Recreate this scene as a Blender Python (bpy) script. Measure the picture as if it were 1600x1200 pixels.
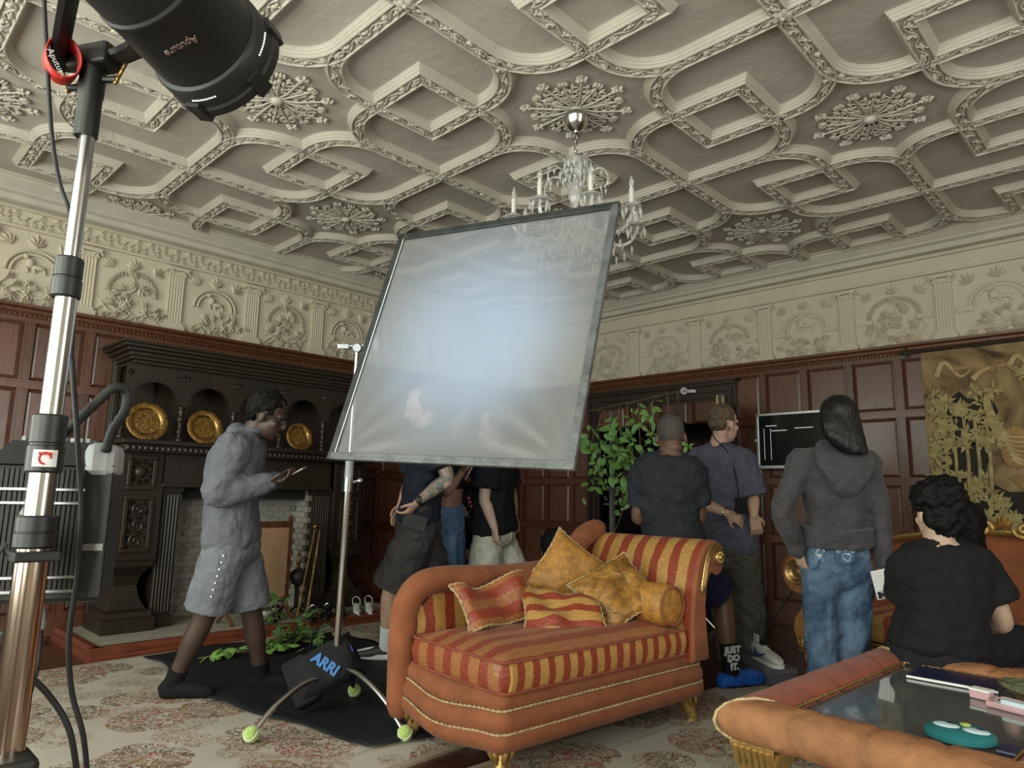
import bpy, math, random
from mathutils import Vector, Matrix, noise
from math import sin, cos, pi, radians, sqrt, atan2

for _o in list(bpy.data.objects):
    bpy.data.objects.remove(_o, do_unlink=True)
SC = bpy.context.scene
COL = SC.collection

# ------------------------------------------------------------------ camera
# room axes: left wall is the plane x = 0, right wall the plane y = 0, room is x > 0, y < 0
CAM = Vector((5.9, -6.24, 1.08))
PITCH, ROLL, YAW, FPX = radians(9.11), radians(1.1), radians(44.3), 1075.0


def cam_axes():
    f = Vector((0, cos(PITCH), sin(PITCH)))
    u = Vector((0, -sin(PITCH), cos(PITCH)))
    r = Vector((1, 0, 0))
    r, u = cos(ROLL) * r + sin(ROLL) * u, -sin(ROLL) * r + cos(ROLL) * u
    m = Matrix.Rotation(YAW, 3, 'Z')
    return m @ f, m @ u, m @ r


CF, CU, CR = cam_axes()
cd = bpy.data.cameras.new('camera')
cd.sensor_fit = 'HORIZONTAL'
cd.sensor_width = 36.0
cd.lens = 36.0 * FPX / 1600.0
cd.clip_start = 0.05
cam = bpy.data.objects.new('camera', cd)
COL.objects.link(cam)
mw = Matrix((CR, CU, -CF)).transposed().to_4x4()
mw.translation = CAM
cam.matrix_world = mw
SC.camera = cam

# ------------------------------------------------------------------ world, daylight, exposure
wd = bpy.data.worlds.new('daylight')
SC.world = wd
wd.use_nodes = True
wd.node_tree.nodes['Background'].inputs['Color'].default_value = (0.78, 0.88, 0.84, 1)
wd.node_tree.nodes['Background'].inputs['Strength'].default_value = 1.0
SC.view_settings.view_transform = 'Standard'
SC.view_settings.look = 'None'
SC.view_settings.gamma = 1.0
SC.view_settings.use_curve_mapping = False
SC.view_settings.exposure = 0.0
SC.cycles.max_bounces, SC.cycles.diffuse_bounces, SC.cycles.glossy_bounces = 7, 4, 3
SC.cycles.transmission_bounces, SC.cycles.transparent_max_bounces = 6, 10


def area_light(name, loc, rot, sx, sy, power, col):
    l = bpy.data.lights.new(name, 'AREA')
    l.shape = 'RECTANGLE'
    l.size, l.size_y, l.energy, l.color = sx, sy, power, col
    o = bpy.data.objects.new(name, l)
    COL.objects.link(o)
    o.location, o.rotation_euler = loc, rot
    return o


# daylight entering through the windows behind the camera
WIN_Y, WIN_X = -8.2, 8.6
WINDOWS_BACK = [(1.4, 3.0), (3.6, 5.2), (5.8, 7.4)]
for a, b in WINDOWS_BACK:
    area_light('window_daylight', ((a + b) / 2, WIN_Y + 0.03, 1.75), (radians(90), 0, 0), b - a - .1, 2.2, 92, (0.94, 1.0, 0.86))
area_light('window_daylight', (WIN_X - .03, -4.2, 1.75), (radians(90), 0, radians(90)), 1.6, 2.2, 52, (1.0, 0.96, 0.90))  # unseen side window, added with its lamp to fill the left wall

# ------------------------------------------------------------------ helpers
def W(px, py, d):
    """world point seen at photo pixel (px,py), d metres in front of the camera"""
    v = CF + CR * ((px - 800) / FPX) - CU * ((py - 600) / FPX)
    return CAM + v * d


def V(*a):
    return Vector(a)


def frame(z, x=None):
    z = Vector(z).normalized()
    if x is None:
        x = Vector((0, 0, 1)) if abs(z.z) < .9 else Vector((1, 0, 0))
    x = Vector(x)
    x = (x - z * x.dot(z))
    if x.length < 1e-6:
        x = z.orthogonal()
    x.normalize()
    y = z.cross(x)
    return x, y, z


def TM(loc, z=(0, 0, 1), x=(1, 0, 0)):
    a, b, c = frame(z, x)
    m = Matrix((a, b, c)).transposed().to_4x4()
    m.translation = Vector(loc)
    return m


class MB:
    def __init__(s):
        s.v, s.f = [], []

    def add(s, vs, fs, M=None):
        o = len(s.v)
        if M is not None:
            vs = [M @ Vector(v) for v in vs]
        s.v += [tuple(v) for v in vs]
        s.f += [tuple(i + o for i in f) for f in fs]
        return s

    def join(s, other, M=None):
        return s.add(other.v, other.f, M)

    def box(s, x0, x1, y0, y1, z0, z1, M=None):
        vs = [(x0, y0, z0), (x1, y0, z0), (x1, y1, z0), (x0, y1, z0), (x0, y0, z1), (x1, y0, z1), (x1, y1, z1), (x0, y1, z1)]
        return s.add(vs, [(3, 2, 1, 0), (4, 5, 6, 7), (0, 1, 5, 4), (1, 2, 6, 5), (2, 3, 7, 6), (3, 0, 4, 7)], M)

    def loft(s, secs, cap=True, closed=False, M=None):
        n = len(secs[0])
        vs = [p for sec in secs for p in sec]
        fs = []
        m = len(secs)
        for i in range(m if closed else m - 1):
            a, b = i * n, ((i + 1) % m) * n
            for k in range(n):
                k2 = (k + 1) % n
                fs.append((a + k, a + k2, b + k2, b + k))
        if cap and not closed:
            fs.append(tuple(range(n - 1, -1, -1)))
            fs.append(tuple((m - 1) * n + k for k in range(n)))
        return s.add(vs, fs, M)

    def tube(s, pts, r, n=8, up=None, flat=1.0, closed=False, cap=True, dome=False):
        """swept round (or flattened) tube; r number or list; flat squashes along the frame's second axis"""
        pts = [Vector(p) for p in pts]
        m = len(pts)
        rs = r if isinstance(r, (list, tuple)) else [r] * m
        secs = []
        xprev = up
        for i, p in enumerate(pts):
            if closed:
                t = pts[(i + 1) % m] - pts[i - 1]
            else:
                t = pts[min(i + 1, m - 1)] - pts[max(i - 1, 0)]
            x, y, z = frame(t, xprev)
            xprev = x
            secs.append([p + x * (rs[i] * cos(2 * pi * k / n)) + y * (rs[i] * flat * sin(2 * pi * k / n)) for k in range(n)])
        if dome and not closed:
            def ring(p, x, y, rr):
                return [p + x * (rr * cos(2 * pi * k / n)) + y * (rr * flat * sin(2 * pi * k / n)) for k in range(n)]
            x, y, z = frame(pts[1] - pts[0], up)
            pre = [ring(pts[0] - z * rs[0] * q, x, y, rs[0] * w) for q, w in ((.95, .3), (.7, .71))]
            xl = (secs[-1][0] - pts[-1]).normalized()
            x, y, z = frame(pts[-1] - pts[-2], xl)
            post = [ring(pts[-1] + z * rs[-1] * q, x, y, rs[-1] * w) for q, w in ((.7, .71), (.95, .3))]
            secs = pre + secs + post
        return s.loft(secs, cap=cap, closed=closed)

    def lathe(s, prof, n=16, M=None, cap=True):
        secs = [[(r * cos(2 * pi * k / n), r * sin(2 * pi * k / n), z) for k in range(n)] for r, z in prof]
        return s.loft(secs, cap=cap, M=M)

    def ball(s, c, r, seg=12, rings=8, M=None):
        r = r if isinstance(r, (tuple, list)) else (r, r, r)
        vs, fs = [(c[0], c[1], c[2] + r[2])], []
        for i in range(1, rings):
            t = pi * i / rings
            for k in range(seg):
                a = 2 * pi * k / seg
                vs.append((c[0] + r[0] * sin(t) * cos(a), c[1] + r[1] * sin(t) * sin(a), c[2] + r[2] * cos(t)))
        vs.append((c[0], c[1], c[2] - r[2]))
        for k in range(seg):
            fs.append((0, 1 + k, 1 + (k + 1) % seg))
        for i in range(rings - 2):
            a = 1 + i * seg
            for k in range(seg):
                k2 = (k + 1) % seg
                fs.append((a + k, a + seg + k, a + seg + k2, a + k2))
        l = len(vs) - 1
        a = 1 + (rings - 2) * seg
        for k in range(seg):
            fs.append((a + k, l, a + (k + 1) % seg))
        return s.add(vs, fs, M)

    def prism(s, poly, z0, z1, M=None):
        n = len(poly)
        vs = [(x, y, z0) for x, y in poly] + [(x, y, z1) for x, y in poly]
        fs = [tuple(range(n - 1, -1, -1)), tuple(range(n, 2 * n))]
        fs += [(k, (k + 1) % n, n + (k + 1) % n, n + k) for k in range(n)]
        return s.add(vs, fs, M)

    def mesh(s, name, mat, smooth=True):
        me = bpy.data.meshes.new(name)
        me.from_pydata(s.v, [], s.f)
        if smooth:
            me.polygons.foreach_set('use_smooth', [True] * len(me.polygons))
        if mat:
            me.materials.append(mat)
        me.update()
        return me

    def build(s, name, mat, parent=None, smooth=True, M=None, bevel=0, auto=35):
        o = link(name, s.mesh(name, mat, smooth), parent, M)
        if bevel:
            b = o.modifiers.new('bevel', 'BEVEL')
            b.width, b.segments, b.limit_method = bevel, 2, 'ANGLE'
            b.angle_limit = radians(40)
        if smooth and auto:
            sharp(o.data, auto)
        return o


def sharp(me, deg):
    import bmesh
    bm = bmesh.new()
    bm.from_mesh(me)
    lim = radians(deg)
    for e in bm.edges:
        if len(e.link_faces) == 2 and e.calc_face_angle(0) > lim:
            e.smooth = False
    bm.to_mesh(me)
    bm.free()


def link(name, me, parent=None, M=None):
    o = bpy.data.objects.new(name, me)
    COL.objects.link(o)
    if parent is not None:
        o.parent = parent
    if M is not None:
        o.matrix_local = M
    return o


def thing(name, label, cat, loc=(0, 0, 0), rz=0, group=None):
    o = bpy.data.objects.new(name, None)
    COL.objects.link(o)
    o.empty_display_size = .1
    o.location, o.rotation_euler = loc, (0, 0, rz)
    tag(o, label, cat, group)
    return o


def tag(o, label=None, cat=None, group=None, kind=None):
    if label:
        o['label'] = label
    if cat:
        o['category'] = cat
    if group:
        o['group'] = group
    if kind:
        o['kind'] = kind
    return o


def struct(o):
    o['kind'] = 'structure'
    return o


def here(parent):
    """matrix turning world coordinates into the parent's, for meshes written in world coordinates"""
    m = Matrix.Translation(parent.location) @ parent.rotation_euler.to_matrix().to_4x4()
    return m.inverted()


def copy_tree(o, parent=None):
    c = o.copy()
    COL.objects.link(c)
    c.parent = parent
    for ch in list(o.children):
        copy_tree(ch, c)
    return c


def spline(pts, n=8, closed=False):
    """Catmull-Rom through the points"""
    P = [Vector(p) for p in pts]
    m = len(P)
    out = []
    rng = range(m) if closed else range(m - 1)
    for i in rng:
        if closed:
            a, b, c, d = P[i - 1], P[i], P[(i + 1) % m], P[(i + 2) % m]
        else:
            a, b, c, d = P[max(i - 1, 0)], P[i], P[i + 1], P[min(i + 2, m - 1)]
        for k in range(n):
            t = k / n
            out.append(.5 * ((2 * b) + (c - a) * t + (2 * a - 5 * b + 4 * c - d) * t * t + (3 * b - a - 3 * c + d) * t ** 3))
    if not closed:
        out.append(P[-1])
    return out


def lerp(a, b, t):
    return a + (b - a) * t


def text_mesh(name, body, size, mat, parent=None, M=None, depth=.0015, bold=0):
    cu = bpy.data.curves.new(name, 'FONT')
    cu.body, cu.size, cu.extrude = body, size, depth
    cu.align_x, cu.align_y = 'CENTER', 'CENTER'
    cu.offset = bold
    cu.resolution_u = 3
    t = bpy.data.objects.new(name, cu)
    COL.objects.link(t)
    bpy.context.view_layer.update()
    me = bpy.data.meshes.new_from_object(t.evaluated_get(bpy.context.evaluated_depsgraph_get()))
    bpy.data.objects.remove(t, do_unlink=True)
    me.materials.clear()
    me.materials.append(mat)
    return link(name, me, parent, M)


# ------------------------------------------------------------------ materials
def nodes(name):
    m = bpy.data.materials.new(name)
    m.use_nodes = True
    nt = m.node_tree
    return m, nt, nt.nodes['Principled BSDF']


def N(nt, t, **kw):
    n = nt.nodes.new(t)
    for k, v in kw.items():
        if k in n.inputs:
            n.inputs[k].default_value = v
        else:
            setattr(n, k, v)
    return n


def coords(nt, scale=(1, 1, 1), kind='Object', rot=(0, 0, 0)):
    tc = N(nt, 'ShaderNodeTexCoord')
    mp = N(nt, 'ShaderNodeMapping')
    mp.inputs['Scale'].default_value = scale
    mp.inputs['Rotation'].default_value = rot
    nt.links.new(tc.outputs[kind], mp.inputs['Vector'])
    return mp.outputs['Vector']


def ramp(nt, fac, stops, interp='LINEAR'):
    r = N(nt, 'ShaderNodeValToRGB')
    r.color_ramp.interpolation = interp
    el = r.color_ramp.elements
    while len(el) > 1:
        el.remove(el[-1])
    for i, (p, c) in enumerate(stops):
        e = el[0] if i == 0 else el.new(p)
        e.position = p
        e.color = (*c, 1) if len(c) == 3 else c
    nt.links.new(fac, r.inputs['Fac'])
    return r.outputs['Color']


def bump(nt, b, h, strength=.3, dist=.01):
    bp = N(nt, 'ShaderNodeBump', Strength=strength, Distance=dist)
    nt.links.new(h, bp.inputs['Height'])
    nt.links.new(bp.outputs['Normal'], b.inputs['Normal'])


def mixc(nt, fac, a, b, mode='MIX'):
    m = N(nt, 'ShaderNodeMix', data_type='RGBA', blend_type=mode)
    for sock, val in ((m.inputs[0], fac), (m.inputs[6], a), (m.inputs[7], b)):
        if isinstance(val, bpy.types.NodeSocket):
            nt.links.new(val, sock)
        elif isinstance(val, (int, float)):
            sock.default_value = val
        else:
            sock.default_value = (*val, 1) if len(val) == 3 else val
    return m.outputs[2]


def solid(name, col, rough=.6, metal=0, var=.12, scale=8, bmp=.0, bscale=60, spec=.5, sheen=0, coat=0):
    """plain surface with slight procedural variation"""
    m, nt, b = nodes(name)
    co = coords(nt)
    nz = N(nt, 'ShaderNodeTexNoise', Scale=scale, Detail=5.0)
    nt.links.new(co, nz.inputs['Vector'])
    lo = tuple(max(0, c * (1 - var)) for c in col)
    hi = tuple(min(1, c * (1 + var)) for c in col)
    nt.links.new(ramp(nt, nz.outputs['Fac'], [(.3, lo), (.7, hi)]), b.inputs['Base Color'])
    b.inputs['Roughness'].default_value = rough
    b.inputs['Metallic'].default_value = metal
    b.inputs['Specular IOR Level'].default_value = spec
    if sheen:
        b.inputs['Sheen Weight'].default_value = sheen
    if coat:
        b.inputs['Coat Weight'].default_value = coat
    if bmp:
        n2 = N(nt, 'ShaderNodeTexNoise', Scale=bscale, Detail=4.0)
        nt.links.new(co, n2.inputs['Vector'])
        bump(nt, b, n2.outputs['Fac'], bmp, .01)
    return m


def wood(name, dark, light, rough=.35, axis='z', scale=6, coat=.2):
    m, nt, b = nodes(name)
    s = {'z': (9, 9, 1), 'x': (1, 9, 9), 'y': (9, 1, 9)}[axis]
    co = coords(nt, s)
    nz = N(nt, 'ShaderNodeTexNoise', Scale=scale, Detail=8.0, Distortion=.6)
    nt.links.new(co, nz.inputs['Vector'])
    oi = N(nt, 'ShaderNodeObjectInfo')
    c = ramp(nt, nz.outputs['Fac'], [(.28, dark), (.55, light), (.8, dark)])
    c2 = mixc(nt, oi.outputs['Random'], (.8, .8, .8), (1.12, 1.12, 1.12))
    nt.links.new(mixc(nt, 1.0, c, c2, 'MULTIPLY'), b.inputs['Base Color'])
    b.inputs['Roughness'].default_value = rough
    b.inputs['Coat Weight'].default_value = coat
    b.inputs['Coat Roughness'].default_value = .25
    bump(nt, b, nz.outputs['Fac'], .08, .01)
    return m


def cloth(name, col, weave=220, rough=.9, var=.15, fold=.35, fscale=7, sheen=.0):
    """woven fabric: fine weave and soft folds as relief"""
    m, nt, b = nodes(name)
    co = coords(nt)
    nz = N(nt, 'ShaderNodeTexNoise', Scale=14.0, Detail=6.0)
    nt.links.new(co, nz.inputs['Vector'])
    nt.links.new(ramp(nt, nz.outputs['Fac'], [(.3, tuple(c * (1 - var) for c in col)), (.7, tuple(min(1, c * (1 + var)) for c in col))]), b.inputs['Base Color'])
    b.inputs['Roughness'].default_value = rough
    b.inputs['Specular IOR Level'].default_value = .15
    b.inputs['Sheen Weight'].default_value = sheen
    f1 = N(nt, 'ShaderNodeTexNoise', Scale=fscale, Detail=3.0, Distortion=1.2)
    nt.links.new(co, f1.inputs['Vector'])
    f2 = N(nt, 'ShaderNodeTexNoise', Scale=float(weave), Detail=1.0)
    nt.links.new(co, f2.inputs['Vector'])
    ad = N(nt, 'ShaderNodeMath', operation='MULTIPLY_ADD')
    nt.links.new(f2.outputs['Fac'], ad.inputs[0])
    ad.inputs[1].default_value = .05
    nt.links.new(f1.outputs['Fac'], ad.inputs[2])
    bump(nt, b, ad.outputs[0], fold, .05)
    return m


M_ = {}
M_['mahogany'] = wood('mahogany', (.052, .016, .008), (.130, .045, .020), .32, coat=.4)
M_['mahogany_panel'] = wood('mahogany_panel', (.052, .020, .014), (.130, .050, .030), .30, coat=.5)
M_['oak_dark'] = wood('oak_dark', (.010, .006, .004), (.026, .016, .010), .42, coat=.1)
M_['floor_wood'] = wood('floor_wood', (.022, .008, .005), (.07, .025, .013), .22, 'x', 4, .4)
M_['plaster'] = solid('plaster', (.575, .515, .405), .75, var=.05, scale=3, bmp=.25, bscale=35)
M_['plaster_field'] = solid('plaster_field', (.485, .435, .395), .8, var=.07, scale=2.5, bmp=.5, bscale=14)
M_['plaster_rib'] = solid('plaster_rib', (.53, .485, .42), .7, var=.06, scale=6, bmp=.3, bscale=60)
M_['chrome'] = solid('chrome', (.56, .56, .55), .2, 1, .08)
M_['steel'] = solid('steel', (.45, .46, .47), .3, 1, .08)
M_['brass'] = solid('brass', (.42, .26, .085), .36, 1, .4, 34, .5, 60)
M_['gold'] = solid('gold', (.50, .33, .12), .36, .85, .2, 30, .25, 80)
M_['black_plastic'] = solid('black_plastic', (.016, .016, .017), .42, 0, .15)
M_['black_metal'] = solid('black_metal', (.022, .022, .021), .48, .3, .15)
M_['rubber'] = solid('rubber', (.012, .012, .013), .6)
M_['white_plastic'] = solid('white_plastic', (.75, .75, .74), .4, 0, .04)
M_['grey_plastic'] = solid('grey_plastic', (.32, .33, .34), .45, 0, .08)

# ------------------------------------------------------------------ room shell
CEIL, PTOP = 3.26, 2.36
RX, RY = WIN_X, WIN_Y          # far extents of the room
fl = struct(MB().box(-.2, RX + .2, RY - .2, .2, -.12, -.012).build('floor', M_['floor_wood'], smooth=False))
plank = MB().box(0, 1.6, 0, .148, -.012, 0).mesh('floor_plank', M_['floor_wood'], False)
k = 0
for r in range(55):
    y = RY + .15 * r
    x = -((r * .61) % 1.6)
    while x < RX:
        if 0.4 < x + 1.6 and x < RX and (x > -1.7):
            o = link('floor_plank', plank, fl, Matrix.Translation((x, y, 0)))
        x += 1.603
cl = struct(MB().box(-.2, RX + .2, RY - .2, .2, CEIL, CEIL + .12).build('ceiling', M_['plaster_field'], smooth=False))
DOOR = (1.22, 2.72, 2.03)      # opening in the right wall x0, x1, top
wl = struct(MB().box(-.2, -.02, RY - .2, .2, -.1, CEIL + .1).build('wall_left', M_['plaster'], smooth=False))
wr = MB()
wr.box(-.02, DOOR[0], .02, .2, -.1, CEIL + .1).box(DOOR[1], RX + .2, .02, .2, -.1, CEIL + .1).box(DOOR[0], DOOR[1], .02, .2, DOOR[2], CEIL + .1)
wr = struct(wr.build('wall_right', M_['plaster'], smooth=False))
# the walls behind the camera, with the windows the light comes through
wb = MB()
xs = [-.02] + [v for ab in WINDOWS_BACK for v in ab] + [RX + .2]
for i in range(0, len(xs), 2):
    wb.box(xs[i], xs[i + 1], RY - .2, RY, -.1, CEIL + .1)
for a, b in WINDOWS_BACK:
    wb.box(a, b, RY - .2, RY, -.1, .62).box(a, b, RY - .2, RY, 2.9, CEIL + .1)
struct(wb.build('wall_back', M_['plaster'], smooth=False))
we = MB().box(RX, RX + .2, RY, -5.05, -.1, CEIL + .1).box(RX, RX + .2, -3.35, .02, -.1, CEIL + .1)
we.box(RX, RX + .2, -5.05, -3.35, -.1, .62).box(RX, RX + .2, -5.05, -3.35, 2.9, CEIL + .1)  # opening for the added side window
struct(we.build('wall_far_side', M_['plaster'], smooth=False))
for i, (a, b) in enumerate(WINDOWS_BACK):
    w = MB()
    for x0, x1, z0, z1 in ((a, a + .06, .62, 2.9), (b - .06, b, .62, 2.9), (a + .06, b - .06, .62, .68), (a + .06, b - .06, 2.84, 2.9), (a + .06, b - .06, 1.9, 1.94), ((a + b) / 2 - .02, (a + b) / 2 + .02, .68, 1.9), ((a + b) / 2 - .02, (a + b) / 2 + .02, 1.94, 2.84)):
        w.box(x0, x1, RY - .15, RY - .09, z0, z1)
    struct(w.build('window_%d' % (i + 1), M_['white_plastic'], smooth=False))

# cornice along both walls (swept profile)
def cornice(name, wall, a, b, along):
    prof = [(0, 0), (.17, 0), (.17, -.012), (.15, -.02), (.15, -.035), (.125, -.05), (.10, -.075), (.085, -.085), (.085, -.10), (.05, -.115), (.04, -.14), (.04, -.155), (0, -.165)]
    m = MB()
    if along == 'y':
        s0, s1 = [[(p, t, CEIL + q) for p, q in prof] for t in (a, b)]
    else:
        s0, s1 = [[(t, -p, CEIL + q) for p, q in prof] for t in (b, a)]
    m.loft([s0, s1])
    o = struct(m.build(name, M_['plaster_rib'], None, auto=20))
    return o


cornice('trim_1', wl, RY, 0, 'y')
cornice('trim_2', wr, 0, RX, 'x')

# --- panelling --------------------------------------------------------------
ROWS = [.16, .73, 1.24, 1.79, 2.27]
PITCHW = .385


def panelling(wall, start, count, along, skip, hide=lambda a, z0, z1: False):
    """rails, stiles and raised panels, each one a piece of the wall"""
    def put(me, t, z, name):
        m = Matrix.Translation((0, t, z)) if along == 'y' else Matrix.Translation((t, 0, z)) @ Matrix.Rotation(-pi / 2, 4, 'Z')
        return link(name, me, wall, m)
    w = .055
    cache = {}
    for k in range(count):
        t = start + (PITCHW * k if along == 'x' else -PITCHW * k)
        for i in range(len(ROWS) - 1):
            z0, z1 = ROWS[i], ROWS[i + 1]
            if skip(t, z0, z1, 0):
                continue
            key = ('s', i)
            if key not in cache:
                m = MB().box(-.02, .022, -w / 2, w / 2, 0, z1 - z0 - .06)
                for s in (-1, 1):
                    m.box(-.02, .03, s * w * .5 - .006, s * w * .5 + .006, 0, z1 - z0 - .06)
                cache[key] = m.mesh('stile', M_['mahogany'], False)
            put(cache[key], t, z0 + .03, 'stile')
        for i in range(len(ROWS) - 1):
            z0, z1 = ROWS[i], ROWS[i + 1]
            tc = t + (PITCHW / 2 if along == 'x' else -PITCHW / 2)
            if skip(tc, z0, z1, 1):
                continue
            key = ('p', i)
            if key not in cache:
                h, b = z1 - z0 - .06, PITCHW - w
                m = MB()
                a_, c_ = b / 2 - .004, h - .004
                outer = [(.0, -a_, .004), (.0, a_, .004), (.0, a_, c_), (.0, -a_, c_)]
                back = [(-.02, p[1], p[2]) for p in outer]
                e = .028
                inner = [(.012, -a_ + e, e), (.012, a_ - e, e), (.012, a_ - e, c_ - e + .004), (.012, -a_ + e, c_ - e + .004)]
                m.loft([back, outer, inner])
                cache[key] = m.mesh('panel', M_['mahogany_panel'], False)
            put(cache[key], tc, z0 + .03, 'panel')


def rails(wall, a, b, along, cuts):
    for i, z in enumerate(ROWS):
        for (c0, c1) in cuts(z):
            h = .06 if 0 < i < 4 else (.16 if i == 0 else .07)
            z0 = z - h / 2 if 0 < i < 4 else (z - .13 if i == 0 else z - .03)
            m = MB()
            def bx(d0, d1, q0, q1):
                if along == 'y':
                    m.box(d0, d1, c0, c1, q0, q1)
                else:
                    m.box(c0, c1, -d1, -d0, q0, q1)
            bx(-.02, .024, z0, z0 + h)
            if 0 < i < 4:
                bx(-.02, .034, z0, z0 + .012)
                bx(-.02, .034, z0 + h - .012, z0 + h)
            m.build('rail', M_['mahogany'], wall, smooth=False)


FPY = (-4.70, -2.54)
MB().box(-.02, -.004, RY, 0, 0, PTOP).build('backing_board', M_['mahogany'], wl, smooth=False)
MB().box(0, DOOR[0], .004, .02, 0, PTOP).box(DOOR[1], RX, .004, .02, 0, PTOP).box(DOOR[0], DOOR[1], .004, .02, DOOR[2], PTOP).build('backing_board', M_['mahogany'], wr, smooth=False)
panelling(wl, -.2, 20, 'y', lambda t, z0, z1, p: FPY[0] + .2 < t < FPY[1] - .2 and z1 < 2.25)
rails(wl, RY, 0, 'y', lambda z: [(RY, -.024)] if z > 2 else [(RY, FPY[0] + .15), (FPY[1] - .15, -.024)])
panelling(wr, .045, 22, 'x', lambda t, z0, z1, p: (DOOR[0] - .16 < t < DOOR[1] + .15 and z0 < 1.8 and (z1 < 2.0)) or False)
rails(wr, 0, RX, 'x', lambda z: [(0, RX)] if z > 2.2 else [(0, DOOR[0] - .12), (DOOR[1] + .12, RX)])
# moulded capping between the panelling and the plaster
for along, wall, nm in (('y', wl, 'trim_3'), ('x', wr, 'trim_4')):
    prof = [(0, PTOP - .09), (.03, PTOP - .09), (.035, PTOP - .07), (.05, PTOP - .05), (.05, PTOP - .035), (.075, PTOP - .02), (.08, PTOP), (0, PTOP)]
    if along == 'y':
        s = [[(p, t, z) for p, z in prof] for t in (RY, -.0)]
    else:
        s = [[(t, -p, z) for p, z in prof] for t in (RX, 0)]
    struct(MB().loft(s).build(nm, M_['mahogany'], None, auto=25))
    # row of small dentils under the capping
    d = MB().box(0, .05, -.008, .008, 0, .018)
    dm = MB()
    for q in range(280):
        t = .03 + q * .03
        if along == 'y':
            dm.join(d, Matrix.Translation((0, -t, PTOP - .088)))
        else:
            dm.join(d, Matrix.Translation((t, 0, PTOP - .088)) @ Matrix.Rotation(-pi / 2, 4, 'Z'))
    o = dm.build('dentils', M_['mahogany'], wall, smooth=False)
    o['kind'] = 'stuff'

# --- plaster frieze ----------------------------------------------------------
random.seed(4)


def leaf(m, M, l=.1, w=.04, h=.012, lobes=5):
    """raised leaf or petal spray lying in the local xy plane, pointing +x"""
    for q in range(lobes):
        a = (q - (lobes - 1) / 2) * .42
        ll = l * (1 - .12 * abs(q - (lobes - 1) / 2))
        c, s_ = cos(a), sin(a)
        x2, y2 = -s_ * w * .28, c * w * .28
        mx, my = c * ll * .55, s_ * ll * .55
        m.add([(0, 0, 0), (mx + x2, my + y2, 0), (c * ll, s_ * ll, 0), (mx - x2, my - y2, 0), (mx, my, h), (0, 0, h * .7)],
              [(0, 3, 4, 5), (3, 2, 4), (2, 1, 4), (1, 0, 5, 4)], M)


def flower(m, M, r=.035, h=.014, n=6):
    for q in range(n):
        a = 2 * pi * q / n
        m.add([(0, 0, h * .5), (r * .75 * cos(a - .5), r * .75 * sin(a - .5), 0), (r * cos(a), r * sin(a), h * .2), (r * .75 * cos(a + .5), r * .75 * sin(a + .5), 0), (r * .6 * cos(a), r * .6 * sin(a), h)],
              [(0, 1, 4), (1, 2, 4), (2, 3, 4), (3, 0, 4)], M)
    m.ball((0, 0, h * .5), (r * .25, r * .25, h * .6), 6, 4, M)


def stem(m, pts, r, M):
    t = MB()
    t.tube([Vector(p) for p in pts], r, 5)
    m.join(t, M)


def wall_M(along, t, z):
    """local xy = along the wall (to the viewer's right), up; z out of the wall"""
    if along == 'y':
        return TM((-.02, t, z), (1, 0, 0), (0, 1, 0))
    return TM((t, .02, z), (0, -1, 0), (1, 0, 0))


FR0, FR1 = PTOP, 2.93
# fluted pilaster
pm = MB()
pm.box(-.085, .085, 0, .05, 0, .045).box(-.07, .07, .05, .07, 0, .04)
for q in range(6):
    x = -.055 + q * .022
    pm.tube([(x, .07, .016), (x, .47, .016)], .009, 6)
pm.box(-.062, .062, .07, .47, 0, .02)
pm.box(-.07, .07, .47, .485, 0, .036).box(-.062, .062, .485, .51, 0, .03).box(-.085, .085, .515, .54, 0, .045)
for s in (-1, 1):
    sp = [(s * (.075 - .004 * q) + s * .022 * cos(q * .7), .495 + .022 * sin(q * .7), .03) for q in range(10)]
    pm.tube([Vector(p) for p in sp], .008, 5)
PIL = pm.mesh('pilaster', M_['plaster'])
sharp(PIL, 40)


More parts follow.
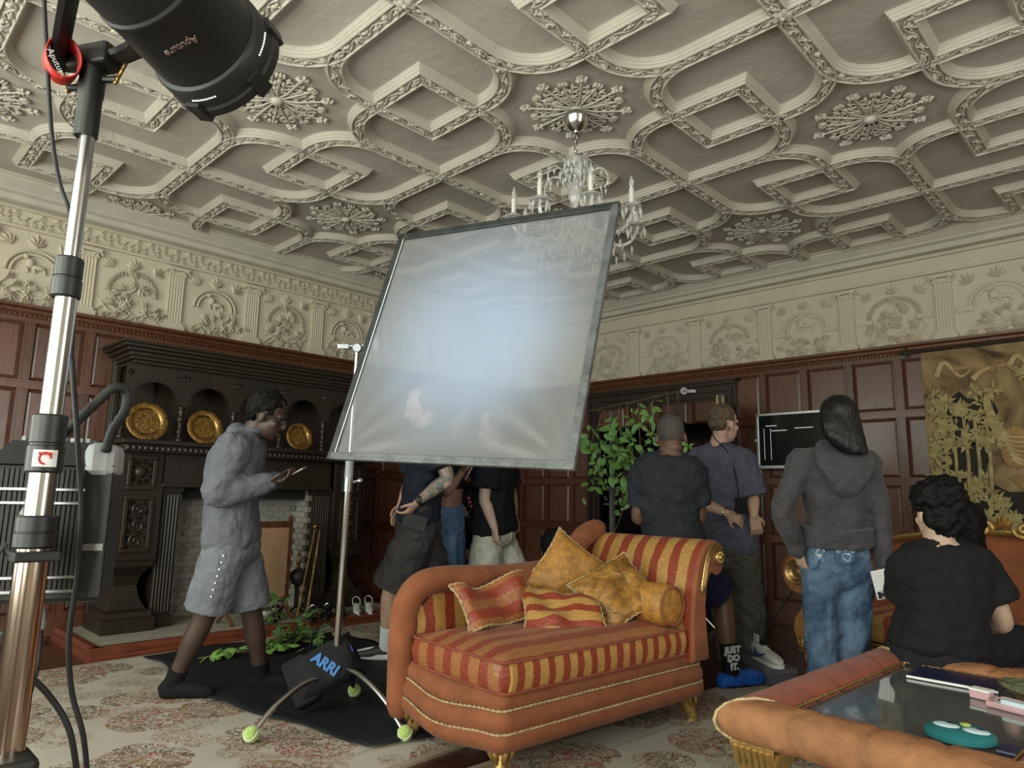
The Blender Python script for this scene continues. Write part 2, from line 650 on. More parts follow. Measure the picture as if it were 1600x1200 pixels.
def relief_panel(kind, seed, flip=1):
    random.seed(seed)
    m = MB()
    I = Matrix()
    hw = .2
    if kind == 0:      # arch over a small figure, flower branch beneath
        for rr in (.165, .135):
            m.tube([Vector((rr * cos(a * pi / 16), .24 + rr * sin(a * pi / 16), .012)) for a in range(17)], .011, 6)
        m.ball((-.03, .31, .01), (.03, .04, .022), 8, 6)
        m.ball((.02, .285, .01), (.05, .02, .02), 8, 6)
        m.ball((-.055, .355, .012), (.02, .02, .018), 8, 6)
        for x in (-.05, -.01, .05):
            stem(m, [(x, .28, .012), (x + .015, .245, .012)], .009, I)
        for x, y, a in ((-.17, .44, 2.2), (.17, .44, .9), (0, .45, 1.57)):
            leaf(m, TM((x * .85, y - .02, .0), (0, 0, 1), (cos(a), sin(a), 0)), .11, .06, .022)
    else:              # garland arch over a spreading vine
        n = 18
        for q in range(n + 1):
            a = pi * q / n
            r_ = .16
            flower(m, Matrix.Translation((r_ * cos(a), .25 + r_ * .95 * sin(a), .004)), .024, .02, 5)
        for x, y, a in ((-.18, .42, 2.4), (.18, .42, .7), (0, .43, 1.57)):
            leaf(m, TM((x * .8, y, .0), (0, 0, 1), (cos(a), sin(a), 0)), .1, .06, .022)
    # branch
    base = [(-.2, .03, .008), (-.12, .10, .012), (-.03, .06, .012), (.05, .12, .012), (.13, .07, .012), (.2, .14, .008)]
    st = spline([(flip * x, y, z) for x, y, z in base], 5)
    stem(m, st, .007, I)
    for q in range(2, len(st) - 1):
        p = st[q]
        a = random.uniform(-2.6, 2.6)
        e = p + Vector((cos(a) * .06, sin(a) * .06, 0))
        e.y = min(max(e.y, .03), .2 if kind == 0 else .3)
        stem(m, [p, lerp(p, e, .5) + Vector((.01, .01, .004)), e], .005, I)
        if q % 4 == 1:
            flower(m, Matrix.Translation(e), random.uniform(.03, .04), .022)
        else:
            leaf(m, TM(e, (0, 0, 1), (cos(a), sin(a), 0)), .07, .04, .02, 3)
    if kind == 1:
        st = spline([(-.08, .08, .01), (-.05, .2, .012), (.02, .28, .012), (.0, .36, .01)], 5)
        stem(m, st, .007, I)
        for q in range(2, len(st)):
            a = random.uniform(0, 6.28)
            e = st[q] + Vector((cos(a) * .045, sin(a) * .03, 0))
            if q % 2:
                flower(m, Matrix.Translation(e), .03, .022)
            else:
                leaf(m, TM(e, (0, 0, 1), (cos(a), sin(a), 0)), .075, .045, .02, 3)
    return m.mesh('foliage_relief', M_['plaster'])


RELS = [relief_panel(0, 3), relief_panel(1, 5), relief_panel(0, 8, -1), relief_panel(1, 11, -1)]
for me in RELS:
    sharp(me, 50)
for k in range(9):
    t = -.27 - .66 * k
    link('pilaster', PIL, wl, wall_M('y', t, FR0))
    o = link('foliage_relief', RELS[(k * 3 + 1) % 4], wl, wall_M('y', t - .33, FR0) @ Matrix.Diagonal((1.08, 1.03, 1.3, 1)))
for k in range(9):
    t = .2 + .74 * k
    link('pilaster', PIL, wr, wall_M('x', t, FR0))
    link('foliage_relief', RELS[(k * 3 + 2) % 4], wr, wall_M('x', t + .37, FR0) @ Matrix.Diagonal((1.2, 1.03, .8, 1)))
    bb = MB().box(.09, .2, .21, .25, 0, .02).box(-.2, -.09, .21, .25, 0, .02).mesh('impost_band', M_['plaster'], False) if k == 0 else bb
    link('impost_band', bb, wr, wall_M('x', t, FR0))
# moulding and running leaf band above the pilasters
vb = MB()
random.seed(9)
for q in range(13):
    x = q * .05
    s = 1 if q % 2 else -1
    leaf(vb, TM((x, .03 + s * .012, 0), (0, 0, 1), (cos(s * .5), sin(s * .5), 0)), .06, .04, .016, 3)
    if q % 3 == 1:
        flower(vb, Matrix.Translation((x + .02, .03 - s * .02, .002)), .018, .014, 5)
vb.tube(spline([(q * .05, .03 + (.014 if q % 2 else -.014), .008) for q in range(14)], 3), .005, 4)
VB = vb.mesh('leaf_band', M_['plaster'])
for k in range(10):
    link('leaf_band', VB, wl, wall_M('y', -.66 * (k + 1), 2.955) @ Matrix.Diagonal((1, 1.4, 1.3, 1)))
for along, wall, L in (('y', wl, -RY), ('x', wr, RX)):
    for z, h in ((2.92, .022), (3.06, .016)):
        m = MB()
        if along == 'y':
            m.box(-.02, .012, -L, 0, z, z + h)
        else:
            m.box(0, L, -.012, .02, z, z + h)
        m.build('frieze_moulding', M_['plaster'], wall, smooth=False, bevel=.004)

# ------------------------------------------------------------------ ceiling strapwork
AX, AY, X0, Y0 = 1.185, 1.204, 3.617, -3.423
SQ = .205                        # half side of the square frames
RPROF = [(-.105, .01), (-.105, -.006), (-.094, -.012), (-.094, -.022), (-.082, -.026), (-.082, -.040), (-.068, -.044), (-.068, -.056), (-.056, -.060), (-.050, -.052), (-.046, -.045)]
RPROF = [(x * .60, z * .8) for x, z in RPROF]
RPROF = RPROF + [(-x, z) for x, z in reversed(RPROF)]


def rib_sweep(path, dirs, scale=None):
    """profile swept in the ceiling plane; dirs = side vectors (already mitred)"""
    m = MB()
    secs = []
    for p, d in zip(path, dirs):
        secs.append([(p[0] + d[0] * a, p[1] + d[1] * a, z) for a, z in RPROF])
    return m, secs


def vine(path, closed=False, phase=0):
    """wavy stem with bunches and leaves along a polyline lying on the rib soffit"""
    m = MB()
    pts = [Vector((p[0], p[1], 0)) for p in path]
    seg = [0]
    for a, b in zip(pts, pts[1:]):
        seg.append(seg[-1] + (b - a).length)
    L = seg[-1]
    nper = max(1, round(L / .17))
    def pos(s):
        s = min(max(s, 0), L - 1e-6)
        for i in range(len(seg) - 1):
            if s <= seg[i + 1]:
                t = (s - seg[i]) / (seg[i + 1] - seg[i])
                p = lerp(pts[i], pts[i + 1], t)
                d = (pts[i + 1] - pts[i]).normalized()
                return p, d
        return pts[-1], (pts[-1] - pts[-2]).normalized()
    st = []
    nn = nper * 8
    for q in range(nn + 1):
        s = L * q / nn
        p, d = pos(s)
        side = Vector((-d.y, d.x, 0))
        st.append(p + side * ((.016) * sin(2 * pi * nper * q / nn + phase)) + Vector((0, 0, -.041)))
    m.tube(st, .0048, 5)
    for q in range(nper * 2):
        s = L * (q + .5) / (nper * 2)
        p, d = pos(s)
        side = Vector((-d.y, d.x, 0))
        sg = -1 if q % 2 == 0 else 1
        c = p + side * (sg * .009) + Vector((0, 0, -.037))
        if q % 3 == 1:
            M = TM(c, (0, 0, -1), d + side * sg * .3)
            leaf(m, M @ Matrix.Translation((-.025, 0, 0)), .05, .036, .013, 5)
        else:
            M = TM(c, (0, 0, -1), d + side * sg * .4)
            m.ball((0, 0, .002), (.024, .014, .011), 8, 5, M)
            for w_, v_ in ((-.022, .009), (.02, -.009), (.022, .01), (-.02, -.009)):
                m.ball((w_, v_, .004), (.01, .007, .008), 5, 4, M)
    return m


def rib_kind(path, dirs):
    m, secs = rib_sweep(path, dirs)
    m.loft(secs)
    rm = m.mesh('rib', M_['plaster_rib'])
    sharp(rm, 25)
    vm = vine(path).mesh('vine', M_['plaster_rib'])
    sharp(vm, 50)
    return rm, vm


RAD = .30
R0X, R0Y = AX / 2 - SQ, AY / 2 - SQ
SL = AX - 2 * RAD - .0
# straight along +x from a crossing
def straight(L):
    p = [(0.03, 0), (L, 0)]
    return rib_kind(p, [(0, 1), (0, 1)])


RS = straight(AX - R0X - RAD)
# quarter arc: starts at (0,0) heading -y, ends at (R,-R) heading +x  (centre (R,0))
ap = [(RAD - RAD * cos(t * pi / 2 / 12), -RAD * sin(t * pi / 2 / 12)) for t in range(13)]
ad = [(-cos(t * pi / 2 / 12), -sin(t * pi / 2 / 12)) for t in range(13)]
ap.append((R0X, -RAD))
ad.append((0, -1))
RA = rib_kind(ap, ad)
# one side of a square frame, mitred ends
def side_kind():
    m = MB()
    secs = [[(-SQ - a, a, z) for a, z in [(q[0], q[1]) for q in RPROF]], [(SQ + a, a, z) for a, z in RPROF]]
    # side lies along x, outer edge +y
    m.loft([[(-SQ - a, a, z) for a, z in RPROF], [(SQ + a, a, z) for a, z in RPROF]])
    rm = m.mesh('rib', M_['plaster_rib'])
    sharp(rm, 25)
    vm = vine([(-SQ + .01, 0), (SQ - .01, 0)]).mesh('vine', M_['plaster_rib'])
    sharp(vm, 50)
    return rm, vm


RQ = side_kind()


def put_rib(kind, M):
    p = M.translation
    o = link('rib', kind[0], cl, M)
    v = link('vine_relief', kind[1], o)
    return o


def in_view(x, y):
    if x < .05 or y > -.03:
        return False
    q = Vector((x, y, CEIL)) - CAM
    d = q.dot(CF)
    if d < .8:
        return False
    u = q.dot(CR) / d * FPX
    w = -q.dot(CU) / d * FPX
    return abs(u) < 1300 and w > -1150


# rosette
rm = MB()
rm.lathe([(.0, -.055), (.02, -.055), (.035, -.04), (.04, -.02), (.055, -.012), (.06, 0)], 12)
for q in range(16):
    a = 2 * pi * q / 16
    Ma = Matrix.Rotation(a, 4, 'Z')
    Lr = .31 if q % 2 == 0 else .25
    t = MB()
    t.tube([Vector((.04, 0, -.02)), Vector((.12, .006 * (-1) ** q, -.03)), Vector((Lr, 0, -.022))], .007, 5)
    for s in (-1, 1):
        for x in ((.12, .17, .22) if q % 2 == 0 else (.10, .16)):
            rr = .02
            if q % 2 == 0:
                t.ball((x + .012, s * .045, -.012), (.024, .014, .014), 6, 4)
                t.tube([Vector((x + rr * cos(k * 1.05), s * (.024 + .02 * (x - .12)) + rr * sin(k * 1.05), -.022)) for k in range(6)], .006, 4, closed=True)
            else:
                t.ball((x + .03, s * .022, -.015), (.028, .015, .016), 6, 4)
                t.ball((x + .05, s * .004, -.015), (.02, .012, .016), 6, 4)
    if q % 2 == 0:
        flower(t, TM((Lr, 0, -.012), (0, 0, -1), (1, 0, 0)), .042, .026, 6)
    else:
        for s, l in ((0, .06), (.6, .05), (-.6, .05)):
            t.ball((Lr + .02 * cos(s), .035 * sin(s), -.014), (.028, .014, .016), 6, 4, None)
    rm.join(t, Ma)
rm.v = [(x * .92, y * .92, z * .75) for x, y, z in rm.v]
ROS = rm.mesh('rosette', M_['plaster_rib'])
sharp(ROS, 50)
BOSS = MB().ball((0, 0, -.035), (.04, .04, .022), 8, 6)
flower(BOSS, TM((0, 0, -.038), (0, 0, -1), (1, 0, 0)), .055, .024, 6)
BOSS = BOSS.mesh('boss', M_['plaster_rib'])

sy = AY / AX
for i in range(-4, 4):
    for j in range(-4, 5):
        vx, vy = X0 + AX * i, Y0 + AY * j
        if (i + j) % 2 == 0:
            if in_view(vx + (.1 if vx < .1 else 0), vy):
                link('rosette', ROS, cl, Matrix.Translation((vx, vy, CEIL)))
        else:
            if in_view(vx + (.1 if vx < .1 else 0), vy):
                link('boss', BOSS, cl, Matrix.Translation((vx, vy, CEIL)))
            for q in range(4):
                a = q * pi / 2
                cx, cy = vx + .3 * cos(a), vy + .3 * sin(a)
                if in_view(cx, cy):
                    s = sy if q % 2 else 1
                    put_rib(RS, Matrix.Translation((vx, vy, CEIL)) @ Matrix.Rotation(a, 4, 'Z') @ Matrix.Diagonal((s, 1, 1, 1)))
        # cell whose lower corner is this vertex
        cx, cy = vx + AX / 2, vy + AY / 2
        for q in range(4):
            a = q * pi / 2
            if in_view(cx - SQ * sin(a), cy + SQ * cos(a)):
                put_rib(RQ, Matrix.Translation((cx, cy, CEIL)) @ Matrix.Rotation(a, 4, 'Z') @ Matrix.Translation((0, SQ, 0)))
        # arcs: round the two rosette corners of the cell
        for (ci, cj) in ((i, j), (i + 1, j), (i, j + 1), (i + 1, j + 1)):
            if (ci + cj) % 2:
                continue
            sx_, sy_ = (1 if ci == i else -1), (1 if cj == j else -1)
            # arc template in the first cell corner: starts on the line x = rosette x at y = 2R, ends at the square corner
            for swap in (0, 1):
                # from (0, 2R) heading -y, centre (R, 2R), ends (R, R) heading +x
                if not swap:
                    Mx = Matrix(((sx_, 0, 0, X0 + AX * ci), (0, sy_, 0, Y0 + AY * cj + sy_ * (R0Y + RAD)), (0, 0, 1, CEIL), (0, 0, 0, 1)))
                else:
                    Mx = Matrix(((0, sx_, 0, X0 + AX * ci + sx_ * (R0X + RAD)), (sy_ * R0Y / R0X, 0, 0, Y0 + AY * cj), (0, 0, 1, CEIL), (0, 0, 0, 1)))
                pc = Mx @ Vector((RAD * .3, -RAD * .7, 0))
                if in_view(pc.x, pc.y):
                    put_rib(RA, Mx)

# ------------------------------------------------------------------ fireplace wall
def part(m, name, mat, t, **kw):
    return m.build(name, M_[mat] if isinstance(mat, str) else mat, t, M=here(t), **kw)


M_['stone'] = solid('stone', (.30, .28, .23), .8, var=.15, scale=10, bmp=.4, bscale=40)
M_['brick'] = None
m, nt, b = nodes('pale_brick')
oi = N(nt, 'ShaderNodeObjectInfo')
nz = N(nt, 'ShaderNodeTexNoise', Scale=20.0, Detail=5.0)
nt.links.new(coords(nt), nz.inputs['Vector'])
c1 = ramp(nt, oi.outputs['Random'], [(0, (.20, .18, .15)), (.5, (.33, .30, .26)), (1, (.25, .24, .22))])
nt.links.new(mixc(nt, .25, c1, ramp(nt, nz.outputs['Fac'], [(.3, (.1, .09, .08)), (.7, (.5, .47, .42))])), b.inputs['Base Color'])
b.inputs['Roughness'].default_value = .9
bump(nt, b, nz.outputs['Fac'], .4, .01)
M_['brick'] = m
M_['fire_black'] = solid('fire_black', (.012, .010, .009), .85)
M_['curb'] = wood('curb', (.06, .012, .006), (.17, .042, .02), .3, 'y')
FC = -3.62

hearth = thing('hearth', 'raised pale stone hearth slab edged with a red wooden kerb under the black fireplace', 'hearth', (.5, FC, 0))
part(MB().box(0.02, .90, -4.78, -2.42, 0, .074), 'stone_slab', 'stone', hearth, smooth=False, bevel=.004)
kb = MB()
prof = [(0, 0), (.07, 0), (.07, .02), (.055, .035), (.055, .06), (.04, .085), (0, .085)]
kb.loft([[(.88 + p, y, z) for p, z in prof] for y in (-4.84, -2.36)])
part(kb, 'kerb', 'curb', hearth, auto=20)
for s, y in ((-1, -4.78), (1, -2.42)):
    kb = MB()
    sec = [[(x, y + s * p, z) for p, z in prof] for x in ((.02, .93) if s > 0 else (.93, .02))]
    kb.loft(sec)
    part(kb, 'kerb', 'curb', hearth, auto=20)

fp = thing('fireplace', 'black carved oak fireplace surround with arched niches above the mantel shelf', 'fireplace', (.3, FC, .08))


def fbox(name, x0, x1, y0, y1, z0, z1, mat='oak_dark', bevel=.006):
    return part(MB().box(x0, x1, y0, y1, z0, z1), name, mat, fp, smooth=False, bevel=bevel)


fbox('back_board', .0, .08, FC - 1.03, FC + 1.03, 1.40, 2.05)
cm = MB()
for i, (z0, z1, e) in enumerate([(1.985, 2.01, .0), (2.01, 2.035, .025), (2.035, 2.065, .04), (2.065, 2.09, .07), (2.09, 2.115, .10), (2.115, 2.135, .115)]):
    cm.box(.0, .44 + e, FC - 1.0 - e, FC + 1.0 + e, z0, z1)
part(cm, 'cornice', 'oak_dark', fp, smooth=False, bevel=.005)
bay = .41
arch = MB()
poly = [(-bay / 2, 1.70), (-.165, 1.70)] + [(-.165 * cos(a * pi / 16), 1.70 + .165 * sin(a * pi / 16)) for a in range(1, 16)] + [(.165, 1.70), (bay / 2, 1.70), (bay / 2, 1.985), (-bay / 2, 1.985)]
# split into left and right halves so the faces stay convex enough
for s in (-1, 1):
    seq = [(s * .165 * cos(a * pi / 16), 1.70 + .165 * sin(a * pi / 16)) for a in range(0, 9)]
    for (y0, z0), (y1, z1) in zip(seq, seq[1:]):
        arch.add([(.36, y0, z0), (.40, y0, z0), (.40, y1, z1), (.36, y1, z1), (.36, y0, 1.985), (.40, y0, 1.985), (.40, y1, 1.985), (.36, y1, 1.985)],
                 [(0, 1, 2, 3), (1, 5, 6, 2), (3, 2, 6, 7), (0, 3, 7, 4), (4, 7, 6, 5), (1, 0, 4, 5)])
    arch.box(.36, .40, min(s * .165, s * bay / 2), max(s * .165, s * bay / 2), 1.70, 1.985)
for q in range(13):
    a = pi * q / 12
    arch.ball((.405, .185 * cos(a), 1.70 + .185 * sin(a)), .008, 6, 4)
for y in (-.19, .19):
    flower(arch, TM((.402, y, 1.92), (1, 0, 0), (0, 1, 0)), .03, .012)
ARCH = arch.mesh('arch', M_['oak_dark'])
sharp(ARCH, 35)
BPROF = [(.03, 0), (.03, .03), (.018, .04), (.014, .06), (.024, .075), (.026, .09), (.018, .10), (.014, .14), (.02, .16), (.028, .175), (.028, .19), (.018, .20), (.014, .22), (.024, .235), (.014, .25), (.03, .262), (.03, .28)]
BAL = MB().lathe(BPROF, 12).mesh('baluster', M_['oak_dark'])
for k in range(5):
    yc = FC + (k - 2) * bay
    link('arch', ARCH, fp, here(fp) @ Matrix.Translation((0, yc, 0)))
    bt = MB().box(.08, .105, yc + .06, yc + .085, 1.42, 1.95)
    part(bt, 'batten', 'oak_dark', fp, smooth=False)
for k in range(6):
    link('baluster', BAL, fp, here(fp) @ Matrix.Translation((.38, FC + (k - 2.5) * bay, 1.42)))
for s in (-1, 1):
    fbox('end_post', .02, .10, FC + s * 1.0 - .02, FC + s * 1.0 + .02, 1.42, 2.0)
sh = MB().box(0, .60, FC - 1.07, FC + 1.07, 1.385, 1.42).box(0, .57, FC - 1.04, FC + 1.04, 1.33, 1.385)
part(sh, 'mantel_shelf', 'oak_dark', fp, smooth=False, bevel=.006)
gd = MB()
for q in range(53):
    gd.ball((.572, FC - 1.02 + q * .0393, 1.358), (.014, .017, .02), 6, 5)
o = part(gd, 'carved_edge', 'oak_dark', fp)
o['kind'] = 'stuff'
fbox('lintel', .0, .46, -4.36, -2.94, 1.10, 1.335)
fbox('lintel_moulding', .0, .49, -4.36, -2.94, 1.085, 1.11)
fbox('firebox_top', .10, .30, -4.2, -3.1, 1.0, 1.10, 'fire_black')


def scroll(m, M, r=.05, turns=1.6, th=.008):
    pts = [M @ Vector((r * (1 - q / 26) * cos(q * turns * 2 * pi / 24), r * (1 - q / 26) * sin(q * turns * 2 * pi / 24), .008)) for q in range(24)]
    m.tube(pts, th, 6)


for s in (-1, 1):
    y0, y1 = (FC - 1.04, FC - .72) if s < 0 else (FC + .72, FC + 1.04)
    yc = (y0 + y1) / 2
    fbox('pier', .0, .46, y0, y1, .56, 1.335)
    fr = MB()
    for za, zb in ((1.06, 1.31), (.62, 1.02)):
        for a, b_, c, d in ((y0 + .06, y1 - .06, za, za + .03), (y0 + .06, y1 - .06, zb - .03, zb), (y0 + .06, y0 + .09, za + .03, zb - .03), (y1 - .09, y1 - .06, za + .03, zb - .03)):
            fr.box(.455, .485, a, b_, c, d)
    part(fr, 'panel_frame', 'oak_dark', fp, smooth=False, bevel=.006)
    cv = MB()
    cv.ball((.462, yc, 1.19), (.018, .045, .045), 12, 8)
    for q in range(10):
        a = 2 * pi * q / 10
        leaf(cv, TM((.46, yc + .055 * cos(a), 1.19 + .055 * sin(a)), (1, 0, 0), (0, cos(a + .6), sin(a + .6))), .05, .04, .016, 3)
    part(cv, 'carved_boss', 'oak_dark', fp)
    cv = MB()
    for zc, rr, fl_ in ((.70, .055, 1), (.81, .05, -1), (.92, .05, 1)):
        scroll(cv, TM((.46, yc, zc), (1, 0, 0), (0, fl_, 0)), rr)
        for q in range(5):
            a = q * 1.25 + zc * 9
            leaf(cv, TM((.46, yc + rr * cos(a), zc + rr * sin(a)), (1, 0, 0), (0, cos(a + .9), sin(a + .9))), .045, .035, .014, 3)
    part(cv, 'carved_scrolls', 'oak_dark', fp)
    fbox('bracket', .0, .50, y0 + .03, y1 - .03, .52, .56)
    vs = MB()
    secs = []
    for z, h in ((.075, .17), (.17, .17), (.175, .155), (.21, .15), (.225, .12), (.30, .085), (.38, .07), (.45, .085), (.50, .12), (.52, .13)):
        secs.append([(.10, yc - h, z), (.28 + h * 1.35, yc - h, z), (.28 + h * 1.35, yc + h, z), (.10, yc + h, z)])
    vs.loft(secs)
    part(vs, 'pedestal', 'oak_dark', fp, auto=20)
    fbox('back_panel', .0, .10, y0, y1, .075, .56)
    # fluted pilaster beside the opening
    ya, yb = (FC - .72, FC - .57) if s < 0 else (FC + .57, FC + .72)
    pl = MB().box(.02, .40, ya, yb, .075, 1.06).box(.02, .43, ya - .008, yb + .008, .075, .16).box(.02, .43, ya - .012, yb + .012, 1.05, 1.085)
    for q in range(6):
        yy = lerp(ya + .018, yb - .018, q / 5)
        pl.tube([(.40, yy, .18), (.40, yy, 1.03)], .009, 6)
    part(pl, 'fluted_pilaster', 'oak_dark', fp, smooth=False)
# pale brick lining of the opening
bl = MB().box(0, .09, -.0495, .0495, 0, .0455).mesh('brick', M_['brick'], False)
bs = MB().box(0, .09, -.0495, .0495, 0, .0455).mesh('brick', M_['brick'], False)
lin = MB().box(.01, .085, FC - .56, FC + .56, .075, 1.09)
part(lin, 'mortar_bed', 'stone', fp, smooth=False)
random.seed(2)
for r in range(21):
    z = .077 + .048 * r
    n = 11
    for q in range(n + (r % 2)):
        y = FC - .51 + q * .102 - (.051 if r % 2 else 0)
        if abs(y - FC) > .54:
            continue
        if z > .9 and abs(y - FC) > .6:
            continue
        link('brick', bl, fp, here(fp) @ Matrix.Translation((.003 + random.uniform(0, .006), y, z)))
for s in (-1, 1):
    for r in range(21):
        z = .077 + .048 * r
        for q in range(2):
            x = .14 + q * .102 + (.05 if r % 2 else 0)
            link('brick', bs, fp, here(fp) @ TM((x, FC + s * (.565 + random.uniform(0, .004)), z), (0, 0, 1), (0, -s, 0)) @ Matrix.Translation((-.06, 0, 0)))

# brass plates on the mantel
for k, lab, rad in ((0, 'large round brass charger plate with ships in relief at the left end of the mantel', .15), (1, 'round brass plate with pitted relief in the second niche of the mantel', .14), (3, 'smaller dull brass plate in the niche beside the silver light stand', .125)):
    yc = FC + (k - 2) * bay + (-.02 if k == 0 else 0)
    t = thing('brass_plate', lab, 'plate', (.34, yc, 1.42), 0, 'brass plates on the mantel')
    Mp = Matrix.Rotation(radians(90 - 12), 4, 'Y')
    d = MB().lathe([(0, .0), (rad * .62, .0), (rad * .66, .008), (rad * .70, .012), (rad * .96, .016), (rad, .013), (rad, .006), (rad * .68, -.004), (0, -.006)], 40)
    Mz = Matrix.Translation((.0, 0, rad * .985)) @ Mp
    d.build('dish', M_['brass'], t, M=Mz, auto=40)
    e = MB()
    random.seed(k)
    for q in range(40):
        a = 2 * pi * q / 40
        e.ball((rad * .84 * cos(a), rad * .84 * sin(a), .013), (rad * .06, rad * .045, .006), 6, 4)
    for q in range(26):
        a, r_ = random.uniform(0, 6.28), rad * .5 * sqrt(random.random())
        e.ball((r_ * cos(a), r_ * sin(a), .002), (rad * random.uniform(.05, .14), rad * .05, .008), 6, 4)
    o = e.build('relief', M_['brass'], t, M=Mz)
    o['kind'] = 'stuff'

# fire screen
fs = thing('fire_screen', 'wooden fire screen with plain tan panel standing in the hearth', 'fire screen', (.62, -3.58, .08), radians(4))
x0, x1 = -.32, .22
part_ = MB().box(-.008, .008, x0 + .03, x1 - .03, .16, .70)
part_.build('cloth_panel', solid('tan_cloth', (.34, .20, .11), .8, var=.15, scale=5), fs, smooth=False)
M_['screen_wood'] = wood('screen_wood', (.05, .018, .008), (.13, .05, .022), .3)
for a, b_, c, d, n in ((x0, x1, .70, .75, 'top_rail'), (x0, x1, .12, .16, 'bottom_rail'), (x0, x0 + .035, .16, .70, 'stile'), (x1 - .035, x1, .16, .70, 'stile')):
    MB().box(-.014, .014, a, b_, c, d).build(n, M_['screen_wood'], fs, smooth=False, bevel=.004)
for y in (x0 + .02, x1 - .02):
    MB().tube(spline([(0, y, .14), (.02, y, .08), (.09, y, .03), (.12, y, .005)], 4), [.016] * 4 + [.013] * 9, 6).build('foot', M_['screen_wood'], fs)
    MB().tube(spline([(0, y, .14), (-.02, y, .08), (-.07, y, .03), (-.1, y, .005)], 4), [.016] * 4 + [.013] * 9, 6).build('foot', M_['screen_wood'], fs)
MB().lathe([(.016, .75), (.02, .76), (.012, .77), (.015, .785), (.0, .80)], 10).build('finial', M_['screen_wood'], fs, M=Matrix.Translation((0, x1 - .02, 0)))
# andiron with black ball, brass poker
an = thing('andiron', 'andiron with a black ball and turned brass spike beside the fire screen', 'andiron', (.53, -3.24, .08))
MB().tube([(0, -.07, .0), (0, 0, .06), (0, .07, .0)], .012, 6).build('foot', M_['black_metal'], an)
MB().lathe([(.018, .05), (.018, .20), (.03, .21), (.018, .22)], 10).build('shaft', M_['black_metal'], an)
MB().ball((0, 0, .29), .07, 16, 10).build('ball', M_['black_metal'], an)
MB().lathe([(.012, .355), (.02, .37), (.012, .385), (.022, .41), (.012, .43), (.01, .46), (.018, .475), (.01, .49), (0, .52)], 10).build('spike', M_['brass'], an)
for dx, lab, kn in ((0, 'brass poker with round knob leaning on the fluted column', 1), (.05, 'slim brass fire tongs leaning beside the poker at the fluted column', 0)):
    pk = thing('poker', lab, 'fire tool', (.70, -3.28 + dx, .08))
    MB().tube([(.0, -.04 + dx * .6, .01), (-.17, .17, .66)], .007, 6).build('rod', M_['brass'], pk)
    if kn:
        MB().ball((-.178, .18, .695), .022, 10, 8).ball((-.172, .172, .66), .014, 8, 6).build('knob', M_['brass'], pk)
    else:
        MB().tube([(.0, .0, .01), (-.165, .165, .58)], .005, 6).build('arm', M_['brass'], pk)

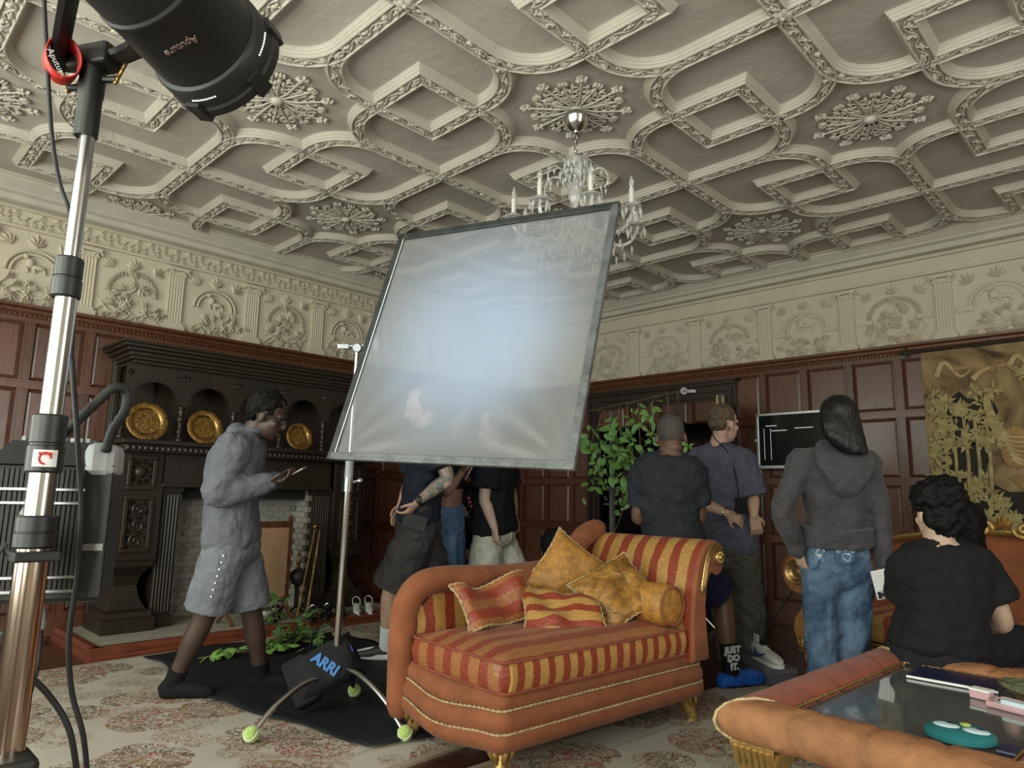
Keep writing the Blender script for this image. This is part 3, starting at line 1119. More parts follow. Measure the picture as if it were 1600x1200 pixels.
# ------------------------------------------------------------------ rugs, doorway
def rug_material(name, ground, bw, bh):
    """cream ground with scattered sprays of flowers and a lined border"""
    m, nt, b = nodes(name)
    co = coords(nt)
    def spray(scale, thr, cols, seed, size):
        mp = N(nt, 'ShaderNodeMapping')
        mp.inputs['Location'].default_value = (seed, seed * 1.7, 0)
        nt.links.new(co, mp.inputs['Vector'])
        # warped so the motifs read as stems and petals
        wn = N(nt, 'ShaderNodeTexNoise', Scale=scale * 2.5, Detail=3.0)
        nt.links.new(mp.outputs[0], wn.inputs['Vector'])
        wv = mixc(nt, .16, mp.outputs[0], wn.outputs['Color'], 'ADD')
        big = N(nt, 'ShaderNodeTexVoronoi', Scale=scale)
        nt.links.new(mp.outputs[0], big.inputs['Vector'])
        sm = N(nt, 'ShaderNodeTexVoronoi', Scale=scale * 7.0, feature='DISTANCE_TO_EDGE')
        nt.links.new(wv, sm.inputs['Vector'])
        n2 = N(nt, 'ShaderNodeTexNoise', Scale=scale * 11, Detail=2.0, Distortion=2.0)
        nt.links.new(wv, n2.inputs['Vector'])
        inside = N(nt, 'ShaderNodeMath', operation='LESS_THAN')
        nt.links.new(big.outputs['Distance'], inside.inputs[0])
        inside.inputs[1].default_value = size
        line = N(nt, 'ShaderNodeMath', operation='GREATER_THAN')
        nt.links.new(n2.outputs['Fac'], line.inputs[0])
        line.inputs[1].default_value = thr
        mul = N(nt, 'ShaderNodeMath', operation='MULTIPLY')
        nt.links.new(inside.outputs[0], mul.inputs[0])
        nt.links.new(line.outputs[0], mul.inputs[1])
        col = ramp(nt, n2.outputs['Color'], [(.0, cols[0]), (.5, cols[0]), (.58, cols[1]), (.66, cols[2])], 'CONSTANT')
        cv = N(nt, 'ShaderNodeTexVoronoi', Scale=scale * 4.0)
        nt.links.new(co, cv.inputs['Vector'])
        colr = ramp(nt, cv.outputs['Color'], [(0, cols[0]), (.38, cols[1]), (.7, cols[2])], 'CONSTANT')
        return mul.outputs[0], colr
    nz = N(nt, 'ShaderNodeTexNoise', Scale=3.0, Detail=6.0)
    nt.links.new(co, nz.inputs['Vector'])
    c = ramp(nt, nz.outputs['Fac'], [(.3, tuple(v * .85 for v in ground)), (.7, ground)])
    f, k = spray(2.9, .50, [(.24, .15, .08), (.15, .10, .07), (.28, .09, .08)], 3.1, .52)
    c = mixc(nt, f, c, k)
    f, k = spray(5.2, .54, [(.22, .17, .10), (.26, .14, .10), (.14, .12, .09)], 8.7, .5)
    c = mixc(nt, f, c, k)
    # border lines
    sx = N(nt, 'ShaderNodeSeparateXYZ')
    nt.links.new(co, sx.inputs[0])
    def absd(sock, half):
        a = N(nt, 'ShaderNodeMath', operation='ABSOLUTE')
        nt.links.new(sock, a.inputs[0])
        s = N(nt, 'ShaderNodeMath', operation='SUBTRACT')
        s.inputs[0].default_value = half
        nt.links.new(a.outputs[0], s.inputs[1])
        return s.outputs[0]
    mn = N(nt, 'ShaderNodeMath', operation='MINIMUM')
    nt.links.new(absd(sx.outputs[0], bw / 2), mn.inputs[0])
    nt.links.new(absd(sx.outputs[1], bh / 2), mn.inputs[1])
    edge = ramp(nt, mn.outputs[0], [(0, (.8, .8, .8)), (.035, (0, 0, 0)), (.22, (.55, .55, .55)), (.236, (0, 0, 0)), (.42, (.55, .55, .55)), (.436, (0, 0, 0))], 'CONSTANT')
    c = mixc(nt, edge, c, (.30, .24, .18))
    nt.links.new(c, b.inputs['Base Color'])
    b.inputs['Roughness'].default_value = .95
    b.inputs['Specular IOR Level'].default_value = .1
    n3 = N(nt, 'ShaderNodeTexNoise', Scale=300.0)
    nt.links.new(co, n3.inputs['Vector'])
    bump(nt, b, n3.outputs['Fac'], .3, .005)
    return m


def sheet(nx, ny, fn):
    m = MB()
    m.v = [fn(i / nx, j / ny) for j in range(ny + 1) for i in range(nx + 1)]
    m.f = [(j * (nx + 1) + i, j * (nx + 1) + i + 1, (j + 1) * (nx + 1) + i + 1, (j + 1) * (nx + 1) + i) for j in range(ny) for i in range(nx)]
    return m


def solidify(o, t, off=-1):
    s = o.modifiers.new('thickness', 'SOLIDIFY')
    s.thickness, s.offset = t, off
    return o


rw, rh = 2.60, 4.9
rg = MB().box(-rw / 2, rw / 2, -rh / 2, rh / 2, 0, .012).build('rug', rug_material('rug_cream', (.47, .43, .375), rw, rh), None, smooth=False, M=Matrix.Translation((.99 + rw / 2 - .01, -4.75, 0)) @ Matrix.Rotation(radians(2), 4, 'Z'))
tag(rg, 'large cream floral rug under the lamp stand and the walking man', 'rug')
rw2, rh2 = 2.6, 3.2
rg = MB().box(-rw2 / 2, rw2 / 2, -rh2 / 2, rh2 / 2, 0, .012).build('rug', rug_material('rug_pale', (.43, .405, .355), rw2, rh2), None, smooth=False, M=Matrix.Translation((3.78 + rw2 / 2, -2.22 - rh2 / 2, 0)) @ Matrix.Rotation(radians(-3), 4, 'Z'))
tag(rg, 'pale floral rug between the orange chaise and the glass coffee table', 'rug')

# black cloth spread on the rug
M_['black_cloth'] = cloth('black_cloth', (.014, .016, .020), fold=.5, fscale=3, rough=.6)
cpts = [(1.05, -4.58), (1.10, -3.35), (2.5, -3.2), (3.5, -3.9), (3.42, -4.40), (2.62, -4.80), (2.3, -4.75)]
def cloth_xy(u, v):
    a = Vector((1.05, -4.57)).lerp(Vector((3.34, -4.45)), u)
    b_ = Vector((1.12, -3.2)).lerp(Vector((3.60, -3.4)), u)
    p = a.lerp(b_, v)
    if v < .35:
        p.y += (.35 - v) * (-.25 * sin(u * pi) + .10 * sin(u * 9))
    z = .016 + .012 * (noise.noise(Vector((p.x * 3, p.y * 3, 1))) + .6) + (.015 * max(0, sin(u * 14 + v * 5)) ** 3)
    return (p.x, p.y, z)
bc = sheet(50, 30, cloth_xy).build('cloth', M_['black_cloth'], auto=0)
solidify(bc, .003)
tag(bc, 'black fabric sheet spread over the rug beneath the chrome stand', 'cloth')

# doorway: dark moulded frame, dark room beyond, panelled leaf
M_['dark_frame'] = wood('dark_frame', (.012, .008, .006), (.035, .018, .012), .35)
dr = struct(bpy.data.objects.new('door_1', None))
COL.objects.link(dr)
x0, x1, zt = DOOR
fm = MB()
for q, (w0, w1, d) in enumerate([(0, .03, .03), (.03, .06, .06), (.06, .085, .045), (.085, .12, .075), (.12, .15, .05)]):
    fm.box(x0 - w1, x0 - w0, -d, .2, 0, zt + w1)
    fm.box(x1 + w0, x1 + w1, -d, .2, 0, zt + w1)
    fm.box(x0 - w0, x1 + w0, -d, .2, zt + w0, zt + w1)
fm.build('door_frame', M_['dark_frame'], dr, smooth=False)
dc = MB()
for z0, z1, e in ((zt + .15, zt + .175, .0), (zt + .175, zt + .195, .03)):
    dc.box(x0 - .16 - e, x1 + .16 + e, -.10 - e, 0, z0, z1)
dc.build('door_cornice', M_['dark_frame'], dr, smooth=False)
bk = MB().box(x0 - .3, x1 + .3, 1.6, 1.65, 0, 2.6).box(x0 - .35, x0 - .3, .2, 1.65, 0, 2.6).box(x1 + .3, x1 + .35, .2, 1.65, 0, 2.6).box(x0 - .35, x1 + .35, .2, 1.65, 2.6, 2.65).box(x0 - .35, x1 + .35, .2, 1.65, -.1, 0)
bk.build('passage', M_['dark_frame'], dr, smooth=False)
bpn = MB()
for q in range(4):
    bpn.box(x0 + q * .42, x0 + .34 + q * .42, 1.57, 1.6, .9, 1.8)
o = bpn.build('passage_panelling', M_['mahogany_panel'], dr, smooth=False)
o['kind'] = 'stuff'
lf = bpy.data.objects.new('door_leaf', None)
COL.objects.link(lf)
lf.parent = dr
lf.location = (x1 - .02, -.06, 0)
lf.rotation_euler = (0, 0, radians(-62))
def lbox(n, mat, *a, **k):
    return MB().box(*a).build(n, M_[mat], lf, smooth=False, **k)
lbox('leaf_board', 'dark_frame', 0, .72, -.015, .015, .01, 1.98)
for a, b_, c, d in ((0, .72, .01, .2), (0, .72, 1.86, 1.98), (0, .72, 1.42, 1.52), (0, .72, .86, .98)):
    lbox('leaf_rail', 'dark_frame', a, b_, -.022, .022, c, d)
for a in (0, .31, .62):
    for c, d in ((.2, .86), (.98, 1.42), (1.52, 1.86)):
        lbox('leaf_stile', 'dark_frame', a, a + .1, -.022, .022, c, d)
for a in (.12, .43):
    for c, d in ((.24, .82), (1.02, 1.38), (1.56, 1.82)):
        lbox('leaf_panel', 'mahogany_panel', a, a + .17, -.02, .02, c, d, bevel=.012)
MB().box(.69, .71, -.03, .03, 1.82, 1.97).build('brass_bolt', M_['brass'], lf, smooth=False)
MB().tube([(.66, -.07, 1.0), (.66, .07, 1.0)], .012, 8).ball((.66, -.07, 1.0), .028, 10, 8).build('door_knob', M_['brass'], lf)

# ------------------------------------------------------------------ upholstery
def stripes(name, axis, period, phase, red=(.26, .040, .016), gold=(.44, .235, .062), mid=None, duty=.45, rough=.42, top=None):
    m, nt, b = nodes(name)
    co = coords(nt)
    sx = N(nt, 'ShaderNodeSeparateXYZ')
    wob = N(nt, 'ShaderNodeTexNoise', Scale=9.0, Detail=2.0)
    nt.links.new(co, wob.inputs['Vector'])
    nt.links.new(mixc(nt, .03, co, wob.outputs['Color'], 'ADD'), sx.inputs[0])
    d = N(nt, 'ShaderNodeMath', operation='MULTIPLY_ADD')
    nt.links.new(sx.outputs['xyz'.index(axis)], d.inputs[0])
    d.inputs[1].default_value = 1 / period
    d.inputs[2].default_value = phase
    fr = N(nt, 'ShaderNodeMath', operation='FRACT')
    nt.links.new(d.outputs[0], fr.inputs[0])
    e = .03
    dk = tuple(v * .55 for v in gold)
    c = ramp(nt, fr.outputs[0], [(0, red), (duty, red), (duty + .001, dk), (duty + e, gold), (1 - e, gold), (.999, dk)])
    th = N(nt, 'ShaderNodeTexNoise', Scale=120.0, Detail=2.0)
    nt.links.new(co, th.inputs['Vector'])
    c = mixc(nt, .35, c, mixc(nt, 1.0, c, ramp(nt, th.outputs['Fac'], [(.35, (.45, .45, .45)), (.65, (1.5, 1.5, 1.5))]), 'MULTIPLY'))
    nt.links.new(c, b.inputs['Base Color'])
    b.inputs['Roughness'].default_value = rough
    b.inputs['Sheen Weight'].default_value = .05
    # slubbed silk threads and ribbed chenille
    sl = N(nt, 'ShaderNodeTexNoise', Scale=30.0, Detail=4.0, Distortion=.8)
    mp = N(nt, 'ShaderNodeMapping')
    mp.inputs['Scale'].default_value = {'x': (.6, .6, 3), 'y': (.6, .6, 3), 'z': (3, 3, .6)}[axis]
    nt.links.new(co, mp.inputs[0])
    nt.links.new(mp.outputs[0], sl.inputs['Vector'])
    bump(nt, b, sl.outputs['Fac'], .55, .012)
    return m


M_['rust'] = cloth('rust', (.245, .083, .037), weave=160, fold=.12, fscale=4, rough=.75, sheen=.08)
M_['rust_red'] = cloth('rust_red', (.25, .065, .036), weave=160, fold=.15, fscale=4, rough=.8, sheen=.08)
M_['gold_cloth'] = solid('gold_cloth', (.40, .185, .036), .45, 0, .3, 30, .5, 90)
M_['bronze_cloth'] = solid('bronze_cloth', (.30, .145, .030), .35, .15, .5, 22, .9, 40)
M_['cord'] = solid('cord', (.50, .38, .20), .7, 0, .35, 60, .8, 120)
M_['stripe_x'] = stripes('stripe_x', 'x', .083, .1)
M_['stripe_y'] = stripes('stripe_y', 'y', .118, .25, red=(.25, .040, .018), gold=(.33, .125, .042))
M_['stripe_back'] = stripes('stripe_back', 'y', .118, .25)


def rope(m, pts, r, closed=False):
    """twisted cord: two strands wound round the path"""
    P = spline(pts, 4, closed) if len(pts) < 60 else [Vector(p) for p in pts]
    # resample evenly
    L = [0]
    Q = P + [P[0]] if closed else P
    for a, b_ in zip(Q, Q[1:]):
        L.append(L[-1] + (b_ - a).length)
    step = r * 1.1
    n = max(4, int(L[-1] / step))
    R_ = []
    i = 0
    for k in range(n + (0 if closed else 1)):
        s = L[-1] * k / n
        while i < len(L) - 2 and L[i + 1] < s:
            i += 1
        t = (s - L[i]) / max(1e-9, L[i + 1] - L[i])
        R_.append(lerp(Q[i], Q[i + 1], t))
    for ph in (0, pi):
        st = []
        xp = None
        for k, p in enumerate(R_):
            t = R_[(k + 1) % len(R_)] - R_[k - 1] if (closed or 0 < k < len(R_) - 1) else (R_[1] - R_[0] if k == 0 else R_[-1] - R_[-2])
            x, y, z = frame(t, xp)
            xp = x
            a = k * .75 + ph
            st.append(p + x * (r * .5 * cos(a)) + y * (r * .5 * sin(a)))
        m.tube(st, r * .55, 4, closed=closed, cap=not closed)
    return m


ch = thing('chaise_longue', 'orange chaise longue with red and gold striped cushions and gold feet', 'chaise longue', (3.98, -4.30, 0), radians(85))
CHL, CHW = 1.28, .68


def rrect(x0, x1, y0, y1, r, z, n=4):
    out = []
    for cx, cy, a0 in ((x1 - r, y1 - r, 0), (x0 + r, y1 - r, pi / 2), (x0 + r, y0 + r, pi), (x1 - r, y0 + r, 3 * pi / 2)):
        for q in range(n + 1):
            a = a0 + pi / 2 * q / n
            out.append((cx + r * cos(a), cy + r * sin(a), z))
    return out


# three padded tiers of the base, wavy at the foot end
def dense(r_):
    out = []
    for a, b_ in zip(r_, r_[1:] + r_[:1]):
        d = (Vector(b_) - Vector(a)).length
        n_ = 12 if d > .3 else 1
        for q in range(n_):
            out.append(tuple(lerp(Vector(a), Vector(b_), q / n_)))
    return out
def tier(z0, z1, e0, e1):
    m = MB()
    secs = []
    for q in range(9):
        t = q / 8
        z = lerp(z0, z1, t)
        e = lerp(e0, e1, t) + .014 * sin(pi * t)
        pts = dense(rrect(-e, CHL + e, -e, CHW + e, .03 + e, z, 4))
        secs.append(pts)
    m.loft(secs)
    return m
def wave(v):
    x, y, z = v
    # the foot end dips in the middle
    k = max(0, 1 - x / .16)
    s_ = sin(pi * min(max(y / CHW, 0), 1)) ** 2
    return (x - .03 * k * s_, y, z - .022 * k * s_)
for z0, z1, a, b_ in ((.125, .195, .005, .025), (.20, .275, .018, .008), (.28, .345, .006, -.012)):
    m = tier(z0, z1, a, b_)
    m.v = [wave(v) for v in m.v]
    m.build('base_tier', M_['rust'], ch, auto=60)
for z, e in ((.198, .024), (.2775, .012)):
    r_ = rrect(-e, CHL + e, -e, CHW + e, .03 + e, z, 6)
    path = []
    for a, b_ in zip(r_, r_[1:] + r_[:1]):
        d = (Vector(b_) - Vector(a)).length
        for q in range(max(1, int(d / .03))):
            path.append(Vector(wave(lerp(Vector(a), Vector(b_), q / max(1, int(d / .03))))))
    rope(MB(), path, .0055, True).build('cord_trim', M_['cord'], ch, auto=0) if False else None
    mm = MB()
    rope(mm, path, .0055, True)
    mm.build('cord_trim', M_['cord'], ch, auto=0)
# seat cushion: top and foot end one fabric, the long border another
def cushion(x0, x1, y0, y1, z0, z1, puff=.03):
    m = MB()
    secs = []
    N_ = 10
    for q in range(N_ + 1):
        t = q / N_
        z = lerp(z0, z1, t)
        e = .012 * sin(pi * t)
        secs.append(rrect(x0 - e, x1 + e, y0 - e, y1 + e, .05, z, 5))
    for q in range(1, 6):
        t = q / 6
        s_ = .16 * t
        secs.append(rrect(x0 + s_, x1 - s_, y0 + s_, y1 - s_, .05, z1 + puff * sin(t * pi / 2), 5))
    m.loft(secs)
    return m
cu = cushion(.0, 1.17, .0, CHW - .06, .335, .45, .035)
cu.v = [(x, y, z + .006 * noise.noise(Vector((x * 5, y * 5, z * 9)))) for x, y, z in cu.v]
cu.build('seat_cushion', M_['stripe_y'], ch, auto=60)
bd = MB()
bd.loft([[(x, -.0155 - .011 * sin(pi * t), lerp(.342, .447, t)) for t in [k / 8 for k in range(9)]] + [(x, .0, lerp(.447, .342, t)) for t in [k / 8 for k in range(9)]] for x in [.035 + q * (1.10 / 30) for q in range(31)]])
bd.v = [(x, y + .004 * noise.noise(Vector((x * 25, 0, z * 14))), z) for x, y, z in bd.v]
bd.build('cushion_border', M_['stripe_x'], ch, auto=60)
for z in (.338, .450):
    mm = MB()
    mm.tube([Vector(p) for p in rrect(-.006, 1.176, -.018, CHW - .055, .05, z, 6)], .006, 6, closed=True)
    mm.build('piping', M_['rust_red'], ch, auto=0)
# far side wing: padded roll rising at the foot and running to the head
yw = CHW + .005
path = spline([(-.005, yw, .15), (-.008, yw, .42), (.005, yw, .57), (.08, yw, .655), (.22, yw, .675), (.55, yw, .665), (.88, yw, .68), (1.06, yw + .01, .75), (1.20, yw + .02, .85), (1.30, yw + .02, .885)], 6)
wg = MB().tube(path, .062, 14, dome=True)
wg.build('wing_roll', M_['rust'], ch, auto=0)
pan = MB()
xs_ = [.04 + q * .045 for q in range(28)]
zt_ = lambda x: .62 if x > .12 else .57
pan.loft([[(x, yw - .035, .30), (x, yw + .03, .30), (x, yw + .03, zt_(x)), (x, yw - .02, zt_(x)), (x, yw - .05, .5)] for x in xs_])
pan.build('wing_panel', stripes('stripe_wing', 'x', .118, .2), ch, auto=60)
# rolled head end
prof = [(1.16, .40), (1.165, .52), (1.185, .64), (1.22, .75), (1.27, .83), (1.325, .868), (1.385, .865), (1.43, .83), (1.445, .775), (1.42, .72), (1.37, .70), (1.325, .72), (1.285, .66), (1.262, .55), (1.27, .42), (1.285, .30), (1.16, .30)]
pp = [Vector((x, 0, z)) for x, z in prof]
sp = spline(pp[:14], 3) + pp[14:]
hd = MB()
hd.loft([[(p.x, y, p.z) for p in sp] for y in [-.03 + q * (CHW + .06) / 20 for q in range(21)]])
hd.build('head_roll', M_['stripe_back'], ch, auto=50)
fc = MB()
sc_ = lambda p, e: (p.x, p.z)
fcp = [(p.x, p.z) for p in sp]
for y0_, y1_ in ((-.052, -.03),):
    fc.loft([[(p.x, y1_, p.z) for p in sp], [(p.x + .0, y0_ + .012, p.z) for p in sp], [(lerp(1.27, p.x, .94), y0_, lerp(.62, p.z, .96)) for p in sp]])
fc.build('head_side', M_['rust'], ch, auto=60)
# gold mounts on the near scroll
gm = MB()
c0 = Vector((1.38, -.06, .785))
gm.lathe([(0, .02), (.012, .02), (.018, .01), (.03, .012), (.034, .004), (.034, -.01)], 18, TM(c0, (0, -1, 0)))
for q in range(10):
    a = 2 * pi * q / 10
    gm.ball((c0.x + .024 * cos(a), c0.y - .01, c0.z + .024 * sin(a)), .007, 6, 5)
gm.build('scroll_rosette', M_['gold'], ch)
gs = MB()
for off in (0, .012, .024):
    gs.tube(spline([(1.42 - off, -.058, .825 + off * .1), (1.365, -.06, .856 - off), (1.31 + off * .2, -.06, .835 - off), (1.265 + off, -.06, .77), (1.235 + off, -.06, .68), (1.222 + off, -.06, .64)], 5), .006, 6)
gs.ball((1.234, -.062, .635), (.022, .01, .02), 8, 6)
gs.build('gilt_moulding', M_['gold'], ch)
# bolster
bo = MB().lathe([(0, 0), (.07, 0), (.085, .006), (.098, .02), (.10, .04), (.10, .38), (.09, .40), (0, .40)], 22, TM((1.07, .0, .565), (0, 1, 0), (1, 0, 0)))
bo.build('bolster', M_['gold_cloth'], ch, auto=50)
mm = MB().tube([Vector((1.07 + .088 * cos(a * pi / 12), .0, .565 + .088 * sin(a * pi / 12))) for a in range(24)], .006, 6, closed=True)
mm.build('bolster_piping', M_['rust'], ch, auto=0)
# carved gold feet
def foot_mesh():
    m = MB()
    P = spline([(0, 0, .16), (.0, 0, .12), (-.015, 0, .08), (-.035, 0, .03), (-.03, 0, .0)], 4)
    m.tube(P, [.05 - .022 * min(1, i / 11) for i in range(len(P))], 12, flat=.8)
    for q in range(7):
        a = 2 * pi * q / 7
        m.tube([Vector((.046 * cos(a), .04 * sin(a), .155)), Vector((.05 * cos(a) - .004, .044 * sin(a), .12)), Vector((.036 * cos(a) - .016, .03 * sin(a), .085))], [.01, .014, .004], 6)
    return m
FM = foot_mesh().mesh('foot', M_['gold'])
for x, y, a in ((.05, .05, radians(45)), (.05, CHW - .06, radians(-45)), (CHL - .06, .05, radians(135)), (CHL - .06, CHW - .06, radians(-135))):
    link('foot', FM, ch, Matrix.Translation((x, y, 0)) @ Matrix.Rotation(a, 4, 'Z'))

# --- loose cushions on the chaise (world placement through its local frame)
CHM = Matrix.Translation(ch.location) @ Matrix.Rotation(radians(85), 4, 'Z')


def pillow(name, label, w, h, t, mat, M, crumple=.0, seed=0, sag=0, fold=None, cordr=.007):
    th = thing(name, label, 'cushion', (0, 0, 0), 0, 'loose cushions on the chaise')
    th.matrix_world = M
    n = 22
    def pt(u, v, s):
        x, y = (u - .5) * w, (v - .5) * h
        # pulled-in edges between pointed corners
        k = 1 - .10 * (1 - (2 * u - 1) ** 2) * abs(2 * v - 1) ** 3
        l = 1 - .10 * (1 - (2 * v - 1) ** 2) * abs(2 * u - 1) ** 3
        x, y = x * l, y * k
        z = t * ((1 - abs(2 * u - 1) ** 2.6) * (1 - abs(2 * v - 1) ** 2.6)) ** .55
        q = noise.noise(Vector((x * 9 + seed, y * 9, seed))) * crumple
        z2 = s * z * .5 + q * (.4 + .6 * z / t)
        p = Vector((x, y, z2 + sag * ((2 * u - 1) ** 2 + (2 * v - 1) ** 2)))
        if fold:
            p = fold(p, u, v)
        return p
    m = MB()
    top = sheet(n, n, lambda u, v: tuple(pt(u, v, 1)))
    bot = sheet(n, n, lambda u, v: tuple(pt(u, v, -1)))
    bot.f = [tuple(reversed(f)) for f in bot.f]
    m.join(top).join(bot)
    m.build('cover', mat, th, auto=0)
    edge = [pt(i / n, 0, 0) for i in range(n)] + [pt(1, i / n, 0) for i in range(n)] + [pt(1 - i / n, 1, 0) for i in range(n)] + [pt(0, 1 - i / n, 0) for i in range(n)]
    r_ = MB()
    rope(r_, edge, cordr, True)
    r_.build('cord_edge', M_['cord'], th, auto=0)
    return th


def PM(loc, normal, up):
    return CHM @ TM(loc, normal, up)


pillow('cushion', 'plain gold cushion standing on its point against the wing of the chaise', .36, .36, .13, M_['gold_cloth'], PM((.90, .53, .665), (-.45, -.85, .25), (.60, -.1, .72)), .015, 2)
pillow('cushion', 'bronze quilted cushion with pale cord leaning against the bolster', .36, .34, .11, M_['bronze_cloth'], PM((.95, .25, .61), (-.55, -.55, .70), (.75, -.35, .45)), .035, 5)
def foldc(p, u, v):
    p = p.copy()
    p.z += .10 * max(0, u - .55) * sin(v * 3.1)
    return p
pillow('cushion', 'red and gold striped cushion lying crumpled in the middle of the chaise', .40, .30, .07, stripes('stripe_cushion', 'y', .085, .3), PM((.64, .32, .535), (-.2, -.5, .85), (.75, -.5, 0)), .05, 9, fold=foldc)
def folda(p, u, v):
    p = p.copy()
    p.z += .07 * sin(u * 5.0) * (1 - v) + .05 * sin(u * 9 + 1)
    return p
pillow('cushion', 'folded striped cushion cover propped open against the wing near the foot', .50, .24, .04, stripes('stripe_cover', 'y', .11, .6, gold=(.32, .11, .036)), PM((.40, .50, .575), (-.1, -.80, .55), (.97, -.1, .16)), .04, 14, fold=folda)

# ------------------------------------------------------------------ glass coffee table
m, nt, b = nodes('table_glass')
b.inputs['Base Color'].default_value = (.02, .03, .035, 1)
b.inputs['Roughness'].default_value = .03
b.inputs['Transmission Weight'].default_value = .9
b.inputs['IOR'].default_value = 1.5
nzz = N(nt, 'ShaderNodeTexNoise', Scale=4.0)
nt.links.new(coords(nt), nzz.inputs['Vector'])
nt.links.new(ramp(nt, nzz.outputs['Fac'], [(.3, (.55, .62, .64)), (.7, (.62, .68, .68))]), b.inputs['Base Color'])
M_['table_glass'] = m
M_['rim_gold'] = cloth('rim_gold', (.30, .138, .066), weave=110, fold=.3, fscale=9, rough=.65, var=.22)
tb = thing('coffee_table', 'low coffee table with padded rust rim, gold feet and inset glass top', 'table', (5.28, -3.60, 0), radians(-3))
TW, TH = .44, .64            # half sizes
def rim_side(L, seg, n_along=60):
    m = MB()
    secs = []
    for i in range(n_along + 1):
        t = i / n_along
        x = lerp(-L, L, t)
        ring = []
        for k in range(16):
            a = 2 * pi * k / 16
            ph = (t * seg + .10 * sin(a) - .06 * cos(a)) % 1
            bul = 1 - .16 * max(0, 1 - min(ph, 1 - ph) / .12) ** 1.5
            y = .085 * bul * (abs(cos(a)) ** .8) * (1 if cos(a) > 0 else -1)
            z = .062 * bul * (abs(sin(a)) ** .8) * (1 if sin(a) > 0 else -1)
            ring.append((x * (1 - y / L), y, z))
        secs.append(ring)
    m.loft(secs)
    return m
for (cx, cy, rot, L, sg, mt) in ((0, -TH + .085, 0, TW - .085, 4, 'rim_gold'), (0, TH - .085, pi, TW - .085, 4, 'rim_gold'), (-TW + .085, 0, -pi / 2, TH - .085, 5, 'rust_red'), (TW - .085, 0, pi / 2, TH - .085, 5, 'rust_red')):
    r_ = rim_side(L, sg)
    # outward = -y in local; mitre lengthens the outer edge
    r_.v = [(x, y, z) for x, y, z in r_.v]
    secfix = []
    for x, y, z in r_.v:
        secfix.append((x, y, z))
    r_.v = secfix
    r_.build('padded_rim', M_[mt], tb, M=Matrix.Translation((cx, cy, .42)) @ Matrix.Rotation(rot, 4, 'Z'), auto=50)
for sx_ in (-1, 1):
    for sy_ in (-1, 1):
        c = MB()
        c.tube([Vector((sx_ * (TW - .085 + .086 * cos(a)), sy_ * (TH - .085 + .086 * cos(a)), .42 + .063 * sin(a))) for a in [q * pi / 8 for q in range(16)]], .006, 6, closed=True)
        c.build('corner_cord', M_['cord'], tb, auto=0)
        lg = MB()
        lx, ly = sx_ * (TW - .10), sy_ * (TH - .10)
        secs = []
        for z, h in ((0, .05), (.05, .05), (.06, .042), (.27, .042), (.28, .05), (.30, .052), (.335, .062), (.36, .07), (.37, .07)):
            secs.append([(lx - h, ly - h, z), (lx + h, ly - h, z), (lx + h, ly + h, z), (lx - h, ly + h, z)])
        lg.loft(secs)
        for q in range(6):
            for ax_ in range(2):
                for s in (-1, 1):
                    o_ = -.05 + q * .02
                    p0 = Vector((lx + (o_ if ax_ else s * .056), ly + (s * .056 if ax_ else o_), .30))
                    p1 = Vector((lx + (o_ if ax_ else s * .068), ly + (s * .068 if ax_ else o_), .355))
                    lg.tube([p0, p1], .008, 5)
        lg.build('leg', M_['gold'], tb, auto=40)
MB().box(-TW + .15, TW - .15, -TH + .15, TH - .15, .435, .445).build('glass_top', M_['table_glass'], tb, smooth=False)
gm = MB()
rope(gm, [Vector(p) for p in rrect(-TW + .165, TW - .165, -TH + .165, TH - .165, .02, .455, 3)], .006, True)
gm.build('gilt_cord', M_['gold'], tb, auto=0)
M_['shelf_red'] = wood('shelf_red', (.05, .012, .010), (.12, .03, .022), .25, 'x')
MB().box(-TW + .12, TW - .12, -TH + .12, TH - .12, .14, .16).build('lower_shelf', M_['shelf_red'], tb, smooth=False)

# things on the table
TBM = Matrix.Translation((5.28, -3.60, 0)) @ Matrix.Rotation(radians(-3), 4, 'Z')


def at_table(t, x, y, z, rz=0):
    t.matrix_world = TBM @ Matrix.Translation((x, y, z)) @ Matrix.Rotation(rz, 4, 'Z')
    return t


M_['navy'] = solid('navy', (.015, .018, .06), .3)
M_['pink'] = solid('pink', (.55, .33, .36), .35)
M_['pale_blue'] = solid('pale_blue', (.55, .68, .75), .3)
M_['teal'] = solid('teal', (.015, .16, .17), .5)
t = at_table(thing('laptop', 'closed dark laptop lying at the far edge of the glass table', 'laptop', ), -.06, .37, .446, .03)
MB().box(-.14, .14, -.1, .1, 0, .012).build('body', M_['navy'], t, smooth=False, bevel=.004)
MB().box(-.14, .14, -.102, -.1, .002, .010).build('bright_edge', M_['white_plastic'], t, smooth=False)
t = at_table(thing('pencil_case', 'lilac open tray of pens on the far right of the glass table', 'tray'), .22, .10, .446, -.25)
tr = MB().box(-.12, .12, -.05, .05, 0, .004)
for a in ((-.12, .12, -.05, -.046), (-.12, .12, .046, .05), (-.12, -.116, -.046, .046), (.116, .12, -.046, .046)):
    tr.box(*a, .004, .018)
tr.build('tray_body', M_['pink'], t, smooth=False, bevel=.002)
for q in range(3):
    MB().tube([Vector((-.10, -.03 + q * .025, .014)), Vector((.10, -.025 + q * .02, .014))], .007, 8, dome=True).build('pen', [M_['grey_plastic'], M_['navy'], M_['pink']][q], t)
MB().box(-.08, -.01, -.045, -.01, .012, .03).build('packet', M_['pale_blue'], t, smooth=False, bevel=.003)
t = at_table(thing('box', 'small pink plastic box beside the laptop on the glass table', 'box'), .06, .17, .446, -.2)
MB().box(-.03, .03, -.02, .02, 0, .024).build('case', M_['pink'], t, smooth=False, bevel=.004)
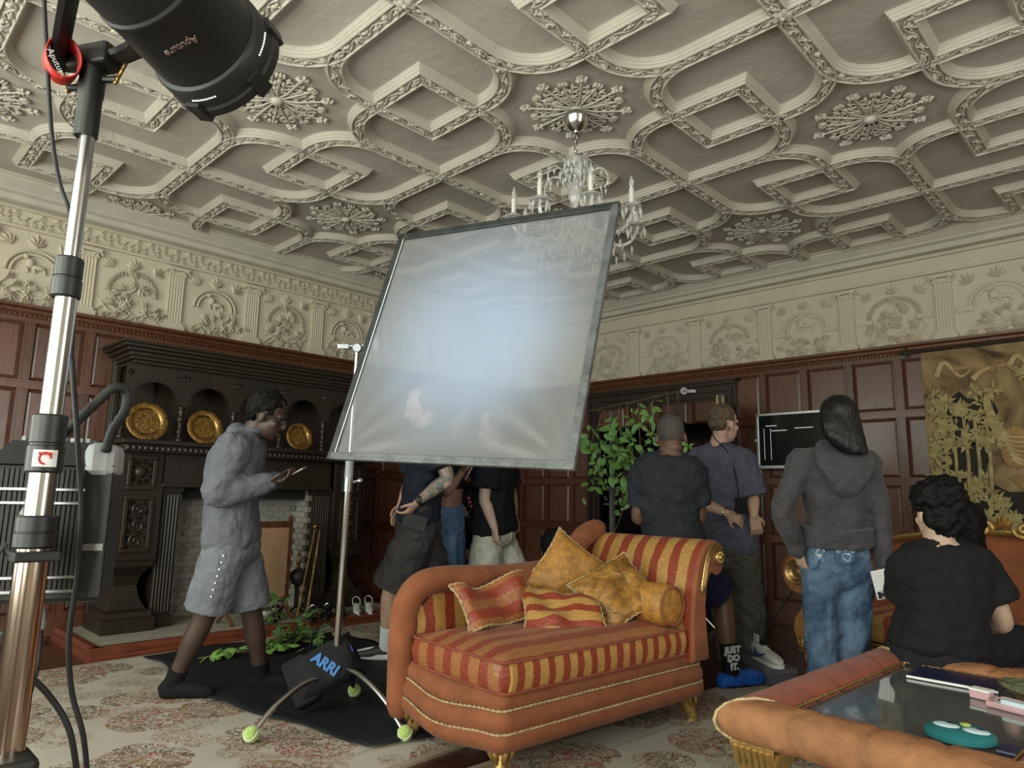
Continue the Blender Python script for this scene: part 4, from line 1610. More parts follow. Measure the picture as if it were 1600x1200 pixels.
MB().box(-.031, .031, -.021, .021, .024, .032).build('lid', M_['white_plastic'], t, smooth=False, bevel=.002)
# bundle of green netting
nb = MB()
random.seed(31)
for q in range(26):
    c = Vector((random.uniform(-.05, .05), random.uniform(-.03, .03), .02 + random.uniform(0, .03)))
    r1, a0 = random.uniform(.03, .06), random.uniform(0, 6.28)
    tl = random.uniform(-.8, .8)
    nb.tube([c + Vector((r1 * cos(a), r1 * .7 * sin(a), max(-.015 - c.z + .02, r1 * .35 * sin(a + a0) * tl))) for a in [k * pi / 6 for k in range(12)]], .0035, 5, closed=True)
o = nb.build('cord_bundle', solid('moss_cord', (.10, .11, .055), .8, var=.5, scale=40), None, M=TBM @ Matrix.Translation((.19, .28, .452)))
tag(o, 'tangled bundle of mossy green cord on the glass table', 'cord')
# teal pouch with two pale ovals
t = at_table(thing('pouch', 'round teal pouch with two pale eye patches on the glass near the front corner', 'pouch'), .13, -.34, .446, .0)
MB().lathe([(0, 0), (.075, 0), (.085, .006), (.085, .018), (.075, .025), (0, .026)], 24).build('body', M_['teal'], t)
for s in (-1, 1):
    e = MB().ball((s * .036, .012, .026), (.033, .026, .005), 16, 6).build('eye_patch', M_['pale_blue'], t)
    MB().ball((s * .036 + .008, .022, .0305), (.012, .007, .003), 10, 5).build('pupil', M_['navy'], e)
MB().box(-.010, .010, -.008, .008, .024, .03, Matrix.Translation((0, .05, 0)) @ Matrix.Rotation(pi / 4, 4, 'Z')).build('beak_patch', solid('lime', (.45, .55, .10), .5), t, smooth=False)
MB().box(.09, .14, -.06, .02, 0, .012).build('flap', M_['navy'], t, smooth=False, bevel=.004)

# ------------------------------------------------------------------ gilt sofa beyond the table
sf = thing('sofa', 'orange sofa with gilt scrolled arm and carved gold crest against the panelled wall', 'sofa', (4.0, -1.75, 0), radians(-6))
def prof_xz(y0, y1, prof, name, mat, auto=50):
    m = MB()
    m.loft([[(x, y, z) for x, z in prof] for y in (y0, y1)])
    return m.build(name, M_[mat] if isinstance(mat, str) else mat, sf, auto=auto)
outl = [(.10, .08), (.10, .14), (.06, .18), (.02, .26), (.03, .34), (.09, .42), (.13, .48), (.13, .53), (.10, .54)]
outer = [Vector((x, 0, z)) for x, z in outl] + [Vector((.06 + .125 * cos(a), 0, .63 + .125 * sin(a))) for a in [radians(d) for d in range(-60, -350, -24)]] + [Vector((.22, 0, .60)), Vector((.24, 0, .50)), Vector((.26, 0, .35)), Vector((.28, 0, .2)), Vector((.28, 0, .08))]
# arm front outline follows the scroll
arm = [(.28, .08), (.28, .20), (.27, .35), (.255, .50), (.235, .60), (.20, .69)] + [(.085 + .125 * cos(a), .63 + .125 * sin(a)) for a in [radians(d) for d in range(30, 300, 18)]] + [(.135, .50), (.10, .42), (.045, .35), (.025, .28), (.05, .20), (.10, .15), (.10, .08)]
prof_xz(.02, .82, arm, 'arm', 'rust')
inn = [(lerp(.15, x, .86), lerp(.42, z, .93)) for x, z in arm]
prof_xz(-.005, .03, inn, 'arm_front', stripes('stripe_arm', 'z', 2.0, .45, gold=(.38, .16, .042)), 60)
g = MB()
sc0 = Vector((.085, -.02, .63))
g.lathe([(0, .016), (.02, .016), (.028, .004), (.045, .012), (.055, .002), (.072, .012), (.078, 0), (.078, -.01)], 24, TM(sc0, (0, -1, 0)))
g.build('scroll_rosette', M_['gold'], sf, auto=40)
g = MB()
for off in (0, .016, .032, .048):
    g.tube(spline([(.085 + .02, -.02, .705 - off * .2), (.15 + off * .3, -.02, .70 - off * .5), (.20 - .02 + off * .2 - .02, -.02, .62 - off * .3), (.165 + off, -.02, .50), (.15 + off, -.02, .44)], 5), .009, 6)
for z in (.43, .447):
    g.tube([Vector((.135, -.022, z)), Vector((.215, -.022, z))], .009, 6)
g.build('gilt_moulding', M_['gold'], sf)
g = MB().box(.07, .30, -.012, .1, .155, .245)
for q in range(9):
    leaf(g, TM((.085 + q * .025, -.012, .165), (0, -1, 0), (.2 * (-1) ** q, 0, 1)), .075, .05, .014, 3)
g.build('carved_band', M_['gold'], sf, smooth=False)
for x in (.19, 1.75):
    MB().lathe([(.035, 0), (.05, .02), (.045, .045), (.05, .06), (.06, .08)], 12).build('foot', M_['gold'], sf, M=Matrix.Translation((x, .05, 0)))
MB().box(.26, 1.75, .04, .80, .09, .26).build('seat_base', M_['rust'], sf, smooth=False, bevel=.02)
MB().box(.27, 1.74, .02, .62, .27, .42).build('seat_cushion', stripes('stripe_seat', 'x', .12, .1), sf, smooth=False, bevel=.03)
MB().tube([Vector((.26, .035, .262)), Vector((1.75, .035, .262))], .007, 6).build('gold_trim', M_['gold'], sf)
bk_ = MB()
bprof = [(.62, .30), (.66, .55), (.70, .74), (.74, .80), (.80, .80), (.82, .70), (.80, .3)]
bk_.loft([[(x, y, z + (.10 * sin(pi * (x - .2) / 1.6) if z > .6 else 0)) for y, z in bprof] for x in [.25 + q * .05 for q in range(31)]])
bk_.build('backrest', M_['rust'], sf, auto=60)
g = MB()
g.tube(spline([(x, .69, .80 + .11 * sin(pi * (x - .2) / 1.6)) for x in [.25 + q * .15 for q in range(11)]], 4), .02, 8)
for s, xc in ((1, .93), (-1, 1.13)):
    scroll(g, TM((xc, .67, .93), (0, -1, 0), (s, 0, 0)), .05, 1.4, .015)
leaf(g, TM((1.03, .66, .93), (0, -1, 0), (0, 0, 1)), .09, .06, .02)
g.build('gilt_crest', M_['gold'], sf)

# low rust stool the seated man sits on
st_ = thing('ottoman', 'rust upholstered ottoman with gold feet behind the glass coffee table', 'ottoman', (5.36, -2.62, 0), radians(-3))
def puff_box(hx, hy, z0, z1, n=10):
    m = MB()
    secs = []
    for q in range(n + 1):
        t = q / n
        e = .02 * sin(pi * t)
        secs.append(rrect(-hx - e, hx + e, -hy - e, hy + e, .06, lerp(z0, z1, t), 5))
    for q in range(1, 5):
        s_ = .07 * q
        secs.append(rrect(-hx + s_, hx - s_, -hy + s_, hy - s_, .05, z1 + .02 * sin(q / 4 * pi / 2), 5))
    return m.loft(secs)
puff_box(.50, .26, .09, .38).build('padded_seat', M_['rust'], st_, auto=60)
for x in (-.42, .42):
    for y in (-.19, .19):
        MB().lathe([(.028, 0), (.04, .02), (.034, .05), (.045, .09)], 10).build('foot', M_['gold'], st_, M=Matrix.Translation((x, y, 0)))

# ------------------------------------------------------------------ large fresnel lamp on a roller stand
SX, SY = 4.218, -5.889
ls = thing('light_stand', 'tall chrome telescopic lamp stand with black collars at the left edge', 'light stand', (SX, SY, 0))
def sp_(z):
    return Vector((.004 * (z - 1), .004 * (z - 1), z))
def column(z0, z1, r, mat, name='column'):
    m = MB().tube([sp_(z0), sp_(z1)], r, 20)
    return m.build(name, M_[mat], ls)
M_['chrome_copper_reflection'] = solid('chrome_copper_reflection', (.62, .50, .42), .16, 1, .1)  # copperish reflection on the lower column, painted into the chrome colour
column(.44, .985, .030, 'chrome_copper_reflection')
column(.9, 1.22, .0255, 'chrome')
column(1.15, 1.50, .0215, 'chrome')
column(1.45, 1.87, .0155, 'chrome')
def collar(z0, z1, r):
    m = MB().lathe([(r, z0), (r + .004, z0 + .004), (r + .004, lerp(z0, z1, .45)), (r + .001, lerp(z0, z1, .47)), (r + .001, lerp(z0, z1, .5)), (r + .003, lerp(z0, z1, .52)), (r + .003, z1 - .004), (r, z1)], 24)
    o = m.build('collar', M_['black_plastic'], ls)
    return o
c1 = collar(1.475, 1.565, .0245)
c2 = collar(1.105, 1.225, .030)
c3 = collar(.955, 1.02, .034)
# sticker on the middle collar
TC = (CAM - Vector((SX, SY, 1.13))).normalized()
side = Vector((0, 0, 1)).cross(TC).normalized()
m = MB()
rows = []
for zz in (1.118, 1.152):
    rows.append([Vector((0, 0, zz)) + (TC * cos(a) + side * sin(a)) * .0355 for a in [radians(d) for d in range(-36, 37, 6)]])
m.v = [tuple(p - Vector((0, 0, 0))) for r_ in rows for p in r_]
n_ = len(rows[0])
m.f = [(i, i + 1, n_ + i + 1, n_ + i) for i in range(n_ - 1)]
stk = m.build('sticker', M_['white_plastic'], c2, auto=0)
m = MB().tube([Vector((0, 0, 1.135)) + (TC * cos(.28 * cos(q)) + side * sin(.28 * cos(q))) * .0362 + Vector((0, 0, .0115 * sin(q))) for q in [k * pi / 8 for k in range(13)]], .0022, 5)
M_['red'] = solid('red', (.55, .02, .015), .45)
m.build('red_ring', M_['red'], c2)
MB().box(-.012, .012, -.002, .002, -.004, .004, TM(Vector((0, 0, 1.145)) + TC * .0365, TC, side)).build('red_mark', M_['red'], c2, smooth=False)
# clamp bracket and leg hub
bk2 = MB().box(-.045, .045, -.04, .04, .93, .95)
bk2.box(-.10, -.035, -.02, .02, .925, .985)
bk2.build('bracket', M_['black_metal'], ls, smooth=False, bevel=.004)
MB().tube([Vector((-.10, -.03, .955)), Vector((-.02, -.06, .94))], .006, 8).build('handle', M_['steel'], ls)
MB().box(-.035, .075, -.04, .04, .50, .57).build('hub', M_['black_metal'], ls, smooth=False, bevel=.012)
for a in (20, 140, 260):
    ca, sa = cos(radians(a)), sin(radians(a))
    MB().tube([Vector((.03 * ca, .03 * sa, .53)), Vector((.45 * ca, .45 * sa, .035))], .014, 10).build('leg', M_['steel'], ls)
    MB().tube([Vector((.0, .0, .44)), Vector((.22 * ca, .22 * sa, .29))], .008, 8).build('brace', M_['steel'], ls)
    MB().ball((.45 * ca, .45 * sa, .03), .03, 12, 8).build('rubber_foot', M_['rubber'], ls)
# receiver on top
MB().lathe([(.022, 1.845), (.024, 1.85), (.024, 1.94), (.026, 1.945), (.026, 2.02), (.02, 2.025)], 18).build('receiver', M_['black_metal'], ls)
# T-handles
for s, zz in ((1, 1.985), (-1, 1.965)):
    d = CR * s
    p = Vector((0, 0, zz)) + d * .02
    MB().tube([p, p + d * .035], .008, 8).build('clamp_screw', M_['black_metal'], ls)
    h = Vector((0, 0, 1)) * .9 + d * .35
    MB().tube([p + d * .035 - h.normalized() * .012, p + d * .035 + h.normalized() * .045], .0045, 8).build('t_handle', M_['brass'], ls)

# lamp head
FRC = Vector((3.62, -4.18, 1.80))          # centre of the diffusion frame
L0 = W(345, 92, 1.50)                      # centre of the lamp's front ring
AXD = (FRC - L0).normalized()
lh = thing('fresnel_lamp', 'black cylindrical fresnel lamp head with red safety band aimed at the diffusion frame', 'lamp', L0)
ML = TM((0, 0, 0), AXD, Vector((0, 0, 1)))
def lpart(m, n, mat, par=None, **k):
    return m.build(n, M_[mat] if isinstance(mat, str) else mat, par or lh, M=None if par else ML, **k)
lpart(MB().lathe([(.113, -.06), (.125, -.055), (.128, -.05), (.128, -.005), (.132, 0), (.132, .018), (.12, .02), (.115, .0), (.112, -.02)], 48, cap=False), 'front_ring', 'black_metal')
lpart(MB().lathe([(.09, -.40), (.108, -.39), (.112, -.36), (.112, -.22), (.116, -.215), (.116, -.205), (.113, -.20), (.118, -.06), (.110, -.055)], 48), 'barrel', 'black_metal')
lpart(MB().lathe([(.0, -.52), (.07, -.52), (.085, -.50), (.09, -.40), (.0, -.40)], 36), 'housing', 'black_plastic')
m, nt, b = nodes('lamp_lens')
b.inputs['Emission Color'].default_value = (.78, .88, 1, 1)
b.inputs['Emission Strength'].default_value = 6
lpart(MB().lathe([(0, -.012), (.05, -.014), (.10, -.03), (.11, -.04), (0, -.04)], 36), 'lens', m)
# light escaping through the cooling slots
m, nt, b = nodes('slot_light')
b.inputs['Emission Color'].default_value = (.9, .95, 1, 1)
b.inputs['Emission Strength'].default_value = 3
M_['slot_light'] = m
Minv = ML.inverted()
view = (Minv.to_3x3() @ (CAM - L0)).normalized()
av = atan2(view.y, view.x)
dot = MB().box(-.0013, .0013, -.0016, .0016, 0, .001).mesh('vent_slot', m, False)
for g, s in ((av - .95, 0), (av + .50, 0)):
    for q in range(9):
        a = g + q * .052
        link('vent_slot', dot, lh, ML @ TM((.1285 * cos(a), .1285 * sin(a), -.03), (cos(a), sin(a), 0), (0, 0, 1)))
for a in (av - 1.25, av - .2, av + 1.0, av + 2.4):
    ca, sa = cos(a), sin(a)
    mm = MB().box(-.017, .017, -.005, .022, -.02, .03, TM((.131 * ca, .131 * sa, 0), (0, 0, 1), (-sa, ca, 0)))
    mm.box(-.017, -.011, .012, .030, .018, .034, TM((.131 * ca, .131 * sa, 0), (0, 0, 1), (-sa, ca, 0)))
    mm.box(.011, .017, .012, .030, .018, .034, TM((.131 * ca, .131 * sa, 0), (0, 0, 1), (-sa, ca, 0)))
    lpart(mm, 'accessory_clip', 'black_metal', smooth=False)
# lettering, upside down because the head hangs inverted
M_['print_pink'] = solid('print_pink', (.26, .17, .155), .6)
a = av + .35
nrm = Vector((cos(a), sin(a), 0))
Mt = ML @ TM(nrm * .1145 + Vector((0, 0, -.15)), nrm, (nrm.cross(Vector((0, 0, 1)))) * -1)
text_mesh('lettering', 'Aputure', .021, M_['print_pink'], lh, Mt)
# yoke: two flat arms joined at the receiver
topc = Vector((SX, SY, 2.03)) - L0
piv = Minv.to_3x3() @ Vector((0, 0, 0))
axu = AXD.cross(Vector((0, 0, 1))).normalized()
mid = AXD * -.25
for s in (-1, 1):
    p3 = mid + axu * (s * .135)
    p2 = lerp(p3, topc + axu * s * .09, .8)
    path = [topc + axu * (s * .03), topc + axu * (s * .085) + Vector((0, 0, .006)), p2 + axu * (s * .015), p3 + Vector((0, 0, .03))]
    m = MB().tube(spline(path, 5), .024, 8, up=AXD, flat=.5)
    m.build('yoke_arm', M_['black_metal'], lh)
    MB().lathe([(.03, -.012), (.03, .012), (.018, .02), (0, .02)], 16, TM(p3 + Vector((0, 0, .0)), axu * s)).build('tilt_knob', M_['black_plastic'], lh)
MB().box(-.055, .055, -.028, .028, -.022, .03, TM(topc, (0, 0, 1), axu)).build('yoke_foot', M_['black_metal'], lh, smooth=False, bevel=.008)
# red strap
rp = topc + W(120, 95, 1.47) - W(150, 80, 1.47) - CF * .05
m = MB()
rows = [[rp + (axu * cos(t_) * .030 + Vector((0, 0, 1)) * sin(t_) * .030 + AXD * .0) * 1.0 + (CU * k) for t_ in [q * pi / 12 for q in range(25)]] for k in (-.0, )]
xa, ya, za = frame(CF * .75 - CR * .65, CU)
ring = lambda z: [rp + xa * (.046 * cos(q * pi / 14)) + ya * (.034 * sin(q * pi / 14)) + za * z for q in range(28)]
m.loft([ring(-.026), ring(.026)], cap=False)
o = m.build('red_strap', M_['red'], lh, auto=0)
solidify(o, .003)
Mr = TM(rp + ya * 0 - za * 0 + xa * 0 + (CAM - (L0 + rp)).normalized() * .043 + CR * -.012 - CU * .006, (CAM - (L0 + rp)).normalized(), CU * -.9 + CR * .45)
text_mesh('lettering', 'Aputure', .017, M_['white_plastic'], lh, Mr, .0008)
# the lamp's own beam
spd = bpy.data.lights.new('fresnel_beam', 'SPOT')
spd.energy, spd.spot_size, spd.spot_blend, spd.color, spd.shadow_soft_size = 290, radians(40), 1.0, (.50, .73, 1.0), .12
spo = bpy.data.objects.new('fresnel_beam', spd)
COL.objects.link(spo)
spo.matrix_world = TM(L0 + AXD * .03, -AXD, (0, 0, 1))

# ballast hung on the stand
bp0 = W(84, 815, 1.62)
bx_ = thing('ballast_box', 'black finned lamp ballast hanging behind the chrome lamp stand', 'power supply', bp0, radians(44.3 + 22))
MB().box(-.125, .125, -.09, .09, -.175, .13).build('case', M_['black_plastic'], bx_, smooth=False, bevel=.012)
m = MB()
secs = [[(-.125, -.09, .13), (.125, -.09, .13), (.125, .09, .13), (-.125, .09, .13)], [(-.09, -.05, .185), (.10, -.05, .185), (.10, .06, .185), (-.09, .06, .185)]]
m.loft(secs)
m.build('sloped_lid', M_['grey_plastic'] if False else M_['black_plastic'], bx_, smooth=False)
FIN = MB().box(-.0035, .0035, -.022, 0, -.15, .12).mesh('fin', M_['black_metal'], False)
for q in range(20):
    link('fin', FIN, bx_, Matrix.Translation((-.115 + q * .0095, -.09, 0)))
for q in range(9):
    MB().box(-.004, .004, -.045, .045, .182, .195).build('grille_bar', M_['grey_plastic'], bx_, smooth=False, M=Matrix.Translation((-.07 + q * .016, 0, 0)))
for z in (.075, .045, -.115, -.145):
    MB().box(-.128, .075, -.118, -.110, z - .004, z + .004).build('guard_rail', M_['steel'], bx_, smooth=False, bevel=.002)
MB().box(.06, .128, -.094, .05, .10, .185).build('corner_bumper', M_['grey_plastic'], bx_, smooth=False, bevel=.02)
MB().tube([Vector((-.02, -.125, .02)), Vector((-.02, -.10, .02))], .022, 14).build('socket', M_['grey_plastic'], bx_)
MB().box(.07, .12, -.10, -.088, -.06, -.045).build('latch', M_['steel'], bx_, smooth=False)
# strap loop of black braided sleeving
pts = [W(78, 700, 1.5), W(110, 668, 1.53), W(150, 630, 1.56), W(178, 606, 1.58), W(197, 612, 1.6), W(196, 640, 1.6), W(176, 672, 1.6), W(165, 706, 1.6)]
m = MB()
P = spline(pts, 6)
m.tube(P, [.0095 + .0022 * (i % 2) for i in range(len(P))], 10)
o = m.build('strap', M_['rubber'], None, auto=0)
tag(o, 'thick black ribbed strap looping from the lamp stand to the finned ballast', 'strap')

# cables
def cable(name, label, pts, r, mat='rubber', group=None):
    o = MB().tube(spline(pts, 8), r, 8, dome=True).build(name, M_[mat], None, auto=0)
    return tag(o, label, 'cable', group)
cable('cable', 'thin black cable dropping from the lamp behind the upper pole', [W(68, -20, 1.5), W(72, 60, 1.5), W(80, 200, 1.5), W(92, 280, 1.5), W(108, 330, 1.5), W(119, 400, 1.52), W(116, 470, 1.53), W(112, 560, 1.54)], .0045)
cable('cable', 'long grey cable hanging beside the collars and curling down to the rug', [W(112, 560, 1.54), W(116, 620, 1.52), W(122, 700, 1.5), W(127, 800, 1.5), W(120, 900, 1.5), W(108, 1000, 1.5), W(112, 1080, 1.5), W(130, 1150, 1.5), W(138, 1230, 1.5)], .0058)
cable('cable', 'black cable with a round plug hanging under the ballast', [W(60, 925, 1.55), W(63, 985, 1.53), W(58, 1040, 1.5), W(42, 1100, 1.48), W(22, 1180, 1.45), W(10, 1240, 1.45)], .0055)
MB().lathe([(.010, 0), (.014, .01), (.014, .045), (.009, .06)], 12).build('plug', M_['grey_plastic'], bpy.data.objects['cable.002'], M=TM(W(61, 985, 1.53), (W(60, 925, 1.55) - W(63, 985, 1.53)), CR))
cable('cable', 'black cable curving over the rug at the lower left corner', [W(5, 990, 1.4), W(30, 1040, 1.42), W(75, 1085, 1.45), W(108, 1140, 1.46), W(122, 1220, 1.46)], .0065)

# ------------------------------------------------------------------ diffusion frame on a C-stand
TL_, TR_, BR_, BL_ = Vector((3.02, -4.15, 2.42)), Vector((4.18, -3.83, 2.37)), Vector((4.23, -4.20, 1.19)), Vector((3.06, -4.52, 1.24))
df = thing('diffusion_frame', 'large square diffusion screen of translucent white film in a black taped frame', 'diffuser', (TL_ + BR_) / 2)
cen = (TL_ + BR_) / 2
nrm = (TR_ - TL_).cross(BL_ - TL_).normalized()
m, nt, b = nodes('film')
for n_ in list(nt.nodes):
    if n_ != b and n_.type != 'OUTPUT_MATERIAL':
        nt.nodes.remove(n_)
out = [n_ for n_ in nt.nodes if n_.type == 'OUTPUT_MATERIAL'][0]
b.inputs['Base Color'].default_value = (.45, .465, .49, 1)
b.inputs['Roughness'].default_value = .28
b.inputs['Specular IOR Level'].default_value = .5
wz = N(nt, 'ShaderNodeTexNoise', Scale=2.2, Detail=3.0, Distortion=1.5)
nt.links.new(coords(nt), wz.inputs['Vector'])
bump(nt, b, wz.outputs['Fac'], .08, .05)
tr_ = N(nt, 'ShaderNodeBsdfTranslucent')
tr_.inputs['Color'].default_value = (.45, .47, .49, 1)
tp_ = N(nt, 'ShaderNodeBsdfTransparent')
tp_.inputs['Color'].default_value = (.95, .96, .96, 1)
m1 = N(nt, 'ShaderNodeMixShader')
m1.inputs[0].default_value = .45
nt.links.new(b.outputs[0], m1.inputs[1])
nt.links.new(tr_.outputs[0], m1.inputs[2])
m2 = N(nt, 'ShaderNodeMixShader')
m2.inputs[0].default_value = .32
nt.links.new(m1.outputs[0], m2.inputs[1])
nt.links.new(tp_.outputs[0], m2.inputs[2])
nt.links.new(m2.outputs[0], out.inputs['Surface'])
M_['film'] = m
def filmpt(u, v):
    p = lerp(lerp(TL_, TR_, u), lerp(BL_, BR_, u), v)
    k = 0
    # creases running into the lower corners
    for cu_, cv_, amp in ((1, 1, .010), (0, 1, .006)):
        du, dv = abs(u - cu_), abs(v - cv_)
        r_ = sqrt(du * du + dv * dv)
        k += amp * sin(atan2(dv, du) * 16) * max(0, 1 - r_ / .6) * min(1, r_ * 6)
    p = p + nrm * (k + .004 * noise.noise(Vector((u * 4, v * 4, 2))))
    return tuple(p - cen)
sheet(60, 60, filmpt).build('film', M_['film'], df, auto=0)
M_['tape_dark'] = solid('tape_dark', (.045, .05, .05), .4, .2, .3, 15)
M_['tape_grey'] = solid('tape_grey', (.13, .14, .145), .42, .1, .3, 15, .4, 50)
for n_, a, b_, mt in (('top_bar', TL_, TR_, 'tape_dark'), ('right_bar', TR_, BR_, 'tape_grey'), ('bottom_bar', BR_, BL_, 'tape_grey'), ('left_bar', BL_, TL_, 'tape_dark')):
    d = (b_ - a).normalized()
    sd = nrm.cross(d)
    mm = MB()
    secs = []
    for p in (a - d * .018, b_ + d * .018):
        q = p - cen
        secs.append([q + sd * .019 + nrm * .012, q - sd * .017 + nrm * .012, q - sd * .017 - nrm * .012, q + sd * .019 - nrm * .012])
    mm.loft(secs)
    mm.build(n_, M_[mt], df, smooth=False, bevel=.004)
# silver edging strip inside the left side and small print
mm = MB()
ed = lambda v, o_: tuple(lerp(TL_, BL_, v) + (TR_ - TL_).normalized() * o_ - nrm * .010 - cen)
mm.v = [ed(k / 10, o_) for k in range(11) for o_ in (.016, .024)]
mm.f = [(2 * k, 2 * k + 1, 2 * k + 3, 2 * k + 2) for k in range(10)]
mm.build('edge_strip', M_['white_plastic'], df, smooth=False)

cs = thing('light_stand', 'chrome rolling stand with tennis balls on its feet holding the diffusion screen', 'light stand', (2.83, -4.29, 0))
cb, ct = Vector((0, 0, .18)), Vector((2.985, -4.365, 1.80)) - Vector((2.83, -4.29, 0))
def along(z):
    return lerp(cb, ct, (z - .18) / (1.62))
MB().tube([along(.16), along(1.10)], .0175, 16).build('column', M_['chrome'], cs)
MB().tube([along(1.05), along(1.80)], .0125, 14).build('riser', M_['chrome'], cs)
MB().tube([along(1.08), along(1.15)], .024, 16).build('collar', M_['steel'], cs)
MB().tube([along(1.15), along(1.23)], .021, 16).build('collar', M_['grey_plastic'], cs)
k_ = along(1.12)
MB().tube([k_, k_ + CR * .05 + Vector((0, 0, .01))], .007, 8).ball(k_ + CR * .058 + Vector((0, 0, .012)), .014, 8, 6).build('t_handle', M_['steel'], cs)
M_['dull_steel'] = solid('dull_steel', (.30, .31, .32), .45, .8, .2)
g = MB()
hp = along(1.79)
g.lathe([(.02, -.02), (.024, -.016), (.024, .016), (.02, .02)], 18, TM(hp, -CF, CU))
g.build('grip_head', M_['dull_steel'], cs)
MB().tube([hp - CR * .085 + CU * .008, hp + CR * .07 + CU * .012], .010, 10).build('grip_arm', M_['dull_steel'], cs)
MB().box(-.03, .03, -.012, .012, -.014, .014, TM(hp - CR * .07 + CU * .008, CU, CR)).build('grip_handle', M_['dull_steel'], cs, smooth=False, bevel=.004)
MB().box(-.014, .05, -.015, .015, -.03, .03, TM(hp + CR * .055 + CU * .012, CU, CR)).build('grip_jaw', M_['white_plastic'], cs, smooth=False, bevel=.004)
M_['tennis'] = solid('tennis', (.42, .58, .14), .95, 0, .2, 40, .6, 150, sheen=.5)
base = Vector((2.83, -4.29, 0))
for i, fp_ in enumerate(((2.93, -4.75), (2.66, -4.06), (3.36, -4.26))):
    f_ = Vector((fp_[0], fp_[1], .045)) - base
    h = Vector((0, 0, .19 + i * .022))
    MB().tube(spline([h, lerp(h, f_, .35) + Vector((0, 0, .06)), lerp(h, f_, .72) + Vector((0, 0, .055)), f_ + Vector((0, 0, .0))], 6), .0125, 12).build('leg', M_['chrome'], cs)
    tbm = MB().ball((f_.x, f_.y, .047), .034, 18, 12)
    tbo = tbm.build('tennis_ball', M_['tennis'], cs)
    mm = MB().tube([Vector((f_.x + .0345 * cos(q) * cos(.5 * sin(2 * q)), f_.y + .0345 * sin(q) * cos(.5 * sin(2 * q)), .047 + .0345 * sin(.5 * sin(2 * q)))) for q in [k * pi / 12 for k in range(24)]], .002, 4, closed=True)
    mm.build('ball_seam', M_['white_plastic'], tbo)
MB().tube([Vector((0, 0, .16)), Vector((0, 0, .30))], .022, 14).build('hub', M_['black_metal'], cs)
# sandbag slung over the legs
M_['bag_black'] = cloth('bag_black', (.016, .016, .018), fold=.5, fscale=9, rough=.8)
sb = thing('sandbag', 'black fabric sandbag with blue lettering slung over the chrome stand legs', 'sandbag', W(508, 1045, 3.36))
sb.location.z = .22
bx2 = (CR * .55 - CU * .1).normalized()
def bagpt(u, v, s):
    x = (u - .5) * .34
    y = (v - .5) * .22
    z = s * .085 * ((1 - abs(2 * u - 1) ** 4) * (1 - abs(2 * v - 1) ** 4)) ** .5
    p = Vector((x, y, z + .012 * noise.noise(Vector((x * 12, y * 12, 4 + s)))))
    return tuple(p)
mm = MB().join(sheet(20, 16, lambda u, v: bagpt(u, v, 1)))
bt2 = sheet(20, 16, lambda u, v: bagpt(u, v, -1))
bt2.f = [tuple(reversed(f)) for f in bt2.f]
mm.join(bt2)
bn = (-CF * .85 + Vector((0, 0, .5))).normalized()
MBg = TM((0, 0, 0), bn, CR * .82 - CU * -.55)
mm.build('bag', M_['bag_black'], sb, M=MBg, auto=0)
MB().box(-.18, -.06, -.115, .115, -.05, .05).build('flap', M_['bag_black'], sb, M=MBg, smooth=False, bevel=.02)
MB().tube(spline([(.1, .1, .0), (.12, .17, .02), (.02, .18, .02), (-.05, .1, .0)], 5), .010, 6, flat=.4).build('carry_handle', M_['bag_black'], sb, M=MBg)
M_['blue'] = solid('blue', (.012, .13, .40), .5)
text_mesh('lettering', 'ARRI', .068, M_['blue'], sb, MBg @ TM((.02, -.005, .090), (0, 0, 1), (.50, -.86, 0)) , .002, .003)
o = MB().tube(spline([W(545, 1008, 3.38), W(550, 1020, 3.36), W(542, 1030, 3.36)], 5), .010, 6).build('tie', solid('blue_ribbon', (.03, .06, .30), .6), sb, M=Matrix.Translation(-sb.location))

# ------------------------------------------------------------------ chandelier
m, nt, b = nodes('crystal')
b.inputs['Base Color'].default_value = (.95, .95, .93, 1)
b.inputs['Roughness'].default_value = .04
b.inputs['Transmission Weight'].default_value = .75
b.inputs['IOR'].default_value = 1.5
M_['crystal'] = m
M_['candle'] = solid('candle', (.72, .70, .64), .6, 0, .03)
chd = thing('chandelier', 'crystal chandelier with white candle arms hanging from a ceiling rosette', 'chandelier', (X0, Y0, CEIL))
MB().lathe([(0, -.05), (.055, -.05), (.06, -.06), (.07, -.075), (.06, -.11), (.04, -.135), (.015, -.15), (.012, -.16), (0, -.16)], 28).build('canopy', M_['chrome'], chd)
MB().lathe([(.06, -.045), (.064, -.05), (.064, -.066), (.055, -.07)], 28).build('canopy_ring', M_['chrome'], chd)
mm = MB()
for q in range(6):
    zc = -.17 - q * .03
    a0 = q * pi / 2
    mm.tube([Vector((.010 * cos(k * pi / 5) * cos(a0), .010 * cos(k * pi / 5) * sin(a0), zc + .018 * sin(k * pi / 5))) for k in range(10)], .003, 5, closed=True)
mm.build('chain', M_['chrome'], chd)
MB().lathe([(.01, -.33), (.05, -.345), (.055, -.36), (.02, -.38), (.025, -.40), (.012, -.42), (.03, -.47), (.045, -.52), (.03, -.58), (.015, -.6), (.05, -.66), (.07, -.70), (.05, -.75), (.02, -.78), (.02, -.82), (0, -.84)], 14).build('stem', M_['crystal'], chd)
